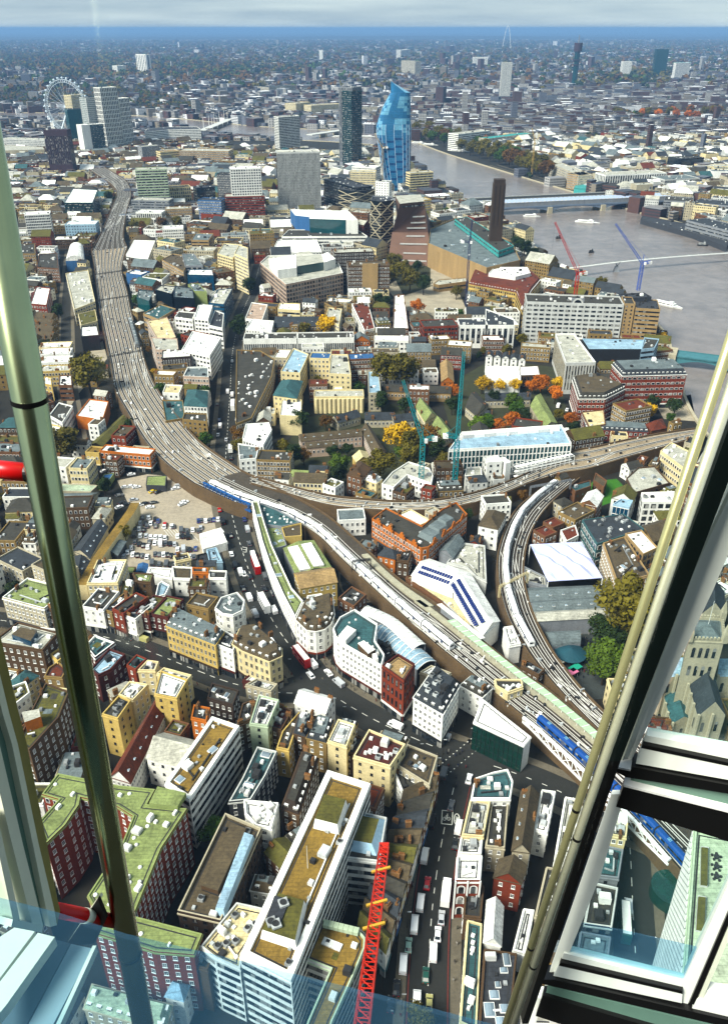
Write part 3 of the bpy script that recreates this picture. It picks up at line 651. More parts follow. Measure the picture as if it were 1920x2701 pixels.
train(V_curve,.30,4,8,TW,TW,'white train on the tightly curved viaduct by the market')
Lw=along(V_west,.88,0)[2]
train(V_west,.90,Lw*.40,4,roofm('lead'),wallm('grey'),'short grey train on the right edge of the left-hand railway curve',L=19)
train(V_main,.16,Lm*.775,4,TB,TB,'dark blue train crossing the white truss bridge in the lower right',mark=mat('pale blue mark',(.35,.6,.65),.5,0),hvac=False)
def gantry(v,s,lab,f0=-.02,f1=1.02,mt=UNITD):
 a,b=along(v,f0,s)[0],along(v,f1,s)[0];root=empty('signal_gantry',(a.x,a.y,v.z),lab,'gantry');m=MB()
 m.lattice((*a,v.z+6.2),(*b,v.z+6.2),.9,.9,12,.16);m.build('beam',mt,root)
 for p in(a,b):m=MB();m.lattice((*p,v.z),(*p,v.z+6.2),.7,.7,5,.16);m.build('leg',mt,root)
 m=MB()
 for k in range(4):p=a.lerp(b,(k+.5)/4);m.box((p.x,p.y,v.z+4.8),(.5,.4,1.2))
 m.build('signals',UNITD,root)
gantry(V_west,Lw*.36,'dark signal gantry over the tracks beside the round tree')
gantry(V_west,Lw*.62,'dark signal gantry furthest but one along the straight left tracks')
gantry(V_west,Lw*.78,'farthest dark signal gantry spanning the left tracks')
gantry(V_main,Lm*.40,'thin dark gantry standing across the long white train',0,.55)
gantry(V_curve,Lc*.50,'pale footbridge-like gantry over the curved viaduct train',-.08,1.1,wallm('cream'))
gantry(V_curve,Lc*.07,'grey gantry over the far end of the curved viaduct',-.1,1.1,wallm('grey'))
gb=empty('railway_bridge',(*D(510,1100),0),'blue lattice girder railway bridge over the wide street','bridge');m=MB()
BLU=mat('bridge blue',(.04,.13,.36),.6,.25,.5);a,b=D(455,1086,ZV),D(560,1136,ZV)
nb=12
for i in range(nb):
 p,q=a.lerp(b,i/nb),a.lerp(b,(i+1)/nb);m.bar((*p,ZV-1.5),(*q,ZV+3),.35);m.bar((*p,ZV+3),(*q,ZV-1.5),.35);m.bar((*p,ZV-1.5),(*p,ZV+3),.3)
m.bar((*a,ZV+3),(*b,ZV+3),.8);m.bar((*a,ZV-1.6),(*b,ZV-1.6),1.0);m.build('girder',BLU,gb)
m=MB();aa,bb_=D(453,1085,ZV),D(562,1134,ZV);e=(bb_-aa).normalized();nn=Vector((-e.y,e.x))*1.2
m.prism(ccw([aa+nn,bb_+nn,bb_-nn*.1,aa-nn*.1]),ZV-1.2,ZV-.3);m.build('deck',UNITD,gb)
tb=empty('truss_bridge',(*D(1250,1700),0),'white steel truss railway bridge over the street in the lower right','bridge')
WT=mat('truss white',(.74,.74,.72),.5,.12)
for f,nm in((-.03,'near_girder'),):
 m=MB();s0,s1=Lm*.765,Lm*.985;nb=14
 for i in range(nb):
  p=along(V_main,f,s0+(s1-s0)*i/nb)[0];q=along(V_main,f,s0+(s1-s0)*(i+1)/nb)[0]
  zt0=ZV+1.2;zb=ZV-4.2*math.sin(math.pi*min(1,max(.03,(i)/nb)))**.6;zb1=ZV-4.2*math.sin(math.pi*min(.97,(i+1)/nb))**.6
  m.bar((*p,zt0),(*q,zt0),1.1,.9);m.bar((*p,zb),(*q,zb1),.7);m.bar((*p,zt0),(*q,zb1),.32);m.bar((*p,zb),(*p,zt0),.32);m.bar((*q,zt0),(*p,zb),.25)
 m.build('girder',WT,tb)
m=MB()
for i in range(14):
 p=along(V_main,-.04,Lm*(.765+.22*i/13))[0];m.box((p.x,p.y,ZV+1.7),(.12,.12,1.1))
m.build('railing',WT,tb)
# BUILDINGS, nearest first
def annex(root,T,pts,z0,z1,wall,roof,name='penthouse',slope=None,label=None):
 q=[P2(T,p,z1)for p in pts]
 if len(q)==3:q=rect3(*q)
 q=ccw(q);m=MB()
 if slope:m.frustum(shrink(q,-slope),z0,q,z1,0,mt=1)
 else:m.prism(q,z0,z1,0,mt=1)
 o=m.build(name,[wallm(wall),roofm(roof)],root)
 if label:o['label']=label
 return o
def strips(root,T,a,b,n,size,z,mt,name,rz=None):
 pa,pb=P2(T,a,z),P2(T,b,z);e=pb-pa;m=MB();m.box((0,0,0),size);me=m.mesh(name,mt)
 for i in range(n):
  p=pa.lerp(pb,(i+.5)/n);inst(name,me,root,(p.x-root.location.x,p.y-root.location.y,z-root.location.z),math.atan2(e.y,e.x)if rz is None else rz)
SB_=('b',3.4,0,0,1.75,'d')
r=B('S',[(864,2036),(977,2072),(768,2592),(634,2524)],30,'white','gold',SB_,'long white and black striped office slab with ochre gravel roof in the foreground',name='office_slab',clutter=4,fans=3,par=1.0,pw=2.0)
annex(r,'S',[(855,2094),(912,2109),(890,2174),(831,2159)],30,34,'white','moss',slope=.6)
annex(r,'S',[(735,2355),(802,2375),(778,2480),(692,2452)],30,33.5,'white','moss',slope=.6)
annex(r,'S',[(724,2362),(764,2372),(738,2440),(700,2428)],33.5,34.0,'dgrey','dgrey','fan_deck')
for p in((748,2382),(716,2432),(728,2438)):
 q=P2('S',p,34.2);inst('fan_unit',FAN,r,(q.x-r.location.x,q.y-r.location.y,34.0),.4,(2.6,2.6,1.0))
m=MB();q=P2('S',(812,2290),30);m.tube((q.x,q.y,30),(q.x,q.y,40),.09,.05,8);m.build('mast',FR,r)
r=B('S',[(845,2429),(940,2451),(963,2478),(961,2506),(932,2577),(876,2700),(850,2790),(790,2790),(811,2700),(872,2560),(800,2532)],22,'pale','gold',SB_,'lower striped wing with ochre roof and rounded corner beside the red crane',name='office_wing',clutter=1,par=1.0,parc='pgreen')
strips(r,'S',(852,2482),(900,2502),6,(1.0,2.2,.5),22,UNITW,'roof_unit');strips(r,'S',(855,2440),(945,2462),7,(1.6,1.8,1.4),22.6,wallm('pgreen'),'roof_upstand')
r=B('S',[(945,2143),(1020,2160),(1000,2276),(915,2266)],22,'pale','felt',SB_,'striped block with blue glazed sloping roof behind the slab',name='office_block',clutter=2,rt='flat')
annex(r,'S',[(950,2150),(1000,2160),(980,2225),(925,2215)],22,24.5,'lblue','moss','roof_terrace',slope=2.2)
r=B('S',[(625,2384),(718,2405),(640,2520),(634,2560),(568,2530),(530,2500)],25,'white','cream',SB_,'flat pale yellow roof terrace crowded with air units left of the striped slab',name='office_terrace',clutter=9,fans=6,domes=4,parc='pale')
B('S',[(504,2500),(566,2522),(548,2562),(497,2545)],20,'brown','broof','none','windowless brown brick tower under the pale yellow terrace',name='stair_tower',clutter=1)
B('S',[(457,2589),(500,2601),(484,2640),(437,2628)],13,'white','lblue','sash','small pavilion with a white-ribbed glass pyramid roof near the bottom edge',name='glass_pavilion',rt='hip',rh=4)
B('S',[(244,2597),(455,2652),(436,2720),(222,2660)],13,'stone','pgreen','sash','pale green metal roofed block with a row of dormers at the bottom left',name='dormer_block',rt='mansard',rh=3,top='pgreen',clutter=4)
r=B('S',[(112,2097),(154,2042),(315,2074),(410,2084),(388,2124),(494,2135),(425,2240),(352,2418),(534,2465),(512,2520),(410,2512),(250,2462),(262,2420),(232,2365),(300,2262),(322,2230),(352,2155),(311,2129),(213,2104),(209,2125),(173,2178),(122,2228),(100,2174),(157,2110)],27,'redb','green',('p',3.3,2.7,1.25,1.9,'w'),'sprawling red brick block with flat green roof and white windows, lower left',name='brick_block',clutter=8,domes=12,par=.5,parc='green',units=1)
occupy([P2('S',q_,27)for q_ in((213,2104),(311,2129),(352,2155),(322,2230),(300,2262),(232,2365),(262,2420),(250,2470),(90,2420),(122,2228),(173,2178))])
annex(r,'S',[(416,2074),(491,2091),(469,2127),(394,2119)],27,29,'green','green','roof_house')
B('S',[(560,1893),(632,1918),(500,2112),(436,2070)],24,'white','gold',SB_,'narrow striped white building with ochre gravel roof beside the dark red tiled roof',name='office_slab',clutter=5,sky_=2,pw=1.3)
B('S',[(413,1843),(443,1869),(345,2066),(292,2050)],12,'white','rtile',('p',2.8,1.6,1.0,1.5,'w'),'long low building with dark red tiled roof and white timber gallery',name='galleried_inn',rt='gable',sky_=7,rh=5)
B('S',[(315,1837),(346,1851),(312,1899),(270,1887)],20,'yellow','felt','small','narrow yellow building with two round fans on its dark roof',name='yellow_house',clutter=0,fans=3)
B('S',[(343,1800),(392,1808),(352,1850),(314,1835)],17,'cream','wroof','sash','cream house with white flat roof behind the yellow building',name='town_house',clutter=4,units=1)
B('S',[(425,1772),(496,1796),(467,1846),(408,1834)],22,'yellow','wroof','small','yellow walled building with blotchy white flat roof above the tiled inn',name='yellow_house',clutter=2)
B('S',[(512,1862),(555,1870),(545,1905),(505,1896)],17,'orange','felt','sash','slim red and orange brick house at the head of the ochre roofed building',name='town_house',chim=2)
r=B('S',[(122,1804),(184,1827),(157,1894),(79,1981),(48,1961),(90,1867)],24,'brown','moss',('p',3.4,2.8,1.2,1.9,'w'),'tall brown brick block with mossy roof and white sash windows at the left edge',name='brick_block',clutter=3,chim=1)
annex(r,'S',[(58,1878),(104,1870),(108,1890),(66,1905)],24,29,'orange','proof','lift_house')
B('S',[(20,1818),(70,1800),(80,1830),(30,1870)],14,'white','moss','dense','white colonnaded house with dark roof left of the mossy brick block',name='town_house',clutter=2)
B('S',[(679,1973),(731,1985),(700,2050),(662,2112),(604,2118),(640,2055)],15,'dgrey','teal','sash','low building with faded teal flat roof between the striped blocks',name='teal_roofed_house',clutter=4,sky_=3,parc='pale')
B('S',[(797,1984),(840,2001),(788,2150),(742,2132)],15,'brown','dbrown','sash','dark brown terrace with white dormers behind the striped slab',name='dormer_terrace',rt='mansard',rh=3.5,top='felt',chim=3,clutter=1)
B('S',[(644,2113),(735,2121),(716,2188),(676,2180),(648,2150)],18,'white','wroof','wide','white flat roofed block with brick balconies above the brown long roof',name='white_block',clutter=7,units=1)
r=B('S',[(595,2150),(690,2190),(583,2434),(470,2408)],19,'dbrown','broof','dark','long dark brick building with brown roof and glazed slot left of the striped slab',name='brick_block',clutter=6,fans=3,par=1.2,parc='stone')
annex(r,'S',[(610,2170),(650,2185),(575,2350),(530,2335)],19,21.5,'brown','broof','upper_storey');annex(r,'S',[(645,2195),(668,2203),(590,2400),(570,2392)],19,22,'lblue','lblue','glazed_roof',slope=.5)
B('S',[(683,1836),(736,1849),(706,1918),(659,1912)],18,'pgreen','wroof','small','pale green house with white roof lights above the teal roofs',name='town_house',clutter=5,sky_=3)
B('S',[(733,1862),(772,1876),(742,1930),(708,1918)],13,'brown','dred','sash','small brown house with dark red flat roof',name='town_house',chim=2)
B('S',[(745,1932),(790,1880),(778,1936),(762,1982),(730,1975)],14,'yellow','broof','sash','tapering ochre house with brown roof',name='town_house',chim=1)
B('S',[(788,1884),(832,1889),(806,1944),(774,1934)],16,'brown','slate','sash','brown brick house with dormers, left of the white-roofed one',name='town_house',rt='mansard',rh=2.5,chim=2)
B('S',[(834,1889),(880,1900),(861,1960),(808,1946)],16,'stock','slate','sash','yellow-brown brick house with four white dormers',name='town_house',rt='mansard',rh=2.5,chim=2)
B('S',[(892,1900),(937,1914),(914,1973),(864,1958)],18,'cream','wroof','small','cream house with bright white roof beside the red roofed cube',name='town_house',clutter=1)
B('S',[(918,1940),(960,1950),(934,1992),(905,1985)],12,'brown','felt','sash','low dark house squeezed beside the white cube',name='town_house',clutter=2)
r=B('S',[(973,1928),(1069,1967),(1029,2026),(932,1999)],20,'cream','dred','small','white cube of a building with a dark red roof terrace',name='white_cube',clutter=6,units=1,par=1.0,fans=2)
B('S',[(1074,1966),(1154,1997),(1132,2074),(1048,2022)],15,'stone','broof','sash','corner building with ribbed brown roof at the crossing',name='corner_building',clutter=3,sky_=2)
B('S',[(1065,2030),(1125,2078),(1060,2090),(1040,2040)],12,'white','felt','sash','white backed house behind the corner building',name='town_house',clutter=2,chim=1)
a0,a1=Vector((1158,2040)),Vector((1016,2515));b0,b1=Vector((1072,2080)),Vector((945,2440))
NT=10
for i in range(NT):
 f0,f1=i/NT,(i+.97)/NT;zz=12.5+rnd.uniform(-1,1.5)
 pts=[tuple(a0.lerp(a1,f0)),tuple(a0.lerp(a1,f1)),tuple(b0.lerp(b1,f1)),tuple(b0.lerp(b1,f0))]
 pl=ccw([P2('S',p,zz)for p in pts]);s_=max(range(4),key=lambda k:P2('S',pts[0],zz).dot(Vector((0,0)))if 0 else 0)
 building(pl,zz,['stock','cream','brick','stone','white'][i%5],['broof','slate','moss','felt','broof'][(i*3)%5],'sash','%s house from the crossing in the terrace left of the high street'%['first','second','third','fourth','fifth','sixth','seventh','eighth','ninth','tenth'][i],name='terraced_house',group='terrace along the high street',rt='gable',ridge=(abs((pl[1]-pl[0]).normalized().x)>.6),rh=3.2,chim=2,shop=['dred','dgrey','blue','black','teal'][i%5])
B('S',[(1252,2056),(1300,2040),(1338,2032),(1352,2064),(1345,2110),(1242,2110)],15,'white','teal','sash','white corner house with faded teal roof right of the crossing',name='corner_house',clutter=3,chim=2,shop='dgrey')
B('S',[(1240,2112),(1292,2118),(1274,2210),(1218,2205)],14,'cream','proof','sash','cream house with messy pale roof right of the high street',name='town_house',clutter=7,chim=1,shop='dred')
B('S',[(1216,2208),(1272,2214),(1268,2256),(1208,2254)],12.5,'white','wroof','sash','low white roofed house above the arched brick front',name='town_house',clutter=3,shop='black')
r=B('S',[(1205,2262),(1271,2262),(1266,2326),(1201,2326)],18,'redb','wroof','none','narrow red brick house with white-trimmed arched windows and white roof',name='arched_house',par=1.0,parc='white',clutter=2)
def arch_window(w_,h_,fr=FR):
 m=MB();n=8
 def out(s,y):return[(-w_/2*s,y,0)]+[(w_/2*s,y,0)]+[(w_/2*s*math.cos(math.pi*k/n),y,h_-w_/2+w_/2*s*math.sin(math.pi*k/n))for k in range(n+1)]
 o,i_=out(1.25,-.12),out(.85,-.14);m.face(o,0);m.face(i_,1);return m.mesh('arched_window',[fr,WG])
AW=arch_window(2.0,3.6)
pa,pb=P2('S',(1201,2326),18),P2('S',(1266,2326),18);e=pb-pa
for j in range(3):
 for i in range(2):
  p=pa.lerp(pb,(i+.5)/2);inst('arched_window',AW,r,(p.x-r.location.x,p.y-r.location.y,12.5-j*5.2),math.atan2(e.y,e.x))
for k,x in enumerate((0,.5,1)):
 p=pa.lerp(pb,x);m=MB();m.box((p.x,p.y-.15,0),(.5,.5,18.5));m.build('quoin',FR,r)
B('S',[(1374,2090),(1420,2096),(1396,2250),(1350,2244)],14,'stone','broof','sash','long pitched brown roof with a bright white ridge light right of the high street',name='long_house',rt='gable',rh=4,chim=3,sky_=4)
r=B('S',[(1296,2118),(1340,2118),(1330,2240),(1280,2235)],12,'stone','felt','sash','dark roofed house row packed with white chimneys and vents',name='town_house',clutter=8,chim=2,units=1)
B('S',[(1316,2268),(1388,2285),(1374,2332),(1302,2315)],14,'redb','broof','sash','red brick house with a plain gable facing the camera',name='gabled_house',rt='gable',rh=4,ridge=False)
B('S',[(1284,2378),(1326,2392),(1320,2496),(1276,2486)],10,'white','wroof','none','white ribbed pitched roof in the row right of the high street',name='ribbed_hall',rt='gable',rh=3.5)
B('S',[(1277,2506),(1362,2518),(1342,2720),(1262,2720)],11,'brown','dgrey','sash','dark flat roof with two lines of square white roof lights',name='long_house',sky_=12,clutter=1)
B('S',[(1232,2430),(1270,2440),(1256,2720),(1212,2700)],10,'cream','teal','sash','narrow house strip with teal roof and white boxes beside the pavement',name='town_house',clutter=8,units=1,shop='dgrey')
B('S',[(1228,2332),(1276,2340),(1268,2425),(1222,2420)],11,'brown','felt','sash','low dark house just below the arched brick front',name='town_house',clutter=4,chim=1)
B('S',[(1428,2086),(1464,2091),(1442,2200),(1406,2190)],12,'white','wroof','sash','white roofed back building by the dark alley',name='back_house',clutter=6)
B('S',[(1490,2105),(1560,2120),(1530,2262),(1465,2250)],14,'white','proof','sash','white building half hidden behind the steel tubes',name='town_house',clutter=6,chim=2)
B('S',[(1440,2290),(1500,2300),(1470,2430),(1410,2420)],11,'stone','felt','sash','dark back building left of the steel tubes',name='back_house',clutter=6,units=1)
B('S',[(1380,2400),(1408,2404),(1385,2520),(1352,2510)],9,'white','wroof','none','thin white roofed outbuilding beside the ribbed hall',name='back_house',clutter=2)
B('S',[(1600,2140),(1656,2158),(1650,2212),(1590,2202)],14,'cream','proof','dense','cream terrace beneath the white truss seen through the right pane',name='town_house',clutter=6,chim=2)
B('S',[(1588,2232),(1642,2244),(1630,2320),(1566,2312)],12,'grey','teal','small','grey-green flat roof seen through the right pane',name='back_house',clutter=3)
B('S',[(1560,2330),(1628,2345),(1612,2450),(1540,2440)],12,'dgrey','felt','band','dark green roofed building with railings seen through the right pane',name='back_house',clutter=5,parc='pale')
B('S',[(1530,2460),(1610,2475),(1590,2620),(1505,2610)],12,'grey','lead','band','grey building with long white roof rails behind the blue reflection',name='back_house',clutter=5,units=1)
hN=height_of('S',(1830,2191),(1740,2545))
r=B('S',[(1830,2191),(2010,2225),(1985,2640),(1800,2592)],hN,'pgreen','pgreen','none','tall neighbouring office block with white lattice wall and roof terrace on the right',name='lattice_office',clutter=0,par=1.4)
pa,pb=P2('S',(1830,2191),hN),P2('S',(1800,2592),hN);e=pb-pa;L=e.length;e.normalize();nn=Vector((e.y,-e.x));nn=nn if nn.dot(-pa)>0 else-nn
gl=MB();mid=(pa+pb)/2+nn*.05;gl.box((mid.x,mid.y,1),(L-.4,.1,hN-2),math.atan2(e.y,e.x));gl.build('glazing',wallm('glasst'),r)
lt=MB();nl=int(L/2.0);nzl=int(hN/2.0);dn=nn*.35
for i in range(nl+nzl):
 for s_ in(1,-1):
  x0,z0_=(i,0)if s_==1 else(i-nzl,0)
  t0=max(0,-x0 if s_==1 else-x0);
  if s_==1:p0=(max(0,i-nzl),max(0,nzl-i)if False else 0)
for i in range(-nzl,nl):
 lo,hi=max(0,-i),min(nzl,nl-i)
 if hi>lo:
  p,q=pa+e*((i+lo)*2.0)+dn,pa+e*((i+hi)*2.0)+dn;lt.bar((*p,lo*2.0),(*q,hi*2.0),.3);
  p,q=pa+e*((nl-i-lo)*2.0)+dn,pa+e*((nl-i-hi)*2.0)+dn;lt.bar((*p,lo*2.0),(*q,hi*2.0),.3)
o=lt.build('lattice',wallm('pale'),r);o['kind']='stuff'
for pts in([(1848,2232),(1868,2234),(1866,2335),(1846,2332)],[(1840,2362),(1862,2365),(1858,2455),(1834,2450)]):
 annex(r,'S',pts,hN,hN+1.0,'pale','pale','planter');annex(r,'S',[(x*.86+sum(p[0]for p in pts)/4*.14,y*.96+sum(p[1]for p in pts)/4*.04)for x,y in pts],hN+1,hN+1.6,'moss','moss','hedge')
for k in range(3):
 q=P2('S',(1888,2262+k*26),hN);m=MB();m.tube((q.x,q.y,hN),(q.x,q.y,hN+.7),.6,.7,10)
 for t in range(5):m.box((q.x+math.cos(t*1.26)*1.1,q.y+math.sin(t*1.26)*1.1,hN),(.5,.5,.5))
 m.build('table_set',UNITD,r)
m=MB();q=P2('S',(1770,2345),4);m.tube((q.x,q.y,0),(q.x,q.y,5),6.5,6.5,28);tag(m.build('glass_drum',glass_mat('green drum glass',(.012,.07,.055),.1),None,(q.x,q.y,0)),'round dark green glass drum beside the lattice office','pavilion');bpy.data.objects['glass_drum'].location=(q.x,q.y,0)
r=B('S',[(1816,1690),(1908,1694),(1902,1636),(1826,1632)],42,'stone','lead','none','pale stone cathedral tower and slate roofed choir behind the right-hand frame',name='cathedral',cat='church',par=1.2,clutter=0)
tw=[P2('S',p,42)for p in[(1816,1690),(1908,1694),(1902,1636),(1826,1632)]];tw=ccw(tw)
for p in tw:m=MB();m.box((p.x,p.y,42),(2,2,4));m.frustum([(p.x-1,p.y-1),(p.x+1,p.y-1),(p.x+1,p.y+1),(p.x-1,p.y+1)],46,[(p.x-.1,p.y-.1),(p.x+.1,p.y-.1),(p.x+.1,p.y+.1),(p.x-.1,p.y+.1)],51);m.build('pinnacle',wallm('stone'),r)
AW2=arch_window(1.5,5.0,wallm('stone'))
for i in range(4):
 a,b=tw[i],tw[(i+1)%4];e=b-a;nr=Vector((e.y,-e.x))
 if nr.dot(-(a+b)/2)>0:
  for j in range(2):
   for k in range(4):
    if k in(0,3):pass
    p=a.lerp(b,.2+.2*k);inst('arched_window',AW2,r,(p.x-r.location.x,p.y-r.location.y,34-j*9),math.atan2(e.y,e.x))
for k in range(9):
 for i in range(4):
  a,b=tw[i],tw[(i+1)%4];p=a.lerp(b,(k+.5)/9);m=MB();m.box((p.x,p.y,43.2),(.7,.7,.9));m.build('merlon',wallm('stone'),r)
m=MB();c_=sum(tw,Vector((0,0)))/4;m.tube((c_.x,c_.y,42),(c_.x,c_.y,56),.1,.06,8);m.build('flagpole',FR,r)
m=MB();m.frustum([tuple(v)for v in shrink(tw,1.2)],42.2,[tuple(c_+(v-c_)*.15)for v in tw],45);m.build('tower_cap',roofm('lead'),r)
def nave(T,pts,h,rh,roofc,nm='nave'):
 q=ccw([P2(T,p,h)for p in pts]);
 if(q[1]-q[0]).length<(q[2]-q[1]).length:q=q[1:]+q[:1]
 m=MB();m.prism(q,0,h,0,top=False);m0,m1=(q[0]+q[3])/2,(q[1]+q[2])/2
 m.face([(*q[0],h),(*q[1],h),(*m1,h+rh),(*m0,h+rh)],1);m.face([(*q[2],h),(*q[3],h),(*m0,h+rh),(*m1,h+rh)],1);m.face([(*q[1],h),(*q[2],h),(*m1,h+rh)],0);m.face([(*q[3],h),(*q[0],h),(*m0,h+rh)],0)
 m.build(nm,[wallm('stone'),roofm(roofc)],r);occupy(q)
 for a,b in((q[0],q[1]),(q[2],q[3]),(q[1],q[2]),(q[3],q[0])):
  e=b-a;nr=Vector((e.y,-e.x))
  if nr.dot(-(a+b)/2)>0:
   nw=max(1,int(e.length/5))
   for k in range(nw):p=a.lerp(b,(k+.5)/nw);inst('arched_window',AW2,r,(p.x-r.location.x,p.y-r.location.y,h-8),math.atan2(e.y,e.x));mm=MB();p2=a.lerp(b,k/nw)+nr.normalized()*.6;mm.box((p2.x,p2.y,0),(.9,.9,h+1.5));mm.build('buttress',wallm('stone'),r)
nave('S',[(1811,1786),(1884,1783),(1912,1886),(1839,1890)],20,7,'slate','choir')
nave('S',[(1745,1742),(1806,1735),(1812,1778),(1750,1790)],19,5,'lblue','transept')
nave('S',[(1890,1740),(1960,1740),(1965,1785),(1890,1785)],19,5,'lblue','transept')
nave('S',[(1745,1815),(1800,1800),(1830,1900),(1770,1910)],9,3,'teal','aisle')
nave('S',[(1840,1560),(1910,1560),(1912,1625),(1842,1625)],22,7,'slate','nave')
r=B('31',[(605,790),(622,845),(660,885),(930,1042),(948,965),(885,870),(902,760),(750,662),(650,715)],18,'white','teal','dense','white curved corner block with teal roof and upper shutters facing the wide street',name='corner_block',clutter=4,units=1,par=1.0,shop='dred')
annex(r,'31',[(640,830),(700,760),(760,790),(690,860)],18,21,'white','wroof','roof_house');annex(r,'31',[(770,880),(810,860),(890,920),(840,950)],18,21,'brown','wroof','roof_house')
B('31',[(932,1040),(1040,962),(1152,1030),(1078,1145)],21,'redb','tan','tall','red brick block with flat tan roof between the two white street blocks',name='brick_block',par=1.2,parc='dred',clutter=1,shop='white')
r=B('D',[(922,1556),(988,1594),(1025,1530),(970,1488)],18,'white','slate','dense','white corner block with steep slate mansard above the high street crossing',name='corner_block',rt='mansard',rh=4,top='slate',fans=6,clutter=2,shop='black')
r=B('D',[(1076,1560),(1184,1645),(1168,1664),(1056,1612)],14,'white','wroof','none','dark green glass box with white roof beside the railway bridge',name='glass_box',par=.3,clutter=0)
q=[P2('D',p,14)for p in[(1056,1612),(1168,1664)]];e=q[1]-q[0];nn=Vector((e.y,-e.x)).normalized();nn=nn if nn.dot(-q[0])>0 else-nn;mid=(q[0]+q[1])/2+nn*.1
m=MB();m.box((mid.x,mid.y,.2),(e.length,.2,12.8),math.atan2(e.y,e.x));m.build('glazing',glass_mat('green drum glass',(.012,.07,.055),.1),r)
m=MB()
for i in range(12):p=q[0].lerp(q[1],i/11)+nn*.25;m.box((p.x,p.y,.2),(.12,.12,12.8),math.atan2(e.y,e.x))
for j in range(4):p=mid+nn*.12;m.box((p.x,p.y,3.2*(j+1)),(e.length,.1,.12),math.atan2(e.y,e.x))
m.build('mullions',FRD,r)
def vault(pts,z,wd,rh,label,T='31',rib=True,mt=None):
 c=spline([P2(T,p,z)for p in pts],6);root=empty('market_canopy',(c[0].x,c[0].y,0),label,'canopy');m=MB();n=len(c);ns=6;bd=band(c,wd)
 occupy(bd)
 for i in range(n-1):
  L0,R0,L1,R1=bd[i],bd[2*n-1-i],bd[i+1],bd[2*n-2-i]
  for k in range(ns):
   f0,f1=k/ns,(k+1)/ns;z0_,z1_=z+rh*math.sin(math.pi*f0),z+rh*math.sin(math.pi*f1)
   m.face([(*L0.lerp(R0,f0),z0_),(*L1.lerp(R1,f0),z0_),(*L1.lerp(R1,f1),z1_),(*L0.lerp(R0,f1),z1_)])
 m.build('glass_roof',mt or roofm('lblue'),root);
 for ln in(bd[:n],bd[n:][::-1]):
  m=MB();b2=band(ln,.3)
  for i in range(n-1):m.prism(ccw([b2[i],b2[i+1],b2[2*n-2-i],b2[2*n-1-i]]),0,z)
  m.build('side_wall',wallm('grey'),root)
 for i in range(0,n,2):
  m=MB()
  for k in range(ns):
   f0,f1=k/ns,(k+1)/ns;m.bar((*bd[i].lerp(bd[2*n-1-i],f0),z+.15+rh*math.sin(math.pi*f0)),(*bd[i].lerp(bd[2*n-1-i],f1),z+.15+rh*math.sin(math.pi*f1)),.28)
  m.build('rib',FR if rib else UNITD,root)
 return root
vault([(815,655),(920,700),(1000,745),(1090,825),(1180,905)],11,7,1.0,'white ridge canopy curving beside the railway behind the white corner block',mt=roofm('wroof'))
vault([(905,790),(990,830),(1060,890),(1140,950),(1230,1030)],9,10,2.0,'pale teal glass vault curving behind the white corner block')
B('31',[(1185,1080),(1260,1035),(1395,1085),(1330,1140)],11,'stone','wroof','none','flat white roof at the end of the teal glass vault',name='market_building',clutter=2)
B('31',[(905,900),(980,870),(1010,960),(960,990)],9,'dbrown','black','none','dark sunken roof tucked behind the white corner block',name='market_building',clutter=5,units=2)
B('31',[(62,-62),(104,-66),(150,90),(196,230),(255,360),(330,520),(405,606),(352,716),(268,556),(190,380),(130,204)],15,'white','green',('p',3.4,2.0,1.1,2.2,'w'),'long curving white terrace along the wide street',name='curved_terrace',clutter=5,sky_=5,par=1.0,shop='dgrey')
B('31',[(410,606),(600,556),(614,690),(590,750),(548,786),(490,800),(428,790),(356,722)],16,'white','broof',('p',3.6,2.4,1.4,2.4,'w'),'white rounded corner building with arched dormers and a red shopfront',name='flatiron_building',rt='mansard',rh=2.8,top='broof',clutter=5,chim=3,shop='redb',parc='white')
r=B('31',[(275,245),(475,192),(592,372),(360,425)],12,'grey','green','none','green roofed hall with two broad white roof lights',name='market_hall',clutter=0,rt='gable',rh=2)
for a,b in(((335,235),(420,390)),((425,215),(510,365))):
 pa,pb=P2('31',a,13.6),P2('31',b,13.6);e=pb-pa;m=MB();mid=(pa+pb)/2;m.box((mid.x,mid.y,13.2),(e.length,5.5,.9),math.atan2(e.y,e.x));m.build('roof_light',roofm('wroof'),r)
B('31',[(345,412),(470,366),(600,372),(590,470),(400,540)][:1]+[(586,372),(592,478)],14,'yellow','tan','sash','house with broad tan pitched roof on the flatiron block',name='gabled_house',rt='gable',rh=3.6)
B('31',[(106,-60),(228,-12),(390,76),(262,106),(158,92)],12,'grey','teal','none','dark teal roof dotted with small vents at the head of the flatiron block',name='market_hall',domes=10,clutter=2)
B('31',[(262,112),(392,82),(396,168),(282,176)],12,'yellow','broof','none','blank ochre brick block beside the railway on the flatiron block',name='brick_block',clutter=1)
B('31',[(160,102),(256,112),(296,232),(206,256)],11,'grey','green','none','dark green roof between the curved terrace and the railway',name='market_hall',sky_=4,clutter=1)
B('31',[(640,585),(745,640),(828,560),(730,505)],12,'brick','felt','sash','dark brick house with white windows under the railway',name='town_house',clutter=4)
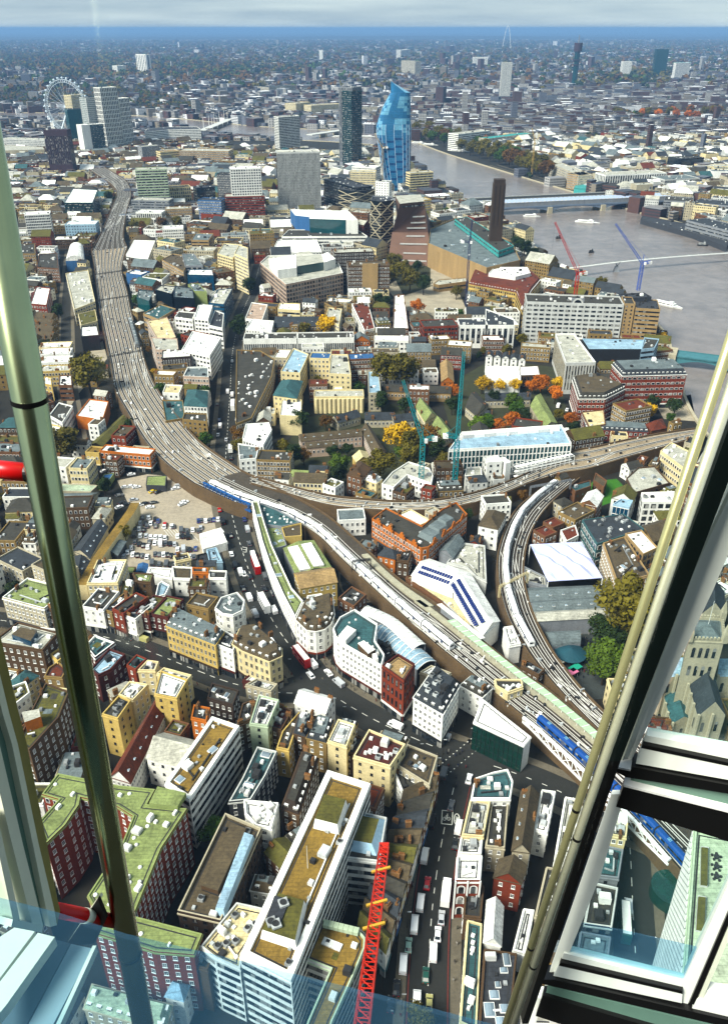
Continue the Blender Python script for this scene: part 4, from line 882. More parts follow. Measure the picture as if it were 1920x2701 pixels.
for nm,pts,lab in(('market_hall',[(918,1284),(958,1247),(1046,1278),(1010,1320)],'white folded hall roof with blue solar panels, upper left half'),('market_hall',[(1012,1321),(1048,1279),(1114,1386),(1076,1418)],'white folded hall roof with blue solar panels, lower right half')):
 r=B('D',pts,11,'white','wroof','none',lab,name=nm,rt='gable',rh=3.5)
 q=[P2('D',p,11)for p in pts];ax=q[1]-q[0]if(q[1]-q[0]).length>(q[2]-q[1]).length else q[2]-q[1];L=ax.length;ax.normalize();pr=Vector((-ax.y,ax.x));c_=sum(q,Vector((0,0)))/4;W=min((q[1]-q[0]).length,(q[2]-q[1]).length)
 pv=mat('solar panel',(.03,.05,.22),.25,.3,.6);pm_=MB();pm_.box((0,0,0),(1.15,2.0,.08));pme=pm_.mesh('solar_panel',pv);sgn=-1 if pr.dot(-c_)<0 else 1
 for row in(0,1):
  for i in range(int((L-4)/1.45)):
   off=sgn*W*(.16+.17*row);p=c_+ax*(-L/2+2.5+i*1.45)+pr*off;zz=11+3.5*(1-abs(off)/(W/2+.35))+.25
   o=inst('solar_panel',pme,r,(p.x-r.location.x,p.y-r.location.y,zz),math.atan2(ax.y,ax.x));o.rotation_euler=(-sgn*math.atan(3.5/(W/2)),0,math.atan2(ax.y,ax.x))
B('D',[(905,1290),(916,1286),(1008,1322),(1072,1418),(1058,1420),(985,1345)],7,'brick','cream','none','cream lean-to roof along the foot of the solar panelled hall',name='lean_to',clutter=1)
B('31',[(1315,262),(1405,165),(1478,195),(1405,310)],10,'grey','lead','none','grey pitched roof behind the orange gabled terrace',name='market_hall',rt='gable',rh=3)
B('31',[(1365,345),(1478,215),(1620,232),(1630,470),(1560,440),(1500,380)],8,'pale','proof','none','pale curved roof beside the tight railway curve',name='market_hall',clutter=10,units=1)
r=B('31',[(865,52),(1192,252),(1246,242),(1502,22),(1430,-58),(1330,-10),(1200,100),(960,-20)],15,'orange','felt',('p',3.4,2.1,1.1,1.9,'w'),'orange brick flatiron terrace with stepped gables and white windows',name='flatiron_terrace',chim=8,clutter=8,shop='dgrey')
for a,b,n in(((1250,238),(1500,25),4),((870,58),(1190,250),4)):
 pa,pb=P2('31',a,15.8),P2('31',b,15.8);e=pb-pa
 for i in range(n):p=pa.lerp(pb,(i+.5)/n);m=MB();m.box((p.x,p.y,15.5),(4.5,.5,1.5),math.atan2(e.y,e.x));m.box((p.x,p.y,17),(3,.5,1.2),math.atan2(e.y,e.x));m.box((p.x,p.y,18.2),(1.4,.5,1),math.atan2(e.y,e.x));m.build('stepped_gable',wallm('orange'),r)
for k in range(3):r2=annex(r,'31',[(1190+k*60,130-k*45),(1235+k*60,100-k*45),(1320+k*45,140-k*50),(1270+k*45,170-k*50)],14.9,18,'lead','lead','roof_gable',slope=1.2)
B('31',[(903,290),(1020,318),(1064,272),(960,236)],10,'orange','slate','sash','small orange brick house beside the railway with dark roof',name='town_house',rt='hip',rh=3,chim=1)
B('31',[(1030,330),(1066,276),(1140,262),(1110,340)],10,'brown','felt','sash','dark house with white windows next to the small orange one',name='town_house',chim=2)
fq=[P('32',p,12)for p in((298,222),(642,205),(782,446),(418,470))]
root=empty('folded_canopy',(*((fq[0]+fq[2])/2).xy,0),'lavender white folded canopy roof beside the curved railway','canopy');nx,ny=6,4;grid={}
for i in range(nx+1):
 for j in range(ny+1):
  a=fq[0].lerp(fq[1],i/nx);b=fq[3].lerp(fq[2],i/nx);p=a.lerp(b,j/ny);grid[i,j]=Vector((p.x,p.y,12.4+(0 if i in(0,nx)or j in(0,ny)else(2.2 if(i+j)%2 else-.6))))
cmt=mat('pale canopy sheet',(.50,.52,.70),.45,.12,.15)
for i in range(nx):
 for j in range(ny):
  A,B_,C_,D_=grid[i,j],grid[i+1,j],grid[i+1,j+1],grid[i,j+1];c_=(A+B_+C_+D_)/4;c_.z+=.7*(1 if(i+j)%2 else-1)
  m=MB()
  for u,v in((A,B_),(B_,C_),(C_,D_),(D_,A)):m.face([u,c_,v][::-1]);m.face([Vector((*u.xy,u.z-.2)),Vector((*c_.xy,c_.z-.2)),Vector((*v.xy,v.z-.2))])
  m.build('roof_panel',cmt,root)
for p in fq:m=MB();m.tube((p.x,p.y,0),(p.x,p.y,12),.3,.25,8);m.build('column',FR,root)
occupy([p.xy for p in fq])
B('32',[(645,58),(920,15),(1062,118),(745,218)],19,'teal','slate',('p',3.6,3,2.0,2.2,'w'),'modern block with blue-grey metal roof behind the folded canopy',name='modern_block',clutter=8,fans=6,par=.4)
B('32',[(785,215),(930,172),(1098,430),(882,486)],19,'tan','broof',('p',3.4,2.4,1.3,2.0,'w'),'tan brick warehouse with jumbled brown roofs right of the folded canopy',name='warehouse',clutter=8,sky_=2,chim=2)
B('32',[(932,152),(1042,128),(1150,246),(1052,292)],20,'tan','wroof','office','long white roofed warehouse partly behind the steel tubes',name='warehouse',clutter=4)
B('32',[(500,130),(600,95),(622,165),(540,205)],12,'white','rtile','sash','small white house with reddish roof beyond the folded canopy',name='town_house',clutter=1)
B('32',[(285,512),(806,490),(826,565),(300,600)],9,'grey','lead','none','upper span of the long grey market shed below the folded canopy',name='market_shed',rt='gable',rh=2.5,sky_=6)
B('32',[(302,604),(826,568),(842,640),(326,668)],9,'grey','lead','none','middle span of the long grey market shed below the folded canopy',name='market_shed',rt='gable',rh=2.5,sky_=6)
B('32',[(328,672),(842,644),(838,706),(350,732)],9,'grey','proof','none','lowest span of the long grey market shed below the folded canopy',name='market_shed',rt='gable',rh=2.0)
B('32',[(392,810),(628,800),(636,880),(440,905)],5,'grey','lead','none','curved grey stall canopy below the market shed',name='stall_canopy',rt='barrel',rh=2.5)
B('32',[(255,370),(400,440),(410,505),(262,470)],8,'grey','proof','none','pale wedge roof between the curved railway and the folded canopy',name='market_shed',clutter=3)
c_=P('32',(570,940),4);m=MB();n=16
for k in range(n):
 t0,t1=2*math.pi*k/n,2*math.pi*(k+1)/n;m.face([(c_.x,c_.y,6.5),(c_.x+7*math.cos(t0),c_.y+7*math.sin(t0),3.6),(c_.x+7*math.cos(t1),c_.y+7*math.sin(t1),3.6)])
r=empty('parasol',(c_.x,c_.y,0),'large dark teal ribbed parasol in the market square','parasol');m.build('canopy',mat('teal fabric',(.03,.10,.13),.8,.2),r);m=MB();m.tube((c_.x,c_.y,0),(c_.x,c_.y,6.4),.15,.1,8);m.build('pole',FR,r)
for(x,y,cl,lab)in((600,1038,(.05,.32,.22),'green striped market stall roof near the trees'),(575,1070,(.6,.22,.32),'pink market stall roof near the trees'),(520,985,(.6,.58,.5),'white market stall roof beside the parasol')):
 p=P2('32',(x,y),3);r=empty('market_stall',(p.x,p.y,0),lab,'stall');m=MB();m.box((p.x,p.y,2.6),(6,3.2,.25),.6);m.build('awning',mat('stall '+lab[:5],cl,.8,.2),r)
 for dx,dy in((-2.6,-1.3),(2.6,-1.3),(2.6,1.3),(-2.6,1.3)):m=MB();q=(p.x+dx*.825-dy*.565,p.y+dx*.565+dy*.825);m.tube((*q,0),(*q,2.6),.06,.06,6);m.build('pole',FR,r)
 m=MB();m.box((p.x,p.y,.2),(4.8,1.2,.8),.6);m.build('counter',wallm('tan'),r)
r=B('42',[(60,-15),(240,-12),(250,40),(150,75),(70,30)],12,'cream','felt','sash','yellow rounded pub with a dark roof terrace wedged between the railway lines',name='pub',clutter=6,units=1)
B('32',[(120,780),(180,770),(235,890),(160,905)],10,'white','wroof','none','white roofed hut wedged between the two railways',name='market_hall',clutter=6,units=1)
# BUILDINGS, middle distance
r=B('30',[(1112,762),(1442,892),(1502,802),(1190,655)],17,'yellow','lead',('p',3.6,2.2,1.2,2.2,'s'),'ornate yellow stone building with grey mansard roof on the side street',name='ornate_building',rt='mansard',rh=3,top='lead',chim=4,shop='dbrown',clutter=2)
B('30',[(1444,893),(1562,938),(1600,852),(1506,804)],15,'white','slate','sash','narrow white house between the two yellow stone buildings',name='town_house',chim=2,shop='dred',clutter=2)
B('31',[(-68,884),(0,930),(180,1002),(262,965),(262,915),(96,770),(-18,782)],17,'cream','broof',('p',3.6,2.5,1.3,2.2,'s'),'cream stone corner building with brown gabled roof beside the bus',name='corner_building',rt='mansard',rh=3,top='broof',chim=3,shop='dbrown',clutter=3)
B('30',[(1440,652),(1490,690),(1560,700),(1625,668),(1640,600),(1590,545),(1480,580)],16,'white','lead',('p',3.4,2.2,1.4,2.2,'w'),'white rounded building with arched window rows left of the wide street',name='rounded_building',clutter=3,parc='white',shop='dgrey')
rowd=[((550,642),(694,665),'white','felt',13,'white house with a red curved gable','white'),((697,662),(752,680),'stock','slate',12,'narrow yellow brick house between the white and red gables','dgrey'),((754,655),(828,690),'redb','felt',14,'narrow red brick house with white arched gable','dred'),((831,700),(908,728),'white','slate',12,'white house with tall dark windows and pale blue roof','white'),((911,684),(1000,706),'dred','moss',12,'dark red brick house with mossy roof','white'),((1003,690),(1124,716),'dred','green',12,'wide dark red brick house with green roof','black')]
for a,b,wl,rf,h,lab,sh in rowd:B('30',[a,b],h,wl,rf,'sash',lab+' on the side street',dep=15,name='street_house',chim=2,shop=sh,clutter=2,group='houses on the side street')
rg=B('30',[(20,580),(300,655)],15,'stone','green','dense','pale stone terrace with green flat roof left of the steel pole',dep=17,name='stone_terrace',clutter=4,chim=4,shop='dgrey',parc='white')
B('30',[(300,640),(360,665)],14,'brown','felt','sash','brown house half hidden by the steel pole on the side street',dep=14,name='street_house',chim=2)
r=B('30',[(125,745),(395,815),(290,935),(-50,880)],18,'brown','proof',('p',3.6,3.0,1.3,1.9,'w'),'square dark brown brick building with a glass penthouse at the left edge',name='brick_block',clutter=6,units=1)
annex(r,'30',[(80,820),(140,770),(250,795),(205,865)],18,21,'glassb','broof')
B('30',[(610,1062),(735,925),(842,962),(750,1062),(660,1105)],14,'dred','lblue','sash','red walled building with pale glassy roof just right of the steel pole',name='glass_roofed_house',clutter=3,par=1)
B('30',[(575,905),(640,835),(772,885),(640,985)],14,'dred','teal','sash','red walled building with teal roof and white bars behind the pole',name='glass_roofed_house',clutter=2,par=1,parc='white')
B('30',[(850,1032),(918,962),(985,990),(910,1066)],13,'redb','bteal','sash','small red building with bright turquoise roof',name='glass_roofed_house',clutter=2)
B('30',[(925,1068),(990,1000),(1065,1010),(1040,1070)],13,'cream','proof','sash','cream house with cluttered grey roof on the near side of the side street',name='town_house',clutter=6)
B('30',[(330,1050),(395,1010),(450,1060),(420,1120),(300,1110)],12,'stock','rtile','sash','house with rusty red flat roof left of the pole',name='town_house',clutter=1)
B('30',[(340,960),(400,920),(440,970),(390,1010)],13,'yellow','gold','sash','small ochre house beside the pole',name='town_house',clutter=1)
B('30',[(1050,1090),(1100,1050),(1285,1100),(1240,1150)],12,'cream','proof','sash','pale flat roof on the corner below the side street',name='town_house',clutter=3)
B('31',[(0,1135),(60,1085),(190,1120),(160,1170)],4,'dred','wroof','none','low red kiosk with pale roof by the road fork',name='kiosk',clutter=0)
B('31',[(20,1165),(100,1120),(235,1160),(190,1210)],11,'stone','proof','sash','pale roofed house at the tip of the road fork',name='corner_house',clutter=4)
B('41',[(0,150),(80,120),(60,250),(-40,300)],15,'brown','felt','sash','dark house at the left of the pale green house',name='town_house',chim=2)
B('40',[(1420,10),(1600,60),(1560,160),(1390,110)],13,'dbrown','felt','sash','dark flat roofed house with white rooflight strip near the road fork',name='town_house',sky_=3,clutter=3)
wl=[P2('30',p,9)for p in((548,490),(600,400),(660,300),(740,185),(820,75),(880,-10),(905,-60))]
bp=band(spline(wl,4),5);building(bp,9,'cream','gold','none','tall blank curved cream wall beside the car park',name='curved_wall',cat='wall',par=0,clutter=0)
B('30',[(490,262),(650,60),(722,105),(604,312)],9,'stone','slate','none','long slate roof with white roof lights beside the curved cream wall',name='long_shed',rt='gable',rh=3,sky_=6)
B('30',[(505,300),(600,330),(560,430),(500,400)],8,'stone','slate','none','slate roof at the lower end of the curved cream wall',name='long_shed',rt='gable',rh=2.5,sky_=2)
B('30',[(712,268),(770,205),(845,200),(790,290)],5,'dgrey','lead','none','grey ribbed shed in the car park',name='shed',rt='gable',rh=1.5)
B('30',[(755,405),(775,365),(912,370),(895,412)],4,'brown','green','none','low green roofed shed at the car park edge',name='shed',clutter=0,par=.2)
B('30',[(915,400),(930,350),(992,350),(985,405)],4,'blue','blue','none','low blue tarpaulin shed at the car park edge',name='shed',rt='gable',rh=1)
B('30',[(985,408),(1000,370),(1165,380),(1150,450),(1090,440)],6,'white','wroof','none','long white lean-to roof below the car park',name='shed',clutter=0,par=.2)
r=B('30',[(1335,150),(1480,108),(1522,205),(1362,252)],5,'white','wroof','none','white ridged roof deck at the right side of the car park',name='deck_building',clutter=0,par=.3)
strips(r,'30',(1350,165),(1490,125),6,(2.5,5,.4),5,UNITW,'roof_panel');strips(r,'30',(1370,230),(1510,190),6,(2.5,5,.4),5,UNITW,'roof_panel')
B('30',[(1385,260),(1450,245),(1490,335),(1400,340)],8,'lblue','lblue','none','pale blue roofed hut below the white deck',name='shed',clutter=1)
B('30',[(1320,295),(1385,280),(1405,350),(1325,365)],8,'black','dgrey','none','black boxy hut below the white deck',name='shed',clutter=1)
B('30',[(1155,372),(1288,378),(1286,456),(1165,452)],10,'white','broof','small','white walled house with brown roof between car park and side street',name='back_house',clutter=0)
B('30',[(1290,378),(1392,382),(1396,412),(1292,410)],12,'orange','felt','small','orange walled house next to the white one behind the side street',name='back_house',clutter=1)
B('30',[(1400,398),(1520,402),(1512,452),(1400,450)],11,'white','felt','wide','white box house with two dark windows by the wide street',name='back_house',clutter=1)
B('30',[(1060,490),(1085,470),(1140,500),(1110,560),(1040,580)],9,'white','lblue','none','pale blue lean-to roof among the back yards',name='back_house',clutter=0)
B('30',[(890,415),(1030,420),(1010,480),(920,470)],11,'brown','green','small','green flat roofed back building below the car park',name='back_house',clutter=2)
B('30',[(820,470),(905,470),(890,580),(800,560)],10,'brown','moss','small','mossy roofed back building behind the red houses',name='back_house',clutter=3)
B('20',[(668,738),(1005,768)],12,'orange','wroof',('p',3.2,2.6,1.4,1.8,'w'),'orange brick terrace with long white roof beside the railway curve',dep=9,name='orange_terrace',clutter=2,shop='white')
B('20',[(572,748),(664,756)],11,'yellow','gold','sash','yellow house joined to the left end of the orange terrace',dep=9,name='town_house',clutter=1,shop='cream')
B('20',[(512,505),(690,532),(730,408),(600,392)],9,'orange','wroof','none','orange brick shed with white roof boxes near the round tree',name='brick_shed',clutter=6,units=1)
B('20',[(606,692),(822,496),(852,532),(688,704)],6,'dbrown','moss','none','long low mossy brown roof beside the railway',name='long_shed',rt='gable',rh=2)
B('20',[(332,502),(420,552),(490,440),(398,416)],13,'white','felt','dense','white house row with dark roof right of the steel pole',name='town_house',clutter=3)
B('20',[(342,560),(412,575),(400,640),(340,640)],9,'yellow','wroof','small','low yellow house beside the steel pole',name='town_house',clutter=1)
B('20',[(1222,528),(1388,545),(1386,490),(1235,485)],14,'stock','felt','small','blank yellow brick building end on the wide street',name='brick_building',clutter=3)
B('20',[(1232,432),(1386,440),(1392,335),(1258,325)],15,'white','teal','dense','white arcaded building with teal hipped roof on the wide street',name='hipped_building',rt='hip',rh=4)
B('20',[(1085,400),(1225,400),(1240,520),(1110,540)],9,'stock','teal','none','dark green roofed sheds behind the teal hipped roof',name='brick_shed',clutter=6)
B('20',[(1228,242),(1398,250),(1394,178),(1258,182)],16,'pink','lead','dense','pink and white corner pub building on the wide street',name='corner_pub',clutter=4,parc='white',par=1.2)
B('20',[(1090,350),(1200,355),(1225,300),(1110,295)],9,'white','cream','small','cream canopied house beside the railway on the left',name='town_house',clutter=1)
B('20',[(1085,118),(1278,106)],18,'dbrown','white',('p',17,1.9,.5,13,'w'),'dark brown block with white vertical ribs near the railway',dep=18,name='ribbed_block',clutter=5,units=1)
B('20',[(1042,62),(1198,70),(1188,-12),(1010,-22)],17,'pink','proof','sash','pink brick block with arched windows near the railway',name='brick_block',clutter=3)
B('20',[(1218,62),(1405,102),(1482,-20),(1290,-62)],20,'white','wroof','wide','white office with a drum roof beside the wide street',name='white_office',clutter=9,units=1)
B('20',[(650,958),(700,892),(766,886),(712,966)],4,'green','blue','none','blue and green market roof at the top of the car park',name='shed',par=.2,clutter=0)
B('20',[(978,965),(985,905),(1118,900),(1110,970)],4,'dgrey','green','none','green stall roof at the top right of the car park',name='shed',par=.2,clutter=0)
B('20',[(412,955),(660,965),(610,1010),(412,1005)],6,'stone','pgreen','none','pale green long roof right of the steel pole',name='long_shed',clutter=1,par=.3)
B('20',[(425,1020),(655,1015),(590,1075),(430,1080)],7,'stone','lead','none','grey glazed shed roof right of the steel pole',name='long_shed',rt='gable',rh=2,sky_=4)
B('21',[(-40,62),(120,68),(216,126),(196,240),(60,520),(-46,560)],17,'stock','felt',('p',3.4,2.1,1.2,2.0,'w'),'long brick terrace with plant filled dark roof on the wide street',name='long_terrace',clutter=18,units=1,chim=6,shop='dred')
B('21',[(22,560),(178,550),(196,600),(140,700),(0,655)],16,'white','wroof','dense','white wedge shaped building with bright roof by the wide street',name='wedge_building',clutter=3)
B('21',[(-30,690),(110,712),(92,790),(-20,800)],15,'white','lead','sash','white house with arched top windows at the tip of the wedge',name='wedge_building',chim=2,clutter=2)
B('21',[(92,800),(318,808)],14,'stock','felt',('p',3.2,2.0,1.2,1.9,'w'),'yellow brick flats with dark window grid above the railway junction',dep=14,name='brick_flats',clutter=5,chim=3)
B('21',[(255,208),(342,52),(442,92),(385,218)],20,'cream','lblue','small','yellow stone wing with pale blue roof, upper left of the courtyard complex',name='yellow_complex',clutter=2,sky_=2)
B('21',[(205,362),(262,262),(402,266),(362,384)],17,'cream','teal','small','yellow stone wing with teal glass lantern roof',name='yellow_complex',rt='hip',rh=4)
B('21',[(248,502),(262,392),(396,398),(392,508)],14,'cream','wroof','none','white flat roofed block below the teal lantern roof',name='yellow_complex',clutter=1)
B('21',[(446,118),(582,122)],20,'cream','blue','sash','yellow stone range with dark blue roof behind the courtyard',dep=14,name='yellow_complex',clutter=2)
B('21',[(716,128),(890,120)],19,'brick','blue','dense','brick and cream range with dark blue roof right of the courtyard',dep=14,name='yellow_complex',clutter=3)
B('21',[(578,222),(726,228),(704,95),(590,92)],20,'cream','proof','small','yellow tower block with pale roof in the middle of the courtyard complex',name='yellow_complex',clutter=6)
r=B('21',[(478,378),(812,374)],12,'cream','proof','none','cream building fronted by a row of organ pipe bays',dep=13,name='scalloped_building',clutter=3)
pa,pb=P2('21',(478,378),12),P2('21',(812,374),12)
for i in range(11):p=pa.lerp(pb,(i+.5)/11);m=MB();m.tube((p.x,p.y,0),(p.x,p.y,11.2),(pb-pa).length/23,(pb-pa).length/23,12);m.build('bay',wallm('cream'),r)
B('21',[(842,352),(926,352),(910,212),(836,200)],14,'stone','lblue','small','narrow block with pale blue roof beside the big dark tree',name='yellow_complex',clutter=2)
B('21',[(940,335),(1392,350)],7,'tan','felt','sash','long tan almshouse row with dark roof behind the teal crane',dep=10,name='almshouse_row',rt='gable',chim=6)
for i,(a,b,lab)in enumerate((((640,548),(790,505),'left slate roofed cottage row in the garden'),((820,528),(1010,526),'middle slate roofed cottage row in the garden'),((1016,545),(1150,530),'right slate roofed cottage row in the garden'))):
 B('21',[a,b],6,'stone','slate','sash',lab,dep=10,name='cottage_row',rt='gable',chim=4,group='cottage rows in the garden')
B('21',[(390,672),(800,634)],8,'pink','broof','sash','long brown roofed almshouse range, far side of the small courtyard',dep=9,name='almshouse',rt='gable',sky_=7,chim=3)
B('21',[(430,716),(640,700)],7,'pink','broof','sash','short brown roofed almshouse range in front of the long one',dep=7,name='almshouse',rt='gable',sky_=4)
B('21',[(795,592),(852,572),(962,742),(880,772)],8,'pink','broof','sash','brown roofed almshouse range closing the right of the courtyard',name='almshouse',rt='gable',sky_=4)
B('21',[(735,770),(830,742),(850,790),(760,810)],8,'yellow','cream','none','yellow gabled hall at the open end of the almshouse courtyard',name='almshouse',rt='gable',rh=3)
B('21',[(698,892),(792,922),(862,850),(782,802)],14,'brick','brown','sash','tall brick house with brown hipped roof and red arched porch near the railway',name='tall_house',rt='hip',rh=3,chim=3)
B('21',[(442,882),(562,888)],7,'stone','slate','sash','grey roofed pair of houses with white top in the railway garden',dep=9,name='garden_house',rt='gable',chim=1)
B('21',[(322,905),(432,912)],6,'stone','green','small','dark green roofed garden house near the railway',dep=9,name='garden_house',rt='gable',rh=2.5)
r=B('21',[(930,962),(1000,882),(1110,812),(1248,856),(1274,906),(1262,960),(1100,900),(1010,985)],12,'white','proof','sash','white wrapped building site block at the foot of the teal crane',name='site_block',clutter=4)
r=B('D',[(1000,1006),(1030,966),(1252,950),(1274,992)],19,'white','lblue','fin','long glass and white new block under scaffolding beside the teal crane',name='new_block',clutter=4,glass='glasst',par=1)
strips(r,'D',(1030,975),(1245,958),9,(7,5,2.2),19,UNITW,'roof_pod')
for k,(x0,x1,y,h,lab)in enumerate(((1086,1120,1034,16,'slim white tower of the new block with small square windows'),(1128,1140,1036,15,'thin white slab standing in front of the scaffolding'))):
 B('D',[(x0,y),(x1,y-3)],h,'white','wroof','small' if k==0 else 'none',lab,dep=8,name='site_tower',clutter=0)
sc=empty('scaffolding',(*D(1190,1060),0),'grey scaffolding frame on the right half of the new block','scaffold');m=MB()
pa,pb=D(1142,1040,12),D(1268,1012,12);e=(pb-pa).normalized();nn=Vector((-e.y,e.x));nn=nn if nn.dot(pa)<0 else-nn
for i in range(13):
 p=pa.lerp(pb,i/12)
 for s_ in(0,6):q=p+nn*s_;m.bar((*q,0),(*q,13),.2)
 m.bar((*p,13),(*(p+nn*6),13),.2)
for z in(3,6.3,9.6,13):
 for s_ in(0,6):m.bar((*(pa+nn*s_),z),(*(pb+nn*s_),z),.22);
 m.bar((*(pa+nn*3),z),(*(pb+nn*3),z),2.0,.1)
m.build('frame',UNITW,sc)
B('D',[(1040,1045),(1072,1043),(1075,1062),(1036,1064)],10,'white','proof','wide','low white stepped part of the building site between the two teal cranes',name='site_block',clutter=3)
B('22',[(915,232),(1345,222)],26,'redb','slate',('p',3.6,3.4,2.4,1.5,'w'),'big red brick and white riverside block with grey mansard',dep=24,name='riverside_block',rt='mansard',rh=4,top='lead',clutter=4,shop='white',parc='white')
B('22',[(622,385),(802,385),(936,318),(722,238),(580,258)],20,'redb','felt',('p',3.6,3.0,1.8,1.5,'w'),'red and white block with brown hipped mansard left of the riverside block',name='riverside_block',rt='mansard',rh=4,top='broof',clutter=2,shop='white',parc='white')
B('22',[(642,478),(790,462),(802,560),(690,576)],11,'brick','cream','sash','low red block with cream arched roof below the hipped mansard',name='riverside_block',clutter=2,par=.6)
B('22',[(666,590),(1090,612)],8,'redb','slate',('p',3.4,3.0,1.5,1.7,'w'),'long low red brick range with slate roof above the railway',dep=12,name='riverside_range',rt='mansard',rh=2.5,clutter=1)
B('22',[(1060,560),(1180,520),(1210,580),(1110,600)],6,'brick','rtile','none','small reddish conical roofed pavilion near the river',name='pavilion',rt='hip',rh=4)
B('22',[(465,-40),(592,-42),(736,152),(536,156)],24,'pale','proof',('p',22,2.2,.9,19,'s'),'pale office wing with vertical fins and white rimmed roof',name='riverside_office',clutter=3,parc='white',par=1.5)
B('22',[(692,62),(1046,62),(1072,0),(645,-8)],24,'black','lblue','none','black fronted office with pale blue roof rim near the river',name='riverside_office',clutter=1,parc='lblue',par=1.2)
B('22',[(1040,60),(1130,50),(1160,-10),(1060,-20)],25,'lblue','felt','band','pale blue end of the black fronted office with roof railings',name='riverside_office',clutter=4)
B('22',[(0,262),(235,262),(236,172),(0,168)],11,'white','wroof','none','bright white flat roofed hall behind the orange trees',name='white_hall',clutter=0,par=.4)
B('22',[(230,232),(366,228),(352,166),(226,172)],11,'brown','wroof','tall','white roofed block with brown front beside the white hall',name='white_hall',clutter=0,par=.4)
for i in range(5):B('22',[(2+i*55,100+i*6),(46+i*55,103+i*6)],14,'white','slate','small','white gable-ended house, %s from the left in the row behind the white hall'%['first','second','third','fourth','fifth'][i],dep=11,name='gabled_house',rt='gable',ridge=None,chim=1,group='white gabled row')
B('22',[(300,430),(368,352),(478,548),(390,580)],7,'stone','green','none','long mossy slate roof among the autumn trees',name='long_shed',rt='gable',rh=3)
B('22',[(0,400),(300,390),(300,345),(0,345)],6,'stone','slate','sash','low slate terrace in front of the orange trees',name='cottage_row',rt='gable',rh=3,chim=3)
B('22',[(0,470),(45,480),(40,520),(0,515)],9,'tan','slate','sash','tan cottage with slate roof left of the green trees',name='cottage',rt='gable',chim=1)
B('21',[(1330,272),(1412,272),(1402,150),(1322,148)],8,'orange','tan','small','orange walled chapel with long tan pitched roof',name='chapel',rt='gable',rh=4)
B('21',[(1270,560),(1330,520),(1410,620),(1340,660)],6,'stone','green','sash','cottage with mossy roof right of the autumn trees',name='cottage',rt='gable',chim=1)
B('21',[(1490,440),(1560,340),(1640,430),(1560,500)],7,'stone','felt','sash','angled dark cottage behind the right teal crane',name='cottage',rt='gable',chim=2)
B('21',[(1160,440),(1210,400),(1300,500),(1220,540)],7,'cream','green','sash','cream cottage with green roof behind the left teal crane',name='cottage',rt='gable',chim=1)
B('22',[(1168,740),(1240,682),(1400,762),(1330,860)],14,'cream','proof','dense','cream warehouse with white plant roof right of the railway fan',name='warehouse',clutter=8,units=1)
B('22',[(940,922),(1020,852),(1130,842),(1232,955),(990,1022)],11,'brown','proof','small','brown brick building with pale roof and sunken light well by the lawn',name='brick_building',clutter=2,sky_=2)
B('22',[(1050,1082),(1252,1080),(1262,1012),(1040,1020)],17,'white','white',('p',3.8,3.4,2.4,2.4,'d'),'white framed office with large dark windows right of the lawn',name='white_office',clutter=4,fans=2)
B('22',[(850,1096),(905,1060),(985,1072),(960,1120)],15,'lblue','lblue','curtain','small blue glass block beside the white framed office',name='glass_block',clutter=1,glass='glassb')
r=B('22',[(556,975),(700,935),(706,975),(600,1012)],7,'brick','teal','small','red brick house with flat teal roof on the lawn',name='brick_house',clutter=1,parc='brick')
B('22',[(720,935),(735,885),(812,940),(790,985)],7,'brick','broof','small','red brick wing with brown roof at the lawn edge',name='brick_house',clutter=0)
tw_=[(1180,860),(1110,800),(1190,790)]
# BUILDINGS, far side (tiles 10, 11, 12) and towers
OFF=('p',3.8,3.4,1.9,2.2,'d')
r=B('11',[(290,768),(672,692),(632,602),(545,565),(172,575),(118,622)],(276,938),'pink','proof',OFF,'large pale pink office block with recessed green glass court',name='office_block',clutter=8,units=1,par=1.2,parc='white')
hh=height_of('11',(290,768),(276,938))
annex(r,'11',[(235,665),(362,650),(358,560),(175,590)],hh,hh+9,'white','wroof','upper_storeys');annex(r,'11',[(545,615),(622,590),(570,545),(530,560)],hh,hh+9,'white','wroof','upper_storeys')
annex(r,'11',[(365,640),(545,612),(530,560),(360,575)],hh,hh+8.6,'glasst','proof','glass_court')
B('11',[(190,560),(532,545),(492,456),(238,462)],(190,640),'white','wroof',OFF,'white angled office roof behind the pale pink block',name='office_block',clutter=9,units=1)
h1=height_of('11',(835,445),(835,540))
r=B('11',[(262,445),(835,442),(770,400),(310,398)],h1,'white','felt','band','white banded office podium with set back upper floors',name='office_block',clutter=4)
q=P2('11',(352,405),h1);dd=ray(px('11',(352,300)));
h2=HC+dd.z*(q.y+12)/dd.y
for pts,wl,nm in(([(352,300),(446,310),(430,262),(318,258)],'blue','upper_storeys'),([(448,322),(690,330),(650,268),(432,262)],'glasst','glass_court'),([(692,330),(772,330),(706,268),(652,266)],'white','upper_storeys')):annex(r,'11',pts,h1,h2,wl,'wroof',nm)
hx=height_of('11',(705,645),(722,868))
r=B('11',[(705,645),(985,640)],hx,'brown','broof',('p',3.3,2.6,1.4,1.7,'w'),'brown and tan brick mansion block with white windows and white base',dep=22,name='mansion_block',clutter=8,chim=5,shop='white')
q0,q1=P2('11',(800,643),hx),P2('11',(905,642),hx);e=q1-q0;m=MB();mid=(q0+q1)/2;m.box((mid.x,mid.y-.4,4),(e.length,1.4,hx-1),math.atan2(e.y,e.x));m.build('centre_bay',wallm('tan'),r)
B('11',[(612,555),(880,545)],hx+2,'dbrown','proof','sash','dark brick mansion block behind the tan one',dep=18,name='mansion_block',clutter=6,chim=5)
TB_=mat('perforated brick',(.20,.125,.095),.9,.22,.1,1.5)
zt=64.0;top=[P2('11',p,zt)for p in((1052,222),(1215,205),(1188,160),(1020,168))]
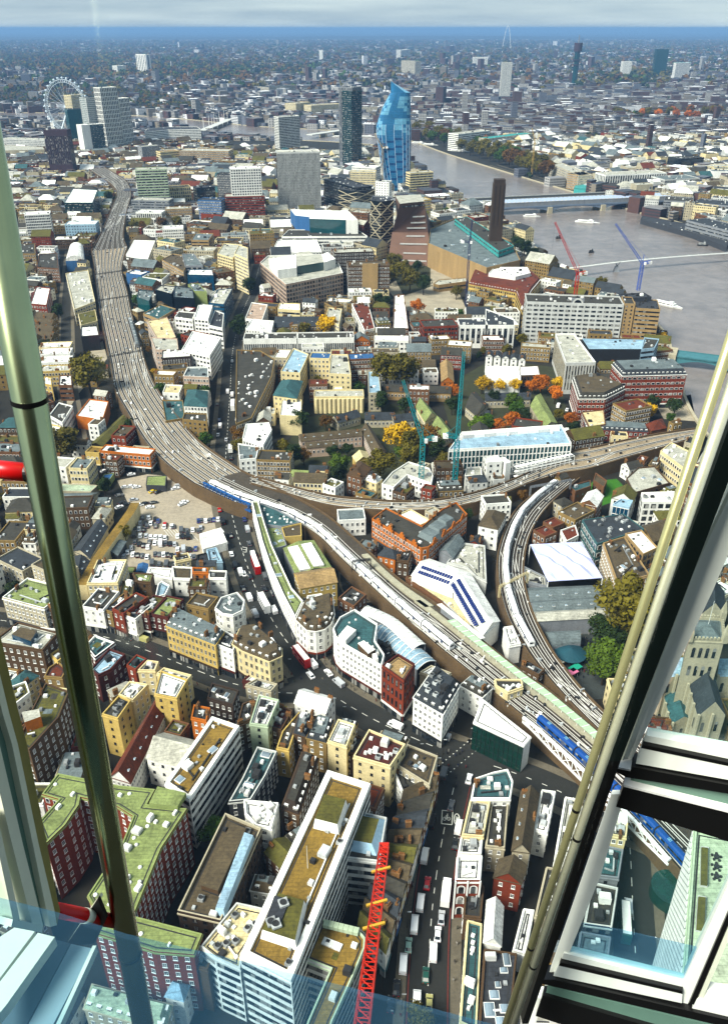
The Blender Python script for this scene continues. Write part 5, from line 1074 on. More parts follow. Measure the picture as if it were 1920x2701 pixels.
zb=0;bot=[P2('11',p,6)for p in((968,592),(1262,606),(1290,470),(1030,440))];midp=[P2('11',p,28)for p in((1000,412),(1240,412),(1250,330),(1030,300))]
r=empty('brick_tower',(*(sum(bot,Vector((0,0)))/4),0),'folded tapering brown brick gallery tower with slot windows','building');m=MB();m.frustum(ccw(bot),0,ccw(midp),28,top=False);m.frustum(ccw(midp),28,ccw(top),zt,top=True,mt=1);m.build('brick_shell',[TB_,roofm('proof')],r);occupy(bot)
bq,mq,tq=ccw(bot),ccw(midp),ccw(top)
for f,x0,x1 in((.12,.1,.9),(.34,.35,.9),(.62,.25,.95),(.86,.4,.9),(1.12,.4,.95),(1.3,.5,.95),(1.5,.55,.95),(1.86,.12,.98)):
 qa=[bq[i].lerp(mq[i],f)for i in range(4)]if f<=1 else[mq[i].lerp(tq[i],f-1)for i in range(4)];z=28*f if f<=1 else 28+(zt-28)*(f-1)
 for i in range(4):
  a,b=qa[i],qa[(i+1)%4];e=b-a;nr=Vector((e.y,-e.x)).normalized()
  if nr.dot(-a.normalized())>.55:p=a.lerp(b,(x0+x1)/2);m=MB();m.box((p.x+nr.x*.15,p.y+nr.y*.15,z),(e.length*(x1-x0),.5,1.5),math.atan2(e.y,e.x));m.build('slot_window',wallm('pale')if f<1.8 else WG,r)
B('D',[(955,545),(1085,600),(1160,583),(1140,540),(1018,488),(960,512)],26,'tan','lead','none','huge brown brick power station gallery with grey glazed roof',name='power_station',clutter=6,sky_=8,par=1.5)
B('D',[(1014,489),(1042,484),(1146,549),(1112,561)],33,'bteal','felt',('p',4,8,6,1.2,'d'),'long pale turquoise glass beam along the power station roof',name='light_beam',par=.5,clutter=2,mark=False)
B('11',[(1300,545),(1370,570),(1465,545),(1400,490)],22,'tan','broof','none','brown brick block at the foot of the power station',name='power_annex',clutter=1,mark=False)
r=B('11',[(1275,760),(1310,735),(1495,720),(1500,745),(1310,770)],7,'tan','proof','band','low tan building with curved terrace below the power station',name='power_annex',clutter=4)
zc=99;q=[P2('12',p,zc)for p in((58,62),(132,62),(128,48),(62,46))];cc=sum(q,Vector((0,0)))/4;cc=P2('12',(95,56),zc)
r=empty('power_station_chimney',(cc.x,cc.y,0),'tall square dark brown brick chimney beside the river','chimney');m=MB();m.frustum([(cc.x-7.2,cc.y-6),(cc.x+7.2,cc.y-6),(cc.x+7.2,cc.y+6),(cc.x-7.2,cc.y+6)],0,[(cc.x-6.6,cc.y-5.5),(cc.x+6.6,cc.y-5.5),(cc.x+6.6,cc.y+5.5),(cc.x-6.6,cc.y+5.5)],95,mi=0);m.build('shaft',mat('chimney dark brick',(.085,.055,.035),.9,.35,.1,1,streak=True),r)
m=MB();m.box((cc.x,cc.y,95),(12,10,4));m.build('cap',wallm('dbrown'),r)
for dx in(-4.5,0,4.5):m=MB();m.box((cc.x+dx,cc.y-6,50),(.5,.5,44));m.build('flue_rib',wallm('dbrown'),r)
hg=height_of('12',(275,885),(272,1150))
r=B('12',[(275,885),(925,905)],hg,'pale','felt',('p',3.6,5.2,3.6,1.4,'d'),'long grey riverside office with a black arched centre',dep=26,name='riverside_office',clutter=14,par=1.2)
q0,q1=P2('12',(572,890),hg),P2('12',(655,893),hg);e=q1-q0;mid=(q0+q1)/2;m=MB();m.box((mid.x,mid.y-.6,0),(e.length,1.4,hg+5),math.atan2(e.y,e.x));m.build('centre_bay',wallm('grey'),r)
m=MB();m.box((mid.x,mid.y-1.4,1),(e.length*.55,.4,hg-5),math.atan2(e.y,e.x));m.build('bay_glazing',WG,r);o=inst('arch',arch_window(e.length*.7,13,wallm('pale')),r,(mid.x-r.location.x,mid.y-1.5-r.location.y,hg-8.5),math.atan2(e.y,e.x))
B('12',[(928,895),(1000,898)],hg+1,'tan','felt','small','narrow tan strip of the riverside office',dep=22,name='riverside_office',clutter=1)
B('12',[(1004,925),(1168,935)],hg-2,'tan','dgrey','bandw','brown banded riverside building under the blue crane',dep=30,name='riverside_office',clutter=8,units=2)
B('12',[(936,860),(1110,850)],hg+1,'dgrey','dgrey','none','dark rooftop storey below the blue crane',dep=14,name='crane_deck',clutter=6,mark=False)
B('D',[(1045,634),(1150,653),(1166,692),(1186,652),(1206,628),(1180,606),(1060,597)],17,'yellow','rtile',('p',3.4,2.4,1.2,1.6,'d'),'yellow building with red tiled mansard near the river',name='red_roofed_building',rt='mansard',rh=4,top='rtile',clutter=3,chim=2)
r=B('12',[(20,690),(60,650),(280,650),(300,690),(200,715)],24,'white','wroof','none','white ribbed roof drum above the red tiled building',name='roof_drum',clutter=8,mark=False,z0=17)
B('12',[(1,930),(190,1000),(196,1040),(0,1040)],20,'white','slate',('p',16,4.2,2.6,13,'d'),'white building with tall black arched windows and dark roof',name='arched_office',clutter=4,units=1)
B('11',[(1450,1040),(1640,1040)],20,'white','slate',('p',16,4.2,2.6,13,'d'),'left part of the white building with tall black arched windows',dep=20,name='arched_office',clutter=5,units=1)
B('11',[(1212,1052),(1442,1042)],20,'redb','felt',('p',3.6,2.8,1.8,1.8,'d'),'square red brick office with dark window grid',dep=20,name='red_office',clutter=4)
B('D',[(543,758),(662,757)],17,'white','felt',('p',8,1.8,.9,7,'d'),'left half of the long white colonnaded office',dep=16,name='colonnade_office',clutter=8,units=1)
B('D',[(664,757),(790,755)],17,'white','felt',('p',8,1.8,.9,7,'d'),'right half of the long white colonnaded office',dep=16,name='colonnade_office',clutter=8,units=1)
B('11',[(730,895),(815,1075),(885,1060),(838,885)],13,'white','rtile','dense','white and brick terrace with red roofs left of the paved court',name='terrace_block',clutter=8,chim=4)
B('11',[(1005,1062),(1110,1062),(1080,832),(1015,838)],13,'brick','wroof','sash','brick terrace with white dormers right of the paved court',name='terrace_block',clutter=10,units=1,chim=3)
B('11',[(880,1140),(1110,1142)],14,'white','wroof','wide','white balconied block in front of the paved court',dep=12,name='terrace_block',clutter=8,units=1)
B('11',[(18,995),(132,1005),(168,902),(62,886)],13,'white','pink','wide','white office with pinkish curved roof on the wide street',name='white_office',clutter=2)
B('11',[(20,1060),(195,1075),(210,1010),(60,1000)],13,'white','wroof','sash','white terraced roofs below the pinkish curved roof',name='white_office',clutter=7,units=1)
B('11',[(555,990),(645,1040),(665,930),(575,920)],15,'cream','proof','dense','cream brick block with dense windows right of the yellow tree',name='brick_flats',clutter=3,chim=2)
B('11',[(215,1050),(520,1040),(530,985),(225,975)],9,'stock','slate','sash','dark roofed brick terrace left of the yellow tree',name='brick_terrace',rt='gable',chim=6,sky_=3)
B('11',[(235,930),(385,940),(385,895),(250,890)],11,'cream','wroof','band','low cream terrace at the foot of the pale pink office',name='low_terrace',clutter=1)
B('11',[(320,1120),(410,1125)],12,'white','rtile','sash','white house with small red roof near the yellow tree',dep=9,name='town_house',clutter=0)
B('11',[(650,1130),(720,1120),(715,1090),(655,1092)],12,'white','lead','sash','grey and white house right of the yellow tree',name='town_house',clutter=3)
r=B('11',[(740,1145),(850,1140)],12,'orange','lead','sash','pair of pink gables in front of the terraces',dep=12,name='gabled_house',rt='gable',ridge=False)
for pts,base,lab in(([(642,130),(765,145),(885,128),(870,100),(655,98)],(642,300),'broad dark glass apartment tower with steel diagonal braces'),([(858,205),(925,215),(1010,205),(1000,180),(870,175)],(862,520),'black glass apartment tower with diagonal braces beside the brick tower')):
 hh=min(76,height_of('11',pts[0],base));r=B('11',pts,hh,'glassd','dgrey','none',lab,name='braced_tower',clutter=3,par=1.5,parc='grey');q=ccw([P2('11',p,hh)for p in pts]);m=MB();n=len(q);nz_=4
 for i in range(n):
  a,b=q[i],q[(i+1)%n];nr=Vector(((b-a).y,-(b-a).x)).normalized()*.5
  if nr.dot(-a)<=0:continue
  for j in range(nz_):
   z0_,z1_=hh*j/nz_,hh*(j+1)/nz_;m.bar((*(a+nr),z0_),(*(b+nr),z1_),.9);m.bar((*(b+nr),z0_),(*(a+nr),z1_),.9)
  for j in range(int(hh/3.3)):mid=(a+b)/2+nr*.4;m.box((mid.x,mid.y,j*3.3),((b-a).length,.3,.35),math.atan2((b-a).y,(b-a).x))
 m.build('braces',wallm('stone'),r)
B('11',[(888,75),(980,80)],height_of('11',(888,75),(890,330)),'white','dgrey','small','slim white apartment tower in front of the blue glass tower',dep=14,name='white_tower',clutter=4)
B('11',[(720,10),(890,12)],45,'cream','proof','dense','cream apartment block between the grey slab and the blue glass tower',dep=18,name='apartment_block',clutter=5)
B('11',[(1120,20),(1275,10)],45,'cream','proof','band','cream stepped riverside flats right of the blue glass tower',dep=16,name='apartment_block',clutter=2)
B('11',[(1215,200),(1262,195)],40,'yellow','proof','dense','narrow yellow block beside the folded brick tower',dep=16,name='apartment_block',clutter=1)
T10=[([(165,300),(335,292)],(190,470),'white','wroof',('p',3.2,2.2,1.3,1.9,'d'),'white lattice fronted block at the left',22),([(435,365),(640,362)],(440,462),'lblue','wroof','small','pale blue office with square windows below the glass terraces',24),([(1108,262),(1285,255)],(1112,345),'tan','proof','sash','tan brick block near the autumn trees',18),([(910,282),(1082,285)],(915,362),'white','wroof',('p',7,3,1.7,5,'d'),'low white building with tall black windows',20),([(1122,118),(1278,110)],(1132,240),'cream','felt',('p',5,3.2,1.6,3.6,'d'),'cream block with chequered black windows',20),([(1090,395),(1228,390)],(1098,548),'white','wroof','dense','white chequer windowed tower block left of the tan offices',20),([(845,690),(945,702)],(850,782),'blue','wroof','none','blue box with white roof beside the railway',16),([(880,200),(1130,205)],(885,320),'grey','proof','bandw','grey podium below the pale banded tower',24),([(1325,200),(1480,205)],(1340,340),'blue','dgrey','dense','dark blue stepped office with white lower windows',22),([(1345,290),(1485,300)],(1350,345),'redb','felt','none','red base of the dark blue stepped office',10),([(1450,25),(1545,28)],(1460,200),'dgrey','felt','dense','dark grey office behind the dark blue one',20),([(1320,120),(1440,110)],(1340,250),'glassd','dgrey','band','black glass upper part of the dark blue office',20)]
for pts,base,wl,rf,wn,lab,dp in T10:B('10',pts,base,wl,rf,wn,lab,dep=dp,name='office_block',clutter=4)
B('10',[(432,218),(622,218),(656,132),(490,122)],(432,332),'glasst','wroof','band','teal glass terraces with white slatted roof at the left',name='glass_terraces',clutter=4,units=1)
B('10',[(845,565),(992,592),(1040,470),(900,466)],(850,642),'white','wroof','bandw','white corrugated warehouse beside the left railway curve',name='white_warehouse',clutter=0,par=.3)
B('10',[(1282,468),(1398,470),(1430,425),(1310,420)],(1285,600),'tan','lead','bandw','tan angled office with grey glass roof',name='tan_office',clutter=2)
B('10',[(1455,560),(1560,590),(1624,500),(1500,490)],(1462,720),'cream','proof',('p',3,3,1.6,1.5,'d'),'cream stepped apartment building on the wide street',name='apartment_block',clutter=4)
B('10',[(1570,560),(1660,600),(1660,520),(1600,500)],(1575,790),'cream','proof','wide','cream balconied apartment building right of the stepped one',name='apartment_block',clutter=2)
B('10',[(1085,600),(1230,680),(1280,580),(1160,560)],18,'tan','broof','sash','brown roofed brick court left of the cream apartments',name='brick_block',clutter=4)
B('10',[(1240,640),(1360,640),(1300,560),(1220,560)],20,'grey','lead','band','grey office with long glass roof in the brick court',name='grey_office',clutter=3,sky_=3)
B('10',[(955,715),(1085,735),(1140,690),(1000,690)],15,'white','moss','sash','white rimmed block with mossy roof near the railway',name='white_office',clutter=4)
B('10',[(1255,700),(1430,705),(1420,665),(1270,665)],18,'glassb','wroof','none','navy glass block with white roof in the centre left',name='glass_office',clutter=1)
for i,(pts,h,wl,rf,lab)in enumerate((([(918,850),(1000,880),(1030,810),(930,800)],18,'glasst','lead','turquoise glass end of the stepped glass offices'),([(1040,800),(1150,830),(1180,780),(1080,770)],20,'glassd','proof','dark glass middle of the stepped glass offices'),([(1165,850),(1300,860),(1290,790),(1170,775)],20,'glassd','lead','slatted right end of the stepped glass offices'),([(960,960),(1080,900),(1180,930),(1060,1000)],15,'tan','teal','lower front of the stepped glass offices'),([(1300,810),(1385,815),(1330,760),(1260,765)],20,'green','lead','green tinted glass block by the stepped glass offices'))):B('10',pts,h,wl,rf,'band' if i==3 else 'none',lab,name='glass_office',clutter=5,sky_=2)
B('10',[(985,1010),(1065,1150),(1180,1120),(1120,985)],15,'pink','cream','sash','block with long cream roof between railway and white offices',name='long_block',clutter=1)
B('10',[(1170,985),(1290,1000),(1310,955),(1200,945)],19,'white','felt',('p',3.6,3,2,1.6,'d'),'white office with deep square windows near the railway',name='white_office',clutter=4)
B('10',[(1300,990),(1395,1000),(1425,905),(1330,905)],22,'white','wroof','wide','white office block with bright flat roof screen',name='white_office',clutter=0)
B('10',[(1400,890),(1500,900),(1560,790),(1460,800)],20,'glassb','proof','bandw','long blue glass office with pale roof along the wide street',name='glass_office',clutter=6,units=1)
B('10',[(1400,1040),(1490,1060),(1500,960),(1440,940)],18,'white','dgrey','band','white striped office beside the wide street',name='white_office',clutter=4)
B('10',[(442,605),(568,600),(560,510),(470,515)],12,'blue','wroof','none','arched white roofed hall with navy front beside the railway',name='arched_hall',rt='barrel',rh=6)
B('10',[(442,692),(592,668),(640,880),(500,935)],15,'cream','proof','wide','long cream balconied block beside the left railway',name='balcony_block',clutter=12,units=1)
B('10',[(525,965),(640,935),(655,1010),(545,1040)],13,'cream','moss','sash','cream block with mossy roof beside the left railway',name='town_block',clutter=2)
B('10',[(545,1050),(650,1042),(665,1105),(545,1115)],13,'black','wroof','none','white roofed block with dark blue front beside the left railway',name='town_block',clutter=4,units=1)
B('10',[(205,895),(315,905),(340,790),(245,780)],14,'redb','wroof','sash','red brick block with bright white roof left of the side road',name='red_block',clutter=1)
B('10',[(250,650),(395,660),(385,555),(265,560)],15,'brick','felt','sash','brown brick block behind the red one at the left',name='brick_block',clutter=4)
B('10',[(140,560),(240,560),(235,490),(140,500)],15,'stock','felt','sash','yellow brick block at the left by the steel pole',name='brick_block',clutter=3)
for i in range(4):B('10',[(222,985+i*45),(345,995+i*45)],9,'stock','broof','sash','%s brown and white terrace row down the left side'%['farthest','second farthest','third','nearest'][i],dep=11,name='terrace_row',rt='gable',chim=5,group='terrace rows at the left')
for i,(y,wl,rf)in enumerate(((30,'cream','wroof'),(75,'white','wroof'),(130,'white','wroof'),(190,'yellow','proof'))):B('20',[(262,y+20),(470,y+12)],12,wl,rf,'dense','%s of the white roofed houses left of the round tree'%['farthest','second','third','nearest'][i],dep=14,name='town_house',clutter=7,units=1,chim=3,group='white roofed houses')
B('20',[(295,290),(350,300),(345,250),(300,245)],12,'yellow','wroof','sash','small yellow house beside the steel pole',name='town_house',clutter=1)
B('20',[(395,300),(485,300),(480,230),(400,235)],12,'brick','wroof','bandw','banded brick house with white roof left of the round tree',name='town_house',clutter=4)
r=B('00',[(668,590),(782,584)],(722,1002),'white','white',('p',9,4.2,2.6,7.5,'d'),'tall white gridded apartment tower left of centre',dep=26,name='white_tower',clutter=2)
B('00',[(797,662),(866,656)],(838,985),'white','wroof',('p',9,4.2,2.6,7.5,'d'),'second slightly lower white gridded apartment tower',dep=24,name='white_tower',clutter=2)
B('00',[(575,655),(668,650)],(590,1000),'glasst','dgrey','fin','dark green glass tower left of the white gridded towers',dep=30,name='glass_tower',clutter=3,glass='glasst')
B('00',[(452,735),(572,730)],(455,960),'glasst','dgrey','none','broad dark teal glass block below the big wheel',dep=30,name='glass_tower',clutter=3)
B('00',[(476,640),(574,632)],(480,940),'cream','stone','dense','cream stone tower right of the big wheel',dep=25,name='stone_tower',clutter=3)
B('00',[(546,840),(602,836)],(560,1035),'white','wroof','none','white and teal banded office below the green glass tower',dep=25,name='banded_office',clutter=2)
B('00',[(604,836),(690,832)],(616,1030),'glasst','wroof','bandw','teal banded glass face of the office below the green glass tower',dep=25,name='banded_office',clutter=2)
B('D',[(97,291),(150,291)],(118,388),'purple','purple',('p',60,3,1.0,50,'d'),'dark purple brick tower at the left below the big wheel',dep=24,name='dark_tower',clutter=2)
B('00',[(362,815),(428,810)],(372,900),'white','proof','dense','white striped block right of the dark purple tower',dep=20,name='white_block',clutter=2)
B('00',[(0,930),(300,940)],22,'pale','proof','dense','long pale stone terminus frontage at the left edge',dep=30,name='station_front',clutter=3)
B('00',[(-20,1010),(300,1000),(290,985),(0,970)],14,'stone','proof','none','broad flat grey station roof at the left edge',name='station_roof',clutter=0,par=.3)
B('00',[(970,885),(1125,870),(1345,865),(1320,850),(1130,850),(990,862)],(970,965),'white','dgrey','bandw','long white banded crescent block near the river bend',name='crescent_block',clutter=4)
B('00',[(1200,1010),(1530,1015)],20,'tan','proof','dense','tan stone block with flat roof left of the grey slab',dep=40,name='stone_block',clutter=8,units=1)
B('00',[(950,985),(1070,975)],28,'grey','proof','dense','grey flats near the white church spire',dep=20,name='flats',clutter=2)
B('00',[(1075,1020),(1200,1010)],18,'cream','tan','bandw','stepped cream block beside the grey flats',dep=24,name='stone_block',clutter=2)
B('D',[(302,380),(372,378)],height_of('D',(302,380),(304,470)),'pgreen','proof',('b',3.8,0,0,1.9,'d'),'pale green banded tower block left of centre',dep=22,name='banded_tower',clutter=4)
B('D',[(514,378),(582,376)],height_of('D',(514,378),(518,490)),'white','wroof',('p',3.4,3.4,1.9,1.9,'d'),'white gridded office tower left of the grey slab',dep=22,name='white_tower',clutter=4)
B('D',[(502,440),(590,438)],height_of('D',(502,440),(505,492)),'redb','proof','bandw','red brick banded block at the foot of the white gridded tower',dep=24,name='brick_block',clutter=5)
B('D',[(618,343),(714,341)],height_of('D',(618,343),(622,476)),'pale','proof',('p',3.6,1.7,.5,3.2,'d'),'big plain grey office slab with fine vertical ribs',dep=26,name='grey_slab',clutter=2,par=2,parc='white')
B('D',[(621,262),(668,259)],height_of('D',(621,262),(624,342)),'white','proof',('p',3.2,2.8,2.2,1.9,'d'),'white gridded tower behind the grey slab',dep=20,name='white_tower',clutter=3)
hS=height_of('D',(785,196),(787,382))
B('D',[(785,196),(806,194)],hS,'grey','dgrey',('p',140,2.6,1.1,130,'d'),'tall dark ribbed tower left of the blue glass tower',dep=30,name='ribbed_tower',clutter=1)
B('D',[(763,203),(784,205)],hS-6,'glasst','white','band','lower dark teal wing of the tall ribbed tower',dep=24,name='ribbed_tower',clutter=1)
B('D',[(722,400),(790,420)],40,'glassd','dgrey','band','black low glass block at the foot of the ribbed tower',dep=30,name='glass_block',clutter=4)
B('D',[(785,372),(838,375)],42,'white','wroof','dense','white block between the ribbed and the blue glass towers',dep=24,name='white_block',clutter=3)
def loft_tower():
 base=P2('D',(892,446),0);yb=base.y+14;m=MB();prof=[(446,866,912),(400,857,914),(350,847,916),(300,840,917),(283,839,917),(262,845,916),(240,853,916),(222,862,916),(206,871,915)]
 rings=[];ns=20
 for(y,xl,xr)in prof:
  d=ray(px('D',((xl+xr)/2,y)));t=yb/d.y;z=HC+d.z*t;x0=ray(px('D',(xl,y)));x1=ray(px('D',(xr,y)));X0,X1=x0.x*yb/x0.y,x1.x*yb/x1.y
  z=max(z,0);rings.append((z,X0,X1))
 def pt(k,z,X0,X1):
  t=2*math.pi*k/ns;c_,s_=math.cos(t),math.sin(t);se=lambda v:math.copysign(abs(v)**.62,v);return(((X0+X1)/2+(X1-X0)/2*se(c_)),yb+13*se(s_),z)
 root=empty('blue_glass_tower',((rings[0][1]+rings[0][2])/2,yb,0),'swelling blue glass skyscraper with slanted crown, tallest in view','skyscraper')
 lv=[]
 for i in range(len(rings)-1):
  z0_,a0_,b0_=rings[i];z1_,a1_,b1_=rings[i+1];nst=max(1,int((z1_-z0_)/3.6))
  for j in range(nst):f=j/nst;lv.append((z0_+(z1_-z0_)*f,a0_+(a1_-a0_)*f,b0_+(b1_-b0_)*f))
 lv.append(rings[-1])
 for i in range(len(lv)-1):
  for k in range(ns):m.face([pt(k,*lv[i]),pt(k+1,*lv[i]),pt(k+1,*lv[i+1]),pt(k,*lv[i+1])],(1 if lv[i][0]>92 and(i*7+k*3+i*k)%7>2 else(2 if(i+k*5)%3==0 and lv[i][0]<92 else 0)))  # pale upper panels paint the cloud reflection into the glass colour
 topr=[pt(k,*lv[-1])for k in range(ns)];xc=(lv[-1][1]+lv[-1][2])/2;hw=(lv[-1][2]-lv[-1][1])/2
 crown=[(p[0]*1+0,p[1],p[2]+16*max(0,(xc+hw*.5-p[0])/(1.5*hw)))for p in topr]
 for k in range(ns):m.face([topr[k],topr[(k+1)%ns],crown[(k+1)%ns],crown[k]],0)
 m.face(crown,1);m.build('glass_skin',[glass_mat('tower blue glass',(.07,.20,.36),.1,False),glass_mat('tower cloud reflection glass',(.20,.38,.50),.08,False),glass_mat('tower deep glass',(.02,.10,.25),.1,False)],root)
 f=MB()
 for k in range(0,ns):
  for i in range(0,len(lv)-1,2):
   a,b=pt(k,*lv[i]),pt(k,*lv[min(i+2,len(lv)-1)])
   if a[1]<yb+2 and lv[i][0]<110:f.bar(a,b,.45)
 f.build('fins',mat('pale fins',(.55,.62,.68),.4,.1),root)
 for i in range(0,len(lv),2):
  f=MB();z,X0,X1=lv[i]
  for k in range(ns//2,ns+1):f.bar(pt(k,z,X0-.1,X1+.1),pt(k+1,z,X0-.1,X1+.1),.35)
  f.build('floor_band',mat('tower band',(.09,.22,.38),.4,.1),root)
 occupy([(rings[0][1],yb-14),(rings[0][2],yb-14),(rings[0][2],yb+14),(rings[0][1],yb+14)])
loft_tower()
NBL=[([(1022,300),(1092,292)],36,'white','proof','band','white banded riverside office above the embankment trees',30),([(1090,310),(1190,298)],28,'stone','bteal','dense','stone office with turquoise roof above the embankment trees',30),([(1350,392),(1486,386)],30,'white','proof',('p',14,4.5,2.4,11,'d'),'curved white stone building with tall black window bays facing the bridge',34),([(1316,330),(1400,342)],18,'white','wroof','none','low hall with bright white roof among the northern trees',26),([(1225,365),(1290,392)],24,'stone','proof','dense','pale stone riverside building left of the white curved one',26),([(1292,392),(1346,384)],24,'tan','slate','dense','brown stone building next to the white curved one',26),([(1482,402),(1560,398)],26,'pale','lead','tall','pale grey building right of the white curved one',40),([(1512,355),(1570,352)],34,'glassd','felt','none','black glass block on the far bank at the right',30),([(1560,372),(1640,372)],24,'cream','proof','dense','cream stone block at the far right bank',30),([(1480,448),(1545,452)],22,'grey','felt','bandw','grey banded office at the bridgehead on the far bank',40),([(1545,452),(1640,462)],20,'grey','slate','bandw','second grey banded office by the far bank',40),([(1530,492),(1640,520)],18,'grey','slate','bandw','grey banded school building on the far quay',36),([(1120,95+45),(1143,140)],height_of('D',(1118,130),(1118,200)),'pale','proof','dense','slim pale office tower in the far distance right of centre',24),([(1465,110),(1492,110)],height_of('D',(1465,110),(1465,172)),'glasst','dgrey','none','dark green glass tower in the far distance at the right',40),([(1508,140),(1540,140)],height_of('D',(1508,140),(1508,180)),'bteal','wroof','fin','turquoise hospital tower in the far distance at the right',40),([(1390,138),(1410,138)],height_of('D',(1390,138),(1390,168)),'white','wroof','dense','white slab tower in the far distance near the turquoise one',50),([(303,121),(325,122)],height_of('D',(303,121),(306,166)),'white','proof',('p',100,18,9,90,'d'),'slim white tower with a dark stripe in the far park',30),([(262,147),(282,146)],height_of('D',(262,147),(263,168)),'white','wroof','dense','pair of white far flats left of the striped tower',40),([(894,112),(915,110)],height_of('D',(894,112),(894,135)),'white','wroof','dense','small white tower in the far distance above the blue glass tower',40),([(895,135),(926,137)],height_of('D',(895,135),(895,168)),'stone','lead','dense','broad stone tower far behind the blue glass tower',40),([(712,112),(720,112)],height_of('D',(712,112),(712,138)),'white','wroof','none','thin white far tower above the ribbed tower',30),([(600,195),(660,190)],30,'stone','slate','dense','dark glazed arch terminus block beyond the river',60),([(660,232),(692,228)],40,'cream','stone','dense','cream riverside palace block left of the tall ribbed tower',40),([(694,236),(762,232)],36,'cream','stone','dense','long cream riverside palace with corner pavilions',40),([(800,240),(842,240)],30,'stone','slate','dense','stone palace between the two tall towers',40),([(1056,128),(1088,128)],height_of('D',(1056,150),(1056,180)),'white','wroof','dense','white far office block right of the blue glass tower',60)]
for pts,h,wl,rf,wn,lab,dp in NBL:B('D',pts,h,wl,rf,wn,lab,dep=dp,name='city_building',clutter=4,individual=False)
# BRIDGES, WHEEL, CRANES, BOATS
def PY(T,p,Y):
 d=ray(px(T,p));t=Y/d.y;return Vector((d.x*t,Y,HC+d.z*t))
r=empty('railway_bridge',(*D(1240,460),0),'long grey river railway bridge with a ridged solar roof','bridge')
za=13.0;A0,A1=D(1005,462,za),D(1500,440,za);e=(A1-A0);L=e.length;e.normalize();n_=Vector((-e.y,e.x));az=math.atan2(e.y,e.x);mid=(A0+A1)/2
gmt=mat('bridge grey',(.20,.24,.30),.6,.25,.2);m=MB();m.box((mid.x,mid.y,9),(L,24,2.2),az);m.build('deck',gmt,r)
pm_=MB();pm_.prism([(-3.4,-11.5),(3.4,-11.5),(3.4,11.5),(-3.4,11.5)],0,.35);
wing=MB();wing.face([(-3.4,-11.5,0),(3.4,-11.5,1.6),(3.4,11.5,1.6),(-3.4,11.5,0)]);wing.face([(3.4,-11.5,1.6),(3.4,-11.5,0),(3.4,11.5,0),(3.4,11.5,1.6)]);wing.face([(-3.4,-11.5,0),(3.4,-11.5,0),(3.4,-11.5,1.6)])
wing.m=[0,1,1];wme=wing.mesh('roof_panel',[mat('bridge roof glass',(.36,.41,.50),.35,.2,.2),FR])
npan=int(L/7)
for i in range(npan):p=A0+e*(3.5+7*i);inst('roof_panel',wme,r,(p.x-r.location.x,p.y-r.location.y,17),az)
m=MB();
for s_ in(-11,11):q=mid+n_*s_;m.box((q.x,q.y,11.2),(L,.4,5.6),az)
m.build('side_screens',wallm('grey'),r)
for k in range(1,5):
 p=A0.lerp(A1,[.0,.17,.42,.66,.88][k]);m=MB();m.box((p.x,p.y,0),(7,30,8.8),az);m.build('pier',wallm('stone'),r)
fr_=[0,.17,.42,.66,.88,1.02]
for k in range(5):
 a,b=A0.lerp(A1,fr_[k]),A0.lerp(A1,fr_[k+1]);m=MB();ns=10
 for s_ in(-11.5,11.5):
  for i in range(ns):
   f0,f1=i/ns,(i+1)/ns;p,q=a.lerp(b,f0)+n_*s_,a.lerp(b,f1)+n_*s_;z0_,z1_=3+6*math.sin(math.pi*f0)**.7-.4,3+6*math.sin(math.pi*f1)**.7-.4
   m.face([(*p,z0_),(*q,z1_),(*q,9),(*p,9)])
 m.build('arch',gmt,r)
r=empty('road_bridge',(*D(1240,438),0),'road bridge with traffic running behind the ridged railway bridge','bridge')
B0,B1=D(1000,448,10),D(1480,426,10);e2=B1-B0;mid=(B0+B1)/2;m=MB();m.box((mid.x,mid.y,8),(e2.length,26,1.6),math.atan2(e2.y,e2.x));m.build('deck',ASPH,r)
for s_ in(-13,13):q=mid+Vector((-e2.y,e2.x)).normalized()*s_;m=MB();m.box((q.x,q.y,9.6),(e2.length,.5,1.1),math.atan2(e2.y,e2.x));m.build('parapet',wallm('pale'),r)
for k in range(1,5):p=B0.lerp(B1,k/5);m=MB();m.box((p.x,p.y,0),(6,28,8),math.atan2(e2.y,e2.x));m.build('pier',wallm('stone'),r)
r=empty('footbridge',(*D(1376,590),0),'slender steel footbridge crossing the river','bridge');pts=[D(x,y,10.5)for x,y in((1215,603),(1290,596),(1370,586),(1460,577),(1560,569),(1700,560))];c=spline(pts,5);m=MB();bd=band(c,4.2);n=len(c)
for i in range(n-1):m.prism(ccw([bd[i],bd[i+1],bd[2*n-2-i],bd[2*n-1-i]]),10.2,10.7,bottom=True)
m.build('deck',wallm('pale'),r)
for s_ in(1,-1):
 m=MB();o_=band(c,7.5);ln=o_[:n]if s_>0 else o_[n:][::-1]
 for i in range(n-1):m.bar((*ln[i],11.2),(*ln[i+1],11.2),.3);m.bar((*ln[i],11.2),(*c[i],10.4),.25)
 m.build('cable',UNIT,r)
for x,y in((1376,590),(1640,565)):
 p=D(x,y,8);m=MB();m.frustum([(p.x-3,p.y-4),(p.x+3,p.y-4),(p.x+3,p.y+4),(p.x-3,p.y+4)],0,[(p.x-1.5,p.y-2),(p.x+1.5,p.y-2),(p.x+1.5,p.y+2),(p.x-1.5,p.y+2)],6);e=(c[1]-c[0]).normalized();nn=Vector((-e.y,e.x))
 for s_ in(-1,1):m.bar((p.x,p.y,6),(*(p+nn*5*s_),12),.7)
 m.build('pier',wallm('grey'),r)
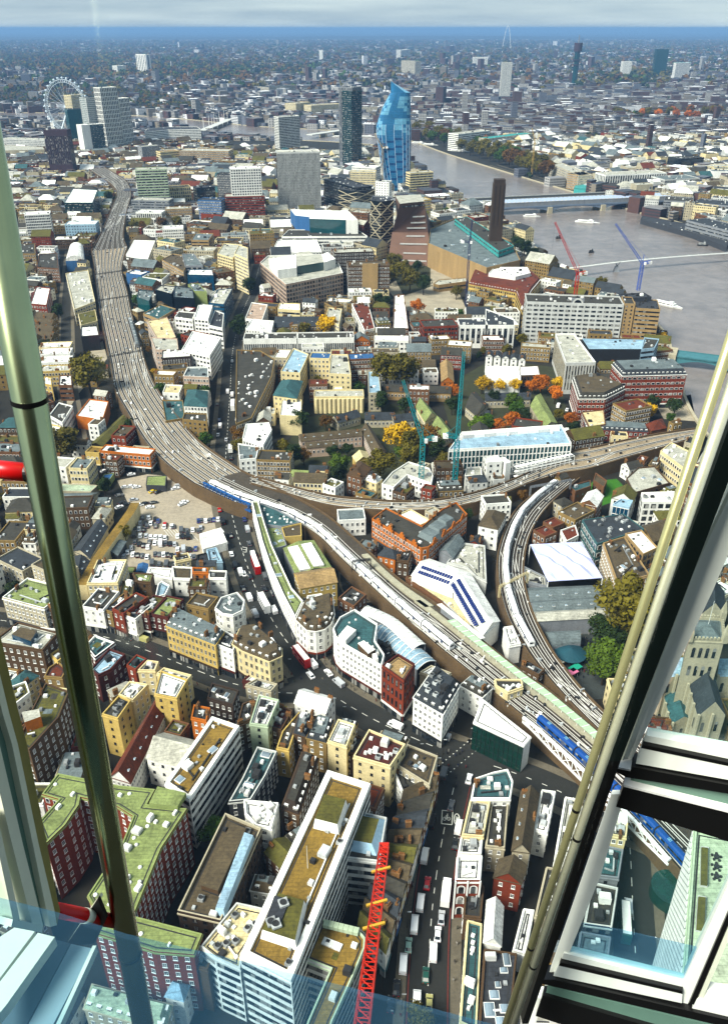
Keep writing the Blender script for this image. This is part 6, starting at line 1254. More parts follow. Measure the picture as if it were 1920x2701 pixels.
r=empty('arch_bridge',(*D(1560,800),0),'blue-green arched road bridge at the right behind the frame','bridge');a,b=D(1498,788,9),D(1640,806,9);e=b-a;mid=(a+b)/2;ez=math.atan2(e.y,e.x);m=MB();m.box((mid.x,mid.y,7.5),(e.length,16,1.4),ez);m.build('deck',mat('teal bridge paint',(.10,.22,.24),.6,.25),r)
nn=Vector((-e.y,e.x)).normalized()
for s_ in(-8,8):
 m=MB()
 for i in range(12):f0,f1=i/12,(i+1)/12;p,q=a.lerp(b,f0)+nn*s_,a.lerp(b,f1)+nn*s_;m.face([(*p,1+6*math.sin(math.pi*f0)),(*q,1+6*math.sin(math.pi*f1)),(*q,9.8),(*p,9.8)])
 m.build('arch',mat('teal bridge paint',(.10,.22,.24)),r)
for f in(0.02,.98):p=a.lerp(b,f);m=MB();m.box((p.x,p.y,0),(6,20,11),ez);m.build('pier',wallm('stone'),r)
for pa,pb,lab in(((690,300),(862,276),'pale far road bridge left of the blue glass tower'),((452,290),(520,262),'far railway bridge with white cable masts at the river bend')):
 a,b=D(*pa,10),D(*pb,10);e=b-a;mid=(a+b)/2;r=empty('far_bridge',(mid.x,mid.y,0),lab,'bridge');ez=math.atan2(e.y,e.x);m=MB();m.box((mid.x,mid.y,8),(e.length,20,2),ez);m.build('deck',wallm('pale'),r)
 for k in range(1,6):
  p=a.lerp(b,k/6);m=MB();m.box((p.x,p.y,0),(6,22,8),ez);m.build('pier',wallm('stone'),r)
  if 'masts' in lab:
   for s_ in(-12,12):q=p+Vector((-e.y,e.x)).normalized()*s_;m=MB();m.tube((*q,4),(*(q*1.002),34),.8,.4,6);m.build('mast',FR,r)
Rw=60;top=(137,163);Yw=2290;tp=PY('D',top,Yw);cw=Vector((tp.x,Yw,135-Rw));r=empty('observation_wheel',(cw.x,cw.y,0),'giant white observation wheel at the far left by the river','ferris wheel')
ax=Vector((math.cos(R(18)),-math.sin(R(18)),0));WHT=mat('wheel white',(.55,.6,.63),.5,.1)
def wp(t,rad,off=0):return cw+ax*(rad*math.cos(t))+Vector((0,0,rad*math.sin(t)))+Vector((-ax.y,ax.x,0))*off
N=64;m=MB()
for i in range(N):
 t0,t1=2*math.pi*i/N,2*math.pi*(i+1)/N
 for rad,off in((Rw,-3),(Rw,3),(Rw-6,0)):m.bar(wp(t0,rad,off),wp(t1,rad,off),.75)
 m.bar(wp(t0,Rw,-3),wp(t1,Rw-6,0),.4);m.bar(wp(t0,Rw,3),wp(t0,Rw-6,0),.7);m.bar(wp(t0,Rw,-3),wp(t0,Rw,3),.7)
m.build('rim',WHT,r);m=MB()
for i in range(32):t=2*math.pi*i/32;m.bar(wp(t,Rw-6),wp(t,2,5 if i%2 else-5),.28)
o=m.build('spokes',WHT,r);o['kind']='stuff'
m=MB();m.tube(wp(0,0,-8),wp(0,0,8),2.5,2.5,10);m.build('hub',WHT,r)
for s_ in(-1,1):m=MB();m.tube(wp(0,0,8),(cw.x+s_*20,cw.y-45,0),1.6,2.2,8);m.build('leg',WHT,r)
cme=MB();
for k in range(8):
 for j in range(4):
  a0,a1=math.pi*j/4-math.pi/2,math.pi*(j+1)/4-math.pi/2;t0,t1=2*math.pi*k/8,2*math.pi*(k+1)/8
  cme.face([(math.cos(a)*math.cos(t)*2.6,math.cos(a)*math.sin(t)*4.2,math.sin(a)*2.6)for a,t in((a0,t0),(a0,t1),(a1,t1),(a1,t0))])
cme=cme.mesh('capsule',mat('capsule',(.6,.66,.7),.25,.1))
for i in range(32):p=wp(2*math.pi*i/32,Rw+3.5)-Vector(r.location);inst('capsule',cme,r,p)
YB=4300;bt_=PY('D',(1284,92),YB);b0=PY('D',(1283,160),YB);r=empty('telecom_tower',(b0.x,YB,0),'slender telecom tower with a dark drum top on the horizon','tower')
m=MB();m.tube((b0.x,YB,0),(b0.x,YB,bt_.z-30),12,12,14);m.build('shaft',wallm('glasst'),r);m=MB()
for z,rad,hgt in((bt_.z-95,17,3),(bt_.z-75,19,3),(bt_.z-40,18,34)):m.tube((b0.x,YB,z),(b0.x,YB,z+hgt),rad,rad,14)
m.build('drum',wallm('purple'),r);m=MB();m.tube((b0.x,YB,bt_.z-8),(b0.x,YB,bt_.z+26),3,1,8);m.build('mast',wallm('grey'),r)
a,b=PY('D',(1121,92),12000),PY('D',(1140,92),12000);tpz=PY('D',(1134,62),12000).z;m=MB()
for i in range(16):
 f0,f1=i/16,(i+1)/16;p,q=a.lerp(b,f0),a.lerp(b,f1);m.bar((p.x,p.y,20+tpz*math.sin(math.pi*f0)),(q.x,q.y,20+tpz*math.sin(math.pi*f1)),5)
tag(m.build('stadium_arch',FR,None,(a.x,a.y,0)),'faint white stadium arch on the horizon','arch')
CR={'red':mat('crane red',(.50,.06,.05),.5,.15),'blue':mat('crane blue',(.05,.12,.50),.5,.15),'teal':mat('crane teal',(.03,.28,.30),.5,.15),'navy':mat('crane navy',(.05,.06,.16),.5,.15),'orange':mat('crane vermilion',(.62,.085,.05),.45,.12),'yel':mat('hoist yellow',(.45,.32,.14),.6,.2)}
def crane(T,base,topp,jib,col,label,zb=0,mw=2.0,cab=True,counter=None):
 g=P(T,base,zb);Y=g.y;tp=PY(T,topp,Y);tp.x=g.x+(tp.x-g.x)*.3;r=empty('tower_crane',(g.x,g.y,0),label,'crane');mt=CR[col]
 m=MB();n=max(4,int((tp.z-zb)/3));m.lattice((g.x,g.y,zb),(g.x,g.y,tp.z),mw,mw,n,.32);m.build('mast',mt,r)
 j=PY(T,jib,Y);a=Vector((g.x,g.y,tp.z));m=MB();m.lattice(a,j,mw*.8,mw*.45,max(6,int((j-a).length/3)),.28);m.build('jib',mt,r)
 back=a+Vector((-(j-a).x,0,0)).normalized()*7+Vector((0,0,1.5));m=MB();m.lattice(a,back,mw*.8,mw*.8,3,.25);m.build('counter_jib',mt,r)
 m=MB();m.box((back.x,back.y,back.z-2.2),(3,2.2,2.6));m.build('counterweight',UNITW,r)
 ap=a+Vector((0,0,8));m=MB();m.bar(a,ap,.4);m.bar(ap,back,.15);m.bar(ap,a.lerp(j,.85),.15);m.build('tie',mt,r)
 m=MB();m.box((g.x+mw*.7,g.y-mw*.7,tp.z-1),(1.8,1.8,2.3));m.build('cab',UNITW,r)
 m=MB();m.bar(j,(j.x,j.y,max(zb+4,j.z-25)),.12);m.build('hoist_rope',UNITD,r)
 return r
crane('12',(600,830),(612,690),(465,345),'red','red luffing crane on the grey riverside office',zb=30,mw=2.6)
crane('12',(1020,800),(1040,620),(870,356),'blue','blue luffing crane above the brown banded riverside building',zb=28,mw=2.6)
crane('21',(1190,1032),(1215,660),(1072,262),'teal','left teal tower crane with its jib raised over the garden',mw=2.6)
crane('21',(1414,1002),(1442,640),(1480,68),'teal','right teal tower crane standing beside the long glass block',mw=2.6)
crane('11',(1492,905),(1518,480),(1536,330),'navy','thin dark blue crane in front of the power station',mw=1.8)
crane('D',(852,446),(850,330),(838,302),'yel','tan hoist mast at the left of the blue glass tower',mw=2.4)
crane('D',(1185,392),(1185,312),(1186,285),'yel','tall pale mast on the far river bank',mw=2.2)
a=ray((1013,2236))*205;b=ray((950,2740))*126;a.z+=HC;b.z+=HC;d=(b-a);r=empty('luffing_boom',(a.x,a.y,0),'vermilion lattice crane boom rising towards the camera at bottom centre','crane boom')
m=MB();m.lattice(a,b+d*.25,2.1,2.3,34,.26);m.build('boom',CR['orange'],r);m=MB();m.tube(a+Vector((-1.2,0,0)),a+Vector((1.2,0,0)),1.3,1.3,14);m.build('head_sheave',CR['orange'],r)
m=MB();m.bar(a,(a.x,a.y,8),.08);m.build('hoist_rope',UNITD,r)
for k,f in enumerate((.2,.42,.55)):p=a.lerp(b,f);m=MB();m.box((p.x,p.y,p.z+1.0),(4.5,.5,.5),.3);m.build('walkway',mat('crane yellow',(.5,.34,.12),.6),r)
def boat(T,p,L,ang,label,hull=FR,cab=FR):
 g=P(T,p,.1);r=empty('boat',(g.x,g.y,.1),label,'boat',rz=R(ang));W=L*.24;m=MB()
 pr=[(-L/2,-W/2),(L*.25,-W/2),(L/2,0),(L*.25,W/2),(-L/2,W/2)];m.frustum([(x*.94,y*.8)for x,y in pr],-.3,pr,1.5);o=m.mesh('hull',hull);inst('hull',o,r,(0,0,0))
 m=MB();m.box((-L*.08,0,1.5),(L*.62,W*.78,2.0));inst('cabin',m.mesh('cabin',cab),r,(0,0,0));m=MB()
 for s_ in(-1,1):m.box((-L*.08,s_*W*.395,2.1),(L*.56,.06,.8))
 inst('window_strip',m.mesh('window_strip',WG),r,(0,0,0));m=MB();m.box((L*.12,0,3.5),(L*.12,W*.5,1.5));inst('wheelhouse',m.mesh('wheelhouse',cab),r,(0,0,0));m=MB();m.tube((L*.05,0,4.5),(L*.05,0,8),.1,.05,6);inst('mast',m.mesh('mast',UNIT),r,(0,0,0))
boat('12',(682,350),36,-22,'white passenger boat in mid river below the ridged bridge')
boat('12',(1215,905),34,-48,'white and blue river bus near the riverside office',cab=FR)
boat('12',(310,310),26,-8,'white boat moored under the railway bridge')
boat('D',(1025,338),52,-30,'white moored ship along the far embankment')
boat('D',(935,320),40,-25,'white boat moored right of the blue glass tower');boat('D',(960,324),40,-25,'second white boat moored right of the blue glass tower')
boat('12',(1452,503),14,-10,'small dark work boat on the river at the right',hull=FRD,cab=UNIT);boat('12',(708,550),8,20,'tiny black dinghy in mid river',hull=FRD,cab=FRD);boat('12',(488,455),8,10,'tiny dark dinghy near the red crane',hull=FRD,cab=FRD);boat('D',(855,298),36,-20,'long pale boat left of the blue glass tower');boat('D',(820,262+44),50,-10,'white boat moored on the far bank by the ribbed tower')
boat('D',(760,306),44,-10,'pale pleasure boat near the pale far road bridge')
m=MB();p=D(1560,545,1);
B('D',[(1432,482),(1560,505),(1624,540),(1620,552),(1545,522),(1428,490)],6,'dgrey','dgrey','none','dark pontoon and walkway along the far quay',name='pontoon',cat='pontoon',clutter=4)
B('D',[(1285,410),(1335,418),(1330,428),(1280,420)],8,'bteal','bteal','none','turquoise sheeted site hut at the far bridge end',name='site_hut',rt='gable',rh=2)
def leaf_mesh(seed,n,nc,leaf):
 rr=random.Random(seed);m=MB();cl=[]
 for k in range(nc):
  t=rr.uniform(0,2*math.pi);f=rr.uniform(.1,.72);z=rr.uniform(-.45,.62);rad=rr.uniform(.26,.46)*(1-.35*abs(z));cl.append((f*math.cos(t)*(1-.3*abs(z)),f*math.sin(t)*(1-.3*abs(z)),z,rad))
 for i in range(n):
  c=cl[rr.randrange(nc)];d=Vector((rr.gauss(0,1),rr.gauss(0,1),rr.gauss(0,1)+.25)).normalized();p=Vector(c[:3])+d*(c[3]*rr.uniform(.55,1.08))
  nrm=(d+Vector((rr.gauss(0,.5),rr.gauss(0,.5),rr.gauss(0,.5)))).normalized();x=nrm.cross(Vector((rr.gauss(0,1),rr.gauss(0,1),rr.gauss(0,1)))).normalized();y=nrm.cross(x);s=leaf*rr.uniform(.6,1.3)
  m.face([p-x*s,p+y*s*.6,p+x*s,p-y*s*.6])
 return m.mesh('crown',[None])
LEAF=[leaf_mesh(s,2600,26,.085)for s in(1,2,3,4)]
def trunk_mesh(seed):
 rr=random.Random(seed);m=MB();m.tube((0,0,-1.6),(0,0,-.2),.07,.05,7)
 for k in range(6):t=k*1.05+rr.random();m.tube((0,0,-.5+.08*k),(.5*math.cos(t),.5*math.sin(t),rr.uniform(-.05,.5)),.035,.01,5)
 return m.mesh('trunk',[None])
TRK=[trunk_mesh(s)for s in(1,2)]
def leafm(name,c):
 m=mat(name,c,.75,.55,.55,3.0,spec=.2,orand=.3);return m
LC={'g':leafm('leaf green',(.085,.15,.022)),'d':leafm('leaf dark green',(.045,.075,.016)),'o':leafm('leaf olive',(.17,.145,.025)),'y':leafm('leaf yellow',(.55,.36,.02)),'r':leafm('leaf orange',(.52,.19,.02)),'l':leafm('leaf lime',(.13,.19,.02)),'b':leafm('leaf brown',(.20,.11,.025))}
BARK=mat('bark',(.06,.045,.03),.95,.3,1)
TN={'g':'green','d':'dark green','o':'olive','y':'golden','r':'orange','l':'lime green','b':'russet'}
def tree(x,y,rad,col,label,group=None,tall=1.0):
 k=rnd.randrange(4);r=empty('tree',(x,y,0),label,'tree',group);zc=rad*tall*1.45
 o=inst('crown',LEAF[k],r,(0,0,zc),rnd.uniform(0,6),(rad*1.15,rad*1.15,rad*tall*1.1));o.material_slots[0].link='OBJECT';o.material_slots[0].material=LC[col]
 o=inst('trunk',TRK[k%2],r,(0,0,zc),rnd.uniform(0,6),(rad,rad,zc/1.6 if zc/1.6>rad*.5 else rad));o.material_slots[0].link='OBJECT';o.material_slots[0].material=BARK
 occupy([(x-rad*.6,y-rad*.6),(x+rad*.6,y-rad*.6),(x+rad*.6,y+rad*.6),(x-rad*.6,y+rad*.6)])
 return r
TREES=[('20',600,290,15,'o','big round olive tree left of the railway curve'),('20',440,730,11,'o','big golden-olive tree right of the steel pole'),('21',960,240,13,'o','left half of the big dark olive tree by the yellow complex'),('21',1080,250,13,'o','right half of the big dark tree by the yellow complex'),('21',1050,680,10,'y','golden tree in the middle garden'),('21',1110,720,9,'o','olive tree beside the golden garden tree'),('21',1235,690,9,'b','russet tree behind the left teal crane'),('21',1130,800,8,'o','olive tree at the foot of the left teal crane'),('21',920,860,9,'o','olive tree right of the tall brick house'),('21',655,860,7,'l','yellow-green tree in the railway garden'),('21',640,910,6,'d','dark tree in the railway garden'),('21',930,430,7,'d','dark tree at the corner of the organ pipe building'),('21',1090,450,6,'d','dark tree behind the cottage rows'),('21',380,560,7,'d','dark tree left of the almshouse courtyard'),('21',340,800,7,'d','dark tree beside the yellow brick flats'),('21',410,790,5,'b','small russet tree near the almshouses'),('21',700,740,4,'d','small dark tree inside the almshouse courtyard'),('21',600,770,5,'d','dark shrub tree below the almshouses'),('21',1600,310,6,'y','golden tree by the white hall, far left of the autumn row'),('21',1410,350,5,'r','orange tree by the right teal crane'),('21',1400,450,6,'d','dark tree left of the right teal crane'),('21',1570,600,7,'l','lime tree behind the long glass block'),('21',1300,760,7,'d','dark tree right of the left teal crane'),('21',1060,760,5,'l','low yellow-green tree in the middle garden'),('21',560,560,5,'b','russet tree left of the slate cottages'),('22',30,310,5,'y','first golden tree of the row before the white hall'),('22',95,315,5,'y','second golden tree of the row before the white hall'),('22',195,315,5,'y','third golden tree of the row before the white hall'),('22',310,320,5,'r','yellow-orange tree right of the white hall'),('22',375,310,7,'r','bright orange tree beside the finned office'),('22',465,375,6,'r','orange tree at the foot of the finned office'),('22',480,300,5,'y','golden tree against the finned office'),('22',185,440,7,'l','lime green tree among the cottages'),('22',200,480,6,'g','green tree in front of the lime one'),('22',250,530,6,'d','dark green tree near the mossy slate roof'),('22',180,550,6,'r','orange tree among the cottages'),('22',85,590,5,'r','small orange tree behind the long glass block'),('22',20,570,6,'g','green tree at the left of the cottages'),('22',570,540,5,'r','orange-yellow tree beside the red riverside block'),('22',585,605,5,'d','dark tree at the railway end of the riverside block'),('22',55,395,5,'d','dark tree behind the slate terrace'),('22',1120,440,6,'d','dark tree in the riverside court'),('22',1265,460,6,'d','second dark tree in the riverside court'),('22',490,505,4,'o','small olive tree by the parked vans'),('32',930,700,14,'o','huge olive tree left of the steel tubes'),('32',950,800,10,'o','lower olive tree left of the steel tubes'),('32',780,830,7,'d','dark tree beside the market square'),('32',785,1010,8,'l','bright lime tree beside the market square'),('32',790,1085,7,'l','yellow-green tree nearest the railway tracks'),('32',850,900,6,'d','dark green tree between the lime and olive trees'),('11',560,1065,9,'y','bright golden tree in front of the cream brick block'),('11',420,1080,6,'o','olive tree left of the bright golden one'),('11',1020,650,11,'o','olive tree below the folded brick tower'),('11',1080,690,10,'o','second olive tree below the folded brick tower'),('11',1120,760,11,'o','big round olive tree in the gallery garden'),('11',1210,780,9,'d','dark tree right of the round olive tree'),('11',1170,660,7,'d','dark tree close to the gallery terrace'),('11',990,720,9,'o','olive tree behind the mansion block'),('11',905,880,6,'d','dark conifer before the mansion block'),('11',960,900,6,'d','dark bush before the mansion block'),('11',1430,830,6,'o','small olive tree by the yellow building'),('11',1170,930,7,'r','orange tree on the paved court'),('11',1350,320,10,'g','green tree behind the folded brick tower'),('11',1230,150,10,'o','olive tree by the riverside flats'),('11',1300,170,9,'o','second olive tree by the riverside flats'),('11',1180,130,8,'l','yellowish tree beside the blue glass tower'),('11',45,790,8,'d','dark street tree left of the pale pink office'),('10',390,960,7,'d','dark tree beside the left side road'),('10',900,380,7,'o','olive tree left of the low white building'),('10',960,390,7,'b','russet tree below the low white building'),('10',1090,370,8,'b','russet tree right of the low white building'),('10',1190,360,8,'o','olive tree below the tan block'),('10',730,190,8,'d','dark tree inside the far railway curve'),('10',1600,1080,8,'d','dark tree by the wide street beside the white office'),('10',1610,1020,6,'d','second dark tree by the wide street'),('20',1380,680,5,'g','small green street tree below the yellow brick end'),('20',1590,650,6,'b','russet street tree on the wide street'),('20',1600,720,5,'o','olive street tree on the wide street'),('20',1080,340,5,'g','green bush beside the cream canopied house'),('20',700,990,5,'d','dark bush at the top of the car park'),('20',880,570,4,'d','dark bush under the railway curve'),('12',160,470,9,'d','dark tree beside the square chimney'),('12',210,510,9,'d','second dark tree below the square chimney'),('12',260,540,9,'d','third dark tree on the near embankment'),('12',310,580,8,'d','fourth dark tree on the near embankment'),('12',360,620,8,'d','fifth dark tree on the near embankment'),('12',400,660,8,'d','dark tree at the footbridge end'),('12',460,680,7,'d','dark tree behind the red tiled building'),('12',770,780,7,'o','olive tree behind the grey riverside office'),('12',130,420,8,'o','olive tree at the foot of the square chimney'),('30',840,160,4,'o','low olive bush by the car park wall'),('40',1000,560,4,'d','dark shrub in the inn yard'),('51',1190,1120,4,'o','small olive tree at the bottom of the high street')]
for T,x,y,rad,c,lab in TREES:p=P2(T,(x,y),rad*.9);tree(p.x,p.y,rad,c,lab)
for i in range(44):
 f=i/43;q=Vector((925,306)).lerp(Vector((1225,402)),f);p=D(q.x+rnd.uniform(-3,3),q.y-5-9*(i%3),6);tree(p.x,p.y,rnd.uniform(11,15),rnd.choice('ooob'+'g'),'%s tree from the left in the long autumn row on the far embankment'%(ORD[i]if i<20 else '%dth'%(i+1)),'far embankment trees')
for i in range(14):
 f=i/13;q=Vector((480,262)).lerp(Vector((760,280)),f);p=D(q.x,q.y-3-4*(i%2),6);tree(p.x,p.y,rnd.uniform(9,12),rnd.choice('oodb'),'%s tree from the left in the far row along the river bend'%ORD[i],'river bend trees')
for n_t,cx_,cy_,wx,wy,rr_t,cols,lab in((10,1345,319,75,13,10,'oobd','tree in the northern gardens by the white roofed hall'),(18,1500,263,130,11,13,'oobr','autumn tree in the far square at the upper right')):
 for p in sorted([tuple(D(cx_+rnd.uniform(-wx,wx),cy_+rnd.uniform(-wy,wy),6))for _ in range(n_t)],key=lambda q:q[0]/q[1]):tree(p[0],p[1],rr_t,rnd.choice(cols),nleft(lab),lab)
def vehicle_protos():
 out={}
 def body(profile,W,taper=.86,zt=0):
  m=MB();n=len(profile);L=[(x,-W/2*(taper if z>zt else 1),z)for x,z in profile];Rr=[(x,W/2*(taper if z>zt else 1),z)for x,z in profile]
  for i in range(n):j=(i+1)%n;m.face([L[i],Rr[i],Rr[j],L[j]])
  m.face(L[::-1]if False else L);m.face(Rr[::-1]);return m
 def wheels(xs,W,rad):
  mm=MB();mm.tube((0,-.12,0),(0,.12,0),rad,rad,10,0);mm.tube((0,-.13,0),(0,.13,0),rad*.55,rad*.55,8,1);me=mm.mesh('wheel',[UNITD,UNIT]);return[('wheel',me,(x,s*W/2,rad))for x in xs for s in(-1,1)]
 def pane(quads):
  m=MB();[m.face(q)for q in quads];return m.mesh('glass',WG)
 def lamp(c):m=MB();m.box((0,0,0),(.08,.3,.18));return m.mesh('lamp',c)
 LH,LT=lamp(FR),lamp(CR['red'])
 b=body([(-2.15,.3),(2.15,.3),(2.2,.72),(1.2,.88),(.55,1.42),(-1.1,1.45),(-1.85,.95),(-2.2,.85)],1.78,.8,1.0);g=MB()
 g.face([(1.17,-.72,.92),(1.17,.72,.92),(.6,.64,1.40),(.6,-.64,1.40)]);g.face([(-1.83,.72,.98),(-1.83,-.72,.98),(-1.14,-.64,1.43),(-1.14,.64,1.43)])
 for s in(-1,1):g.face([(1.0,s*.885,.93),(.5,s*.73,1.36),(-1.05,s*.73,1.38),(-1.6,s*.885,.97)][::s])
 gm_=MB();gm_.v,gm_.f,gm_.m=[(v[0]*1.01,v[1]*1.012,v[2]+.015)for v in g.v],g.f,g.m
 out['car']=(b.mesh('body',[None]),[('windows',gm_.mesh('windows',WG),(0,0,0))]+wheels((-1.35,1.35),1.7,.33)+[('headlight',LH,(2.17,-.6,.58)),('headlight',LH,(2.17,.6,.58)),('tail_light',LT,(-2.18,-.6,.7)),('tail_light',LT,(-2.18,.6,.7))])
 b=body([(-2.8,.35),(2.75,.35),(2.8,.95),(2.35,1.15),(1.75,2.05),(1.4,2.2),(-2.7,2.2),(-2.8,2.0)],2.0,.93,1.2);g=MB();g.face([(2.37,-.82,1.2),(2.37,.82,1.2),(1.8,.78,2.0),(1.8,-.78,2.0)])
 for s in(-1,1):g.face([(2.0,s*1.0,1.22),(1.6,s*.95,1.95),(.7,s*.95,1.95),(.7,s*1.0,1.22)][::s])
 gm_=MB();gm_.v,gm_.f,gm_.m=[(v[0]*1.01,v[1]*1.02,v[2]+.01)for v in g.v],g.f,g.m
 out['van']=(b.mesh('body',[None]),[('windows',gm_.mesh('windows',WG),(0,0,0))]+wheels((-1.8,1.8),1.95,.36)+[('headlight',LH,(2.79,-.7,.7)),('headlight',LH,(2.79,.7,.7)),('tail_light',LT,(-2.81,-.8,.9)),('tail_light',LT,(-2.81,.8,.9))])
 b=body([(-5.4,.35),(5.35,.35),(5.45,1.2),(5.3,4.2),(5.0,4.4),(-5.2,4.4),(-5.4,4.2)],2.52,.97,4.3);g=MB()
 for z in(1.35,3.1):
  for s in(-1,1):g.face([(5.0,s*1.275,z),(-5.0,s*1.275,z),(-5.0,s*1.275,z+.85),(5.0,s*1.275,z+.85)][::s])
  g.face([(5.46,-1.1,z),(5.46,1.1,z),(5.4,1.1,z+.9),(5.4,-1.1,z+.9)])
 rf=MB();rf.box((0,0,4.41),(9.9,2.2,.06))
 out['bus']=(b.mesh('body',[None]),[('windows',g.mesh('windows',WG),(0,0,0)),('roof_panel',rf.mesh('roof_panel',FR),(0,0,0))]+wheels((-3.3,3.6),2.45,.48))
 b=body([(2.2,.5),(4.0,.5),(4.05,1.6),(3.75,2.7),(2.2,2.7)],2.3,.95,2);bx=MB();bx.box((-1.2,0,.9),(6.4,2.45,2.7));g=MB();g.face([(4.08,-1.0,1.65),(4.08,1.0,1.65),(3.82,.95,2.55),(3.82,-.95,2.55)])
 out['lorry']=(b.mesh('body',[None]),[('cargo_box',bx.mesh('cargo_box',FR),(0,0,0)),('windows',g.mesh('windows',WG),(0,0,0))]+wheels((-3.2,3.0),2.3,.48))
 return out
VP=vehicle_protos()
PC={k:mat('paint '+k,c,.3,.05,.5,spec=.5)for k,c in dict(white=(.78,.78,.77),silver=(.42,.43,.44),black=(.02,.02,.022),grey=(.13,.135,.14),red=(.50,.02,.02),blue=(.04,.08,.25),green=(.04,.12,.09),yellow=(.6,.45,.03),beige=(.4,.38,.2),sage=(.30,.42,.36)).items()}
CATV=dict(car='car',van='van',bus='bus',lorry='lorry')
def vehicle(kind,x,y,rz,col,label,group=None,z=.06):
 me,parts=VP[kind];r=empty(dict(car='parked_car',van='van',bus='bus',lorry='lorry')[kind],(x,y,z),label,CATV[kind],group,rz);r.scale=(1.16,1.16,1.12);o=inst('body',me,r,(0,0,0));o.material_slots[0].link='OBJECT';o.material_slots[0].material=PC[col]
 for nm,pm,loc in parts:inst(nm,pm,r,loc)
 return r
ROADS=[hs_c,ss_c,bh_c,lb_c,rr_c,usr_c,sq_c,emb_c]
def road_dir(x,y):
 best=None
 for c in ROADS:
  for i in range(len(c)-1):
   d=(c[i]-Vector((x,y))).length
   if best is None or d<best[0]:e=c[i+1]-c[i];best=(d,math.atan2(e.y,e.x))
 return best[1]
VL=[('51',1235,200,'car','red','red car on the high street'),('51',1190,330,'van','white','long white van behind the red car on the high street'),('51',1150,475,'van','white','white van in the middle of the left lane of the high street'),('51',1110,615,'car','sage','pale green car in the left lane of the high street'),('51',1075,740,'van','white','white van below the pale green car'),('51',1360,270,'lorry','white','white lorry beside the arched brick house'),('51',1330,430,'car','silver','silver car behind the white lorry'),('51',1305,540,'car','white','white car in the right lane of the high street'),('51',1275,660,'van','white','white van in the right lane of the high street'),('51',1225,815,'car','green','dark green car in the right lane of the high street'),('51',1165,990,'van','white','white van nearest the bottom of the high street'),('51',1248,1000,'car','beige','beige car at the bottom right of the high street'),('51',1030,900,'car','black','black car at the left kerb of the high street'),('51',990,1010,'car','black','black car at the bottom left of the high street'),('41',1022,285,'van','white','white van turning below the white street block'),('41',870,812,'car','white','white car parked behind the striped slab'),('41',1395,820,'car','grey','grey car just below the crossing'),('31',395,985,'bus','red','red double decker bus with white roof near the fork'),('31',470,1015,'van','white','white van beside the red bus'),('31',488,940,'car','red','red car ahead of the red bus'),('31',455,1090,'car','white','white car behind the red bus'),('31',90,370,'bus','red','red bus with white roof halfway up the wide street'),('31',145,625,'bus','white','white coach on the wide street below the white van'),('31',45,570,'van','white','white van on the wide street beside the curved terrace'),('31',210,655,'van','white','small white van at the kerb of the curved terrace'),('31',50,430,'car','black','black cab on the wide street above the white van'),('31',150,430,'van','grey','grey van beside the upper red bus'),('31',45,210,'car','grey','grey car on the wide street by the painted arrows'),('31',70,285,'van','white','white van just above the upper red bus'),('31',145,510,'car','black','black car at the kerb of the curved terrace'),('31',205,540,'car','grey','grey car at the kerb of the curved terrace'),('31',10,410,'car','white','white car at the left of the wide street'),('31',270,680,'car','black','black cab near the rounded white corner'),('20',1525,335,'van','white','white van far up the wide street'),('20',1555,355,'van','white','second white van far up the wide street'),('20',1560,440,'bus','white','white topped bus far up the wide street'),('20',1475,565,'van','white','white van by the lane arrows up the wide street'),('20',1515,655,'car','silver','silver car up the wide street'),('20',1545,725,'lorry','white','white lorry under the rooftops of the wide street'),('20',1548,780,'car','black','black car below the white lorry'),('20',1455,420,'car','black','black car far up the wide street'),('20',1555,130,'car','white','farthest white car on the wide street'),('20',1460,1065,'car','white','white car emerging from under the blue girder bridge'),('20',1470,1125,'car','red','red car near the blue girder bridge'),('30',1545,155,'car','black','black car beside the white deck'),('30',1610,400,'van','white','white van at the left kerb of the wide street'),('30',855,845,'car','black','black car on the side street'),('30',955,850,'van','beige','beige van on the side street'),('40',480,530,'lorry','white','white lorry parked beside the brown brick block'),('32',585,770,'lorry','white','white lorry at the market shed'),('32',695,770,'van','white','white van with red emblem at the market shed'),('52',955,362,'van','white','white van on the dark road seen through the right pane'),('52',930,480,'bus','green','dark bus on the road seen through the right pane'),('22',487,430,'van','white','white van parked beside the orange tree'),('22',545,455,'car','white','white car parked near the finned office')]
for T,x,y,k,c,lab in VL:
 p=P2(T,(x,y),1);dr=road_dir(p.x,p.y)
 if T=='32':dr=0.1
 vehicle(k,p.x,p.y,dr,c,lab)
busy=[Vector(o.location).xy for o in bpy.data.objects if o.get('category')in('car','van','bus','lorry')]
for c,offs,st,where,lim in((hs_c,(-4.8,4.8),7,'the high street',200),(ss_c,(-6.2,6.2),11,'the wide street',420)):
 tot=0
 for i in range(len(c)-1):
  e=c[i+1]-c[i];l=e.length;tot+=l
  if tot<st or i<3:continue
  tot-=st;e.normalize()
  for of in offs:
   q=c[i]+Vector((-e.y,e.x))*of
   if rnd.random()<.35 or slant(q.x,q.y)>lim+200 or any((q-b).length<6.5 for b in busy):continue
   k=rnd.choice(['car','car','van']);col=rnd.choice(['white','silver','black','grey','white','blue','black']);busy.append(q);vehicle(k,q.x,q.y,math.atan2(e.y,e.x),col,nth('%s %s at the %s kerb of %s'%(col,k,'left' if(of>0)==(c is hs_c)else 'right',where)),'vehicles along '+where)
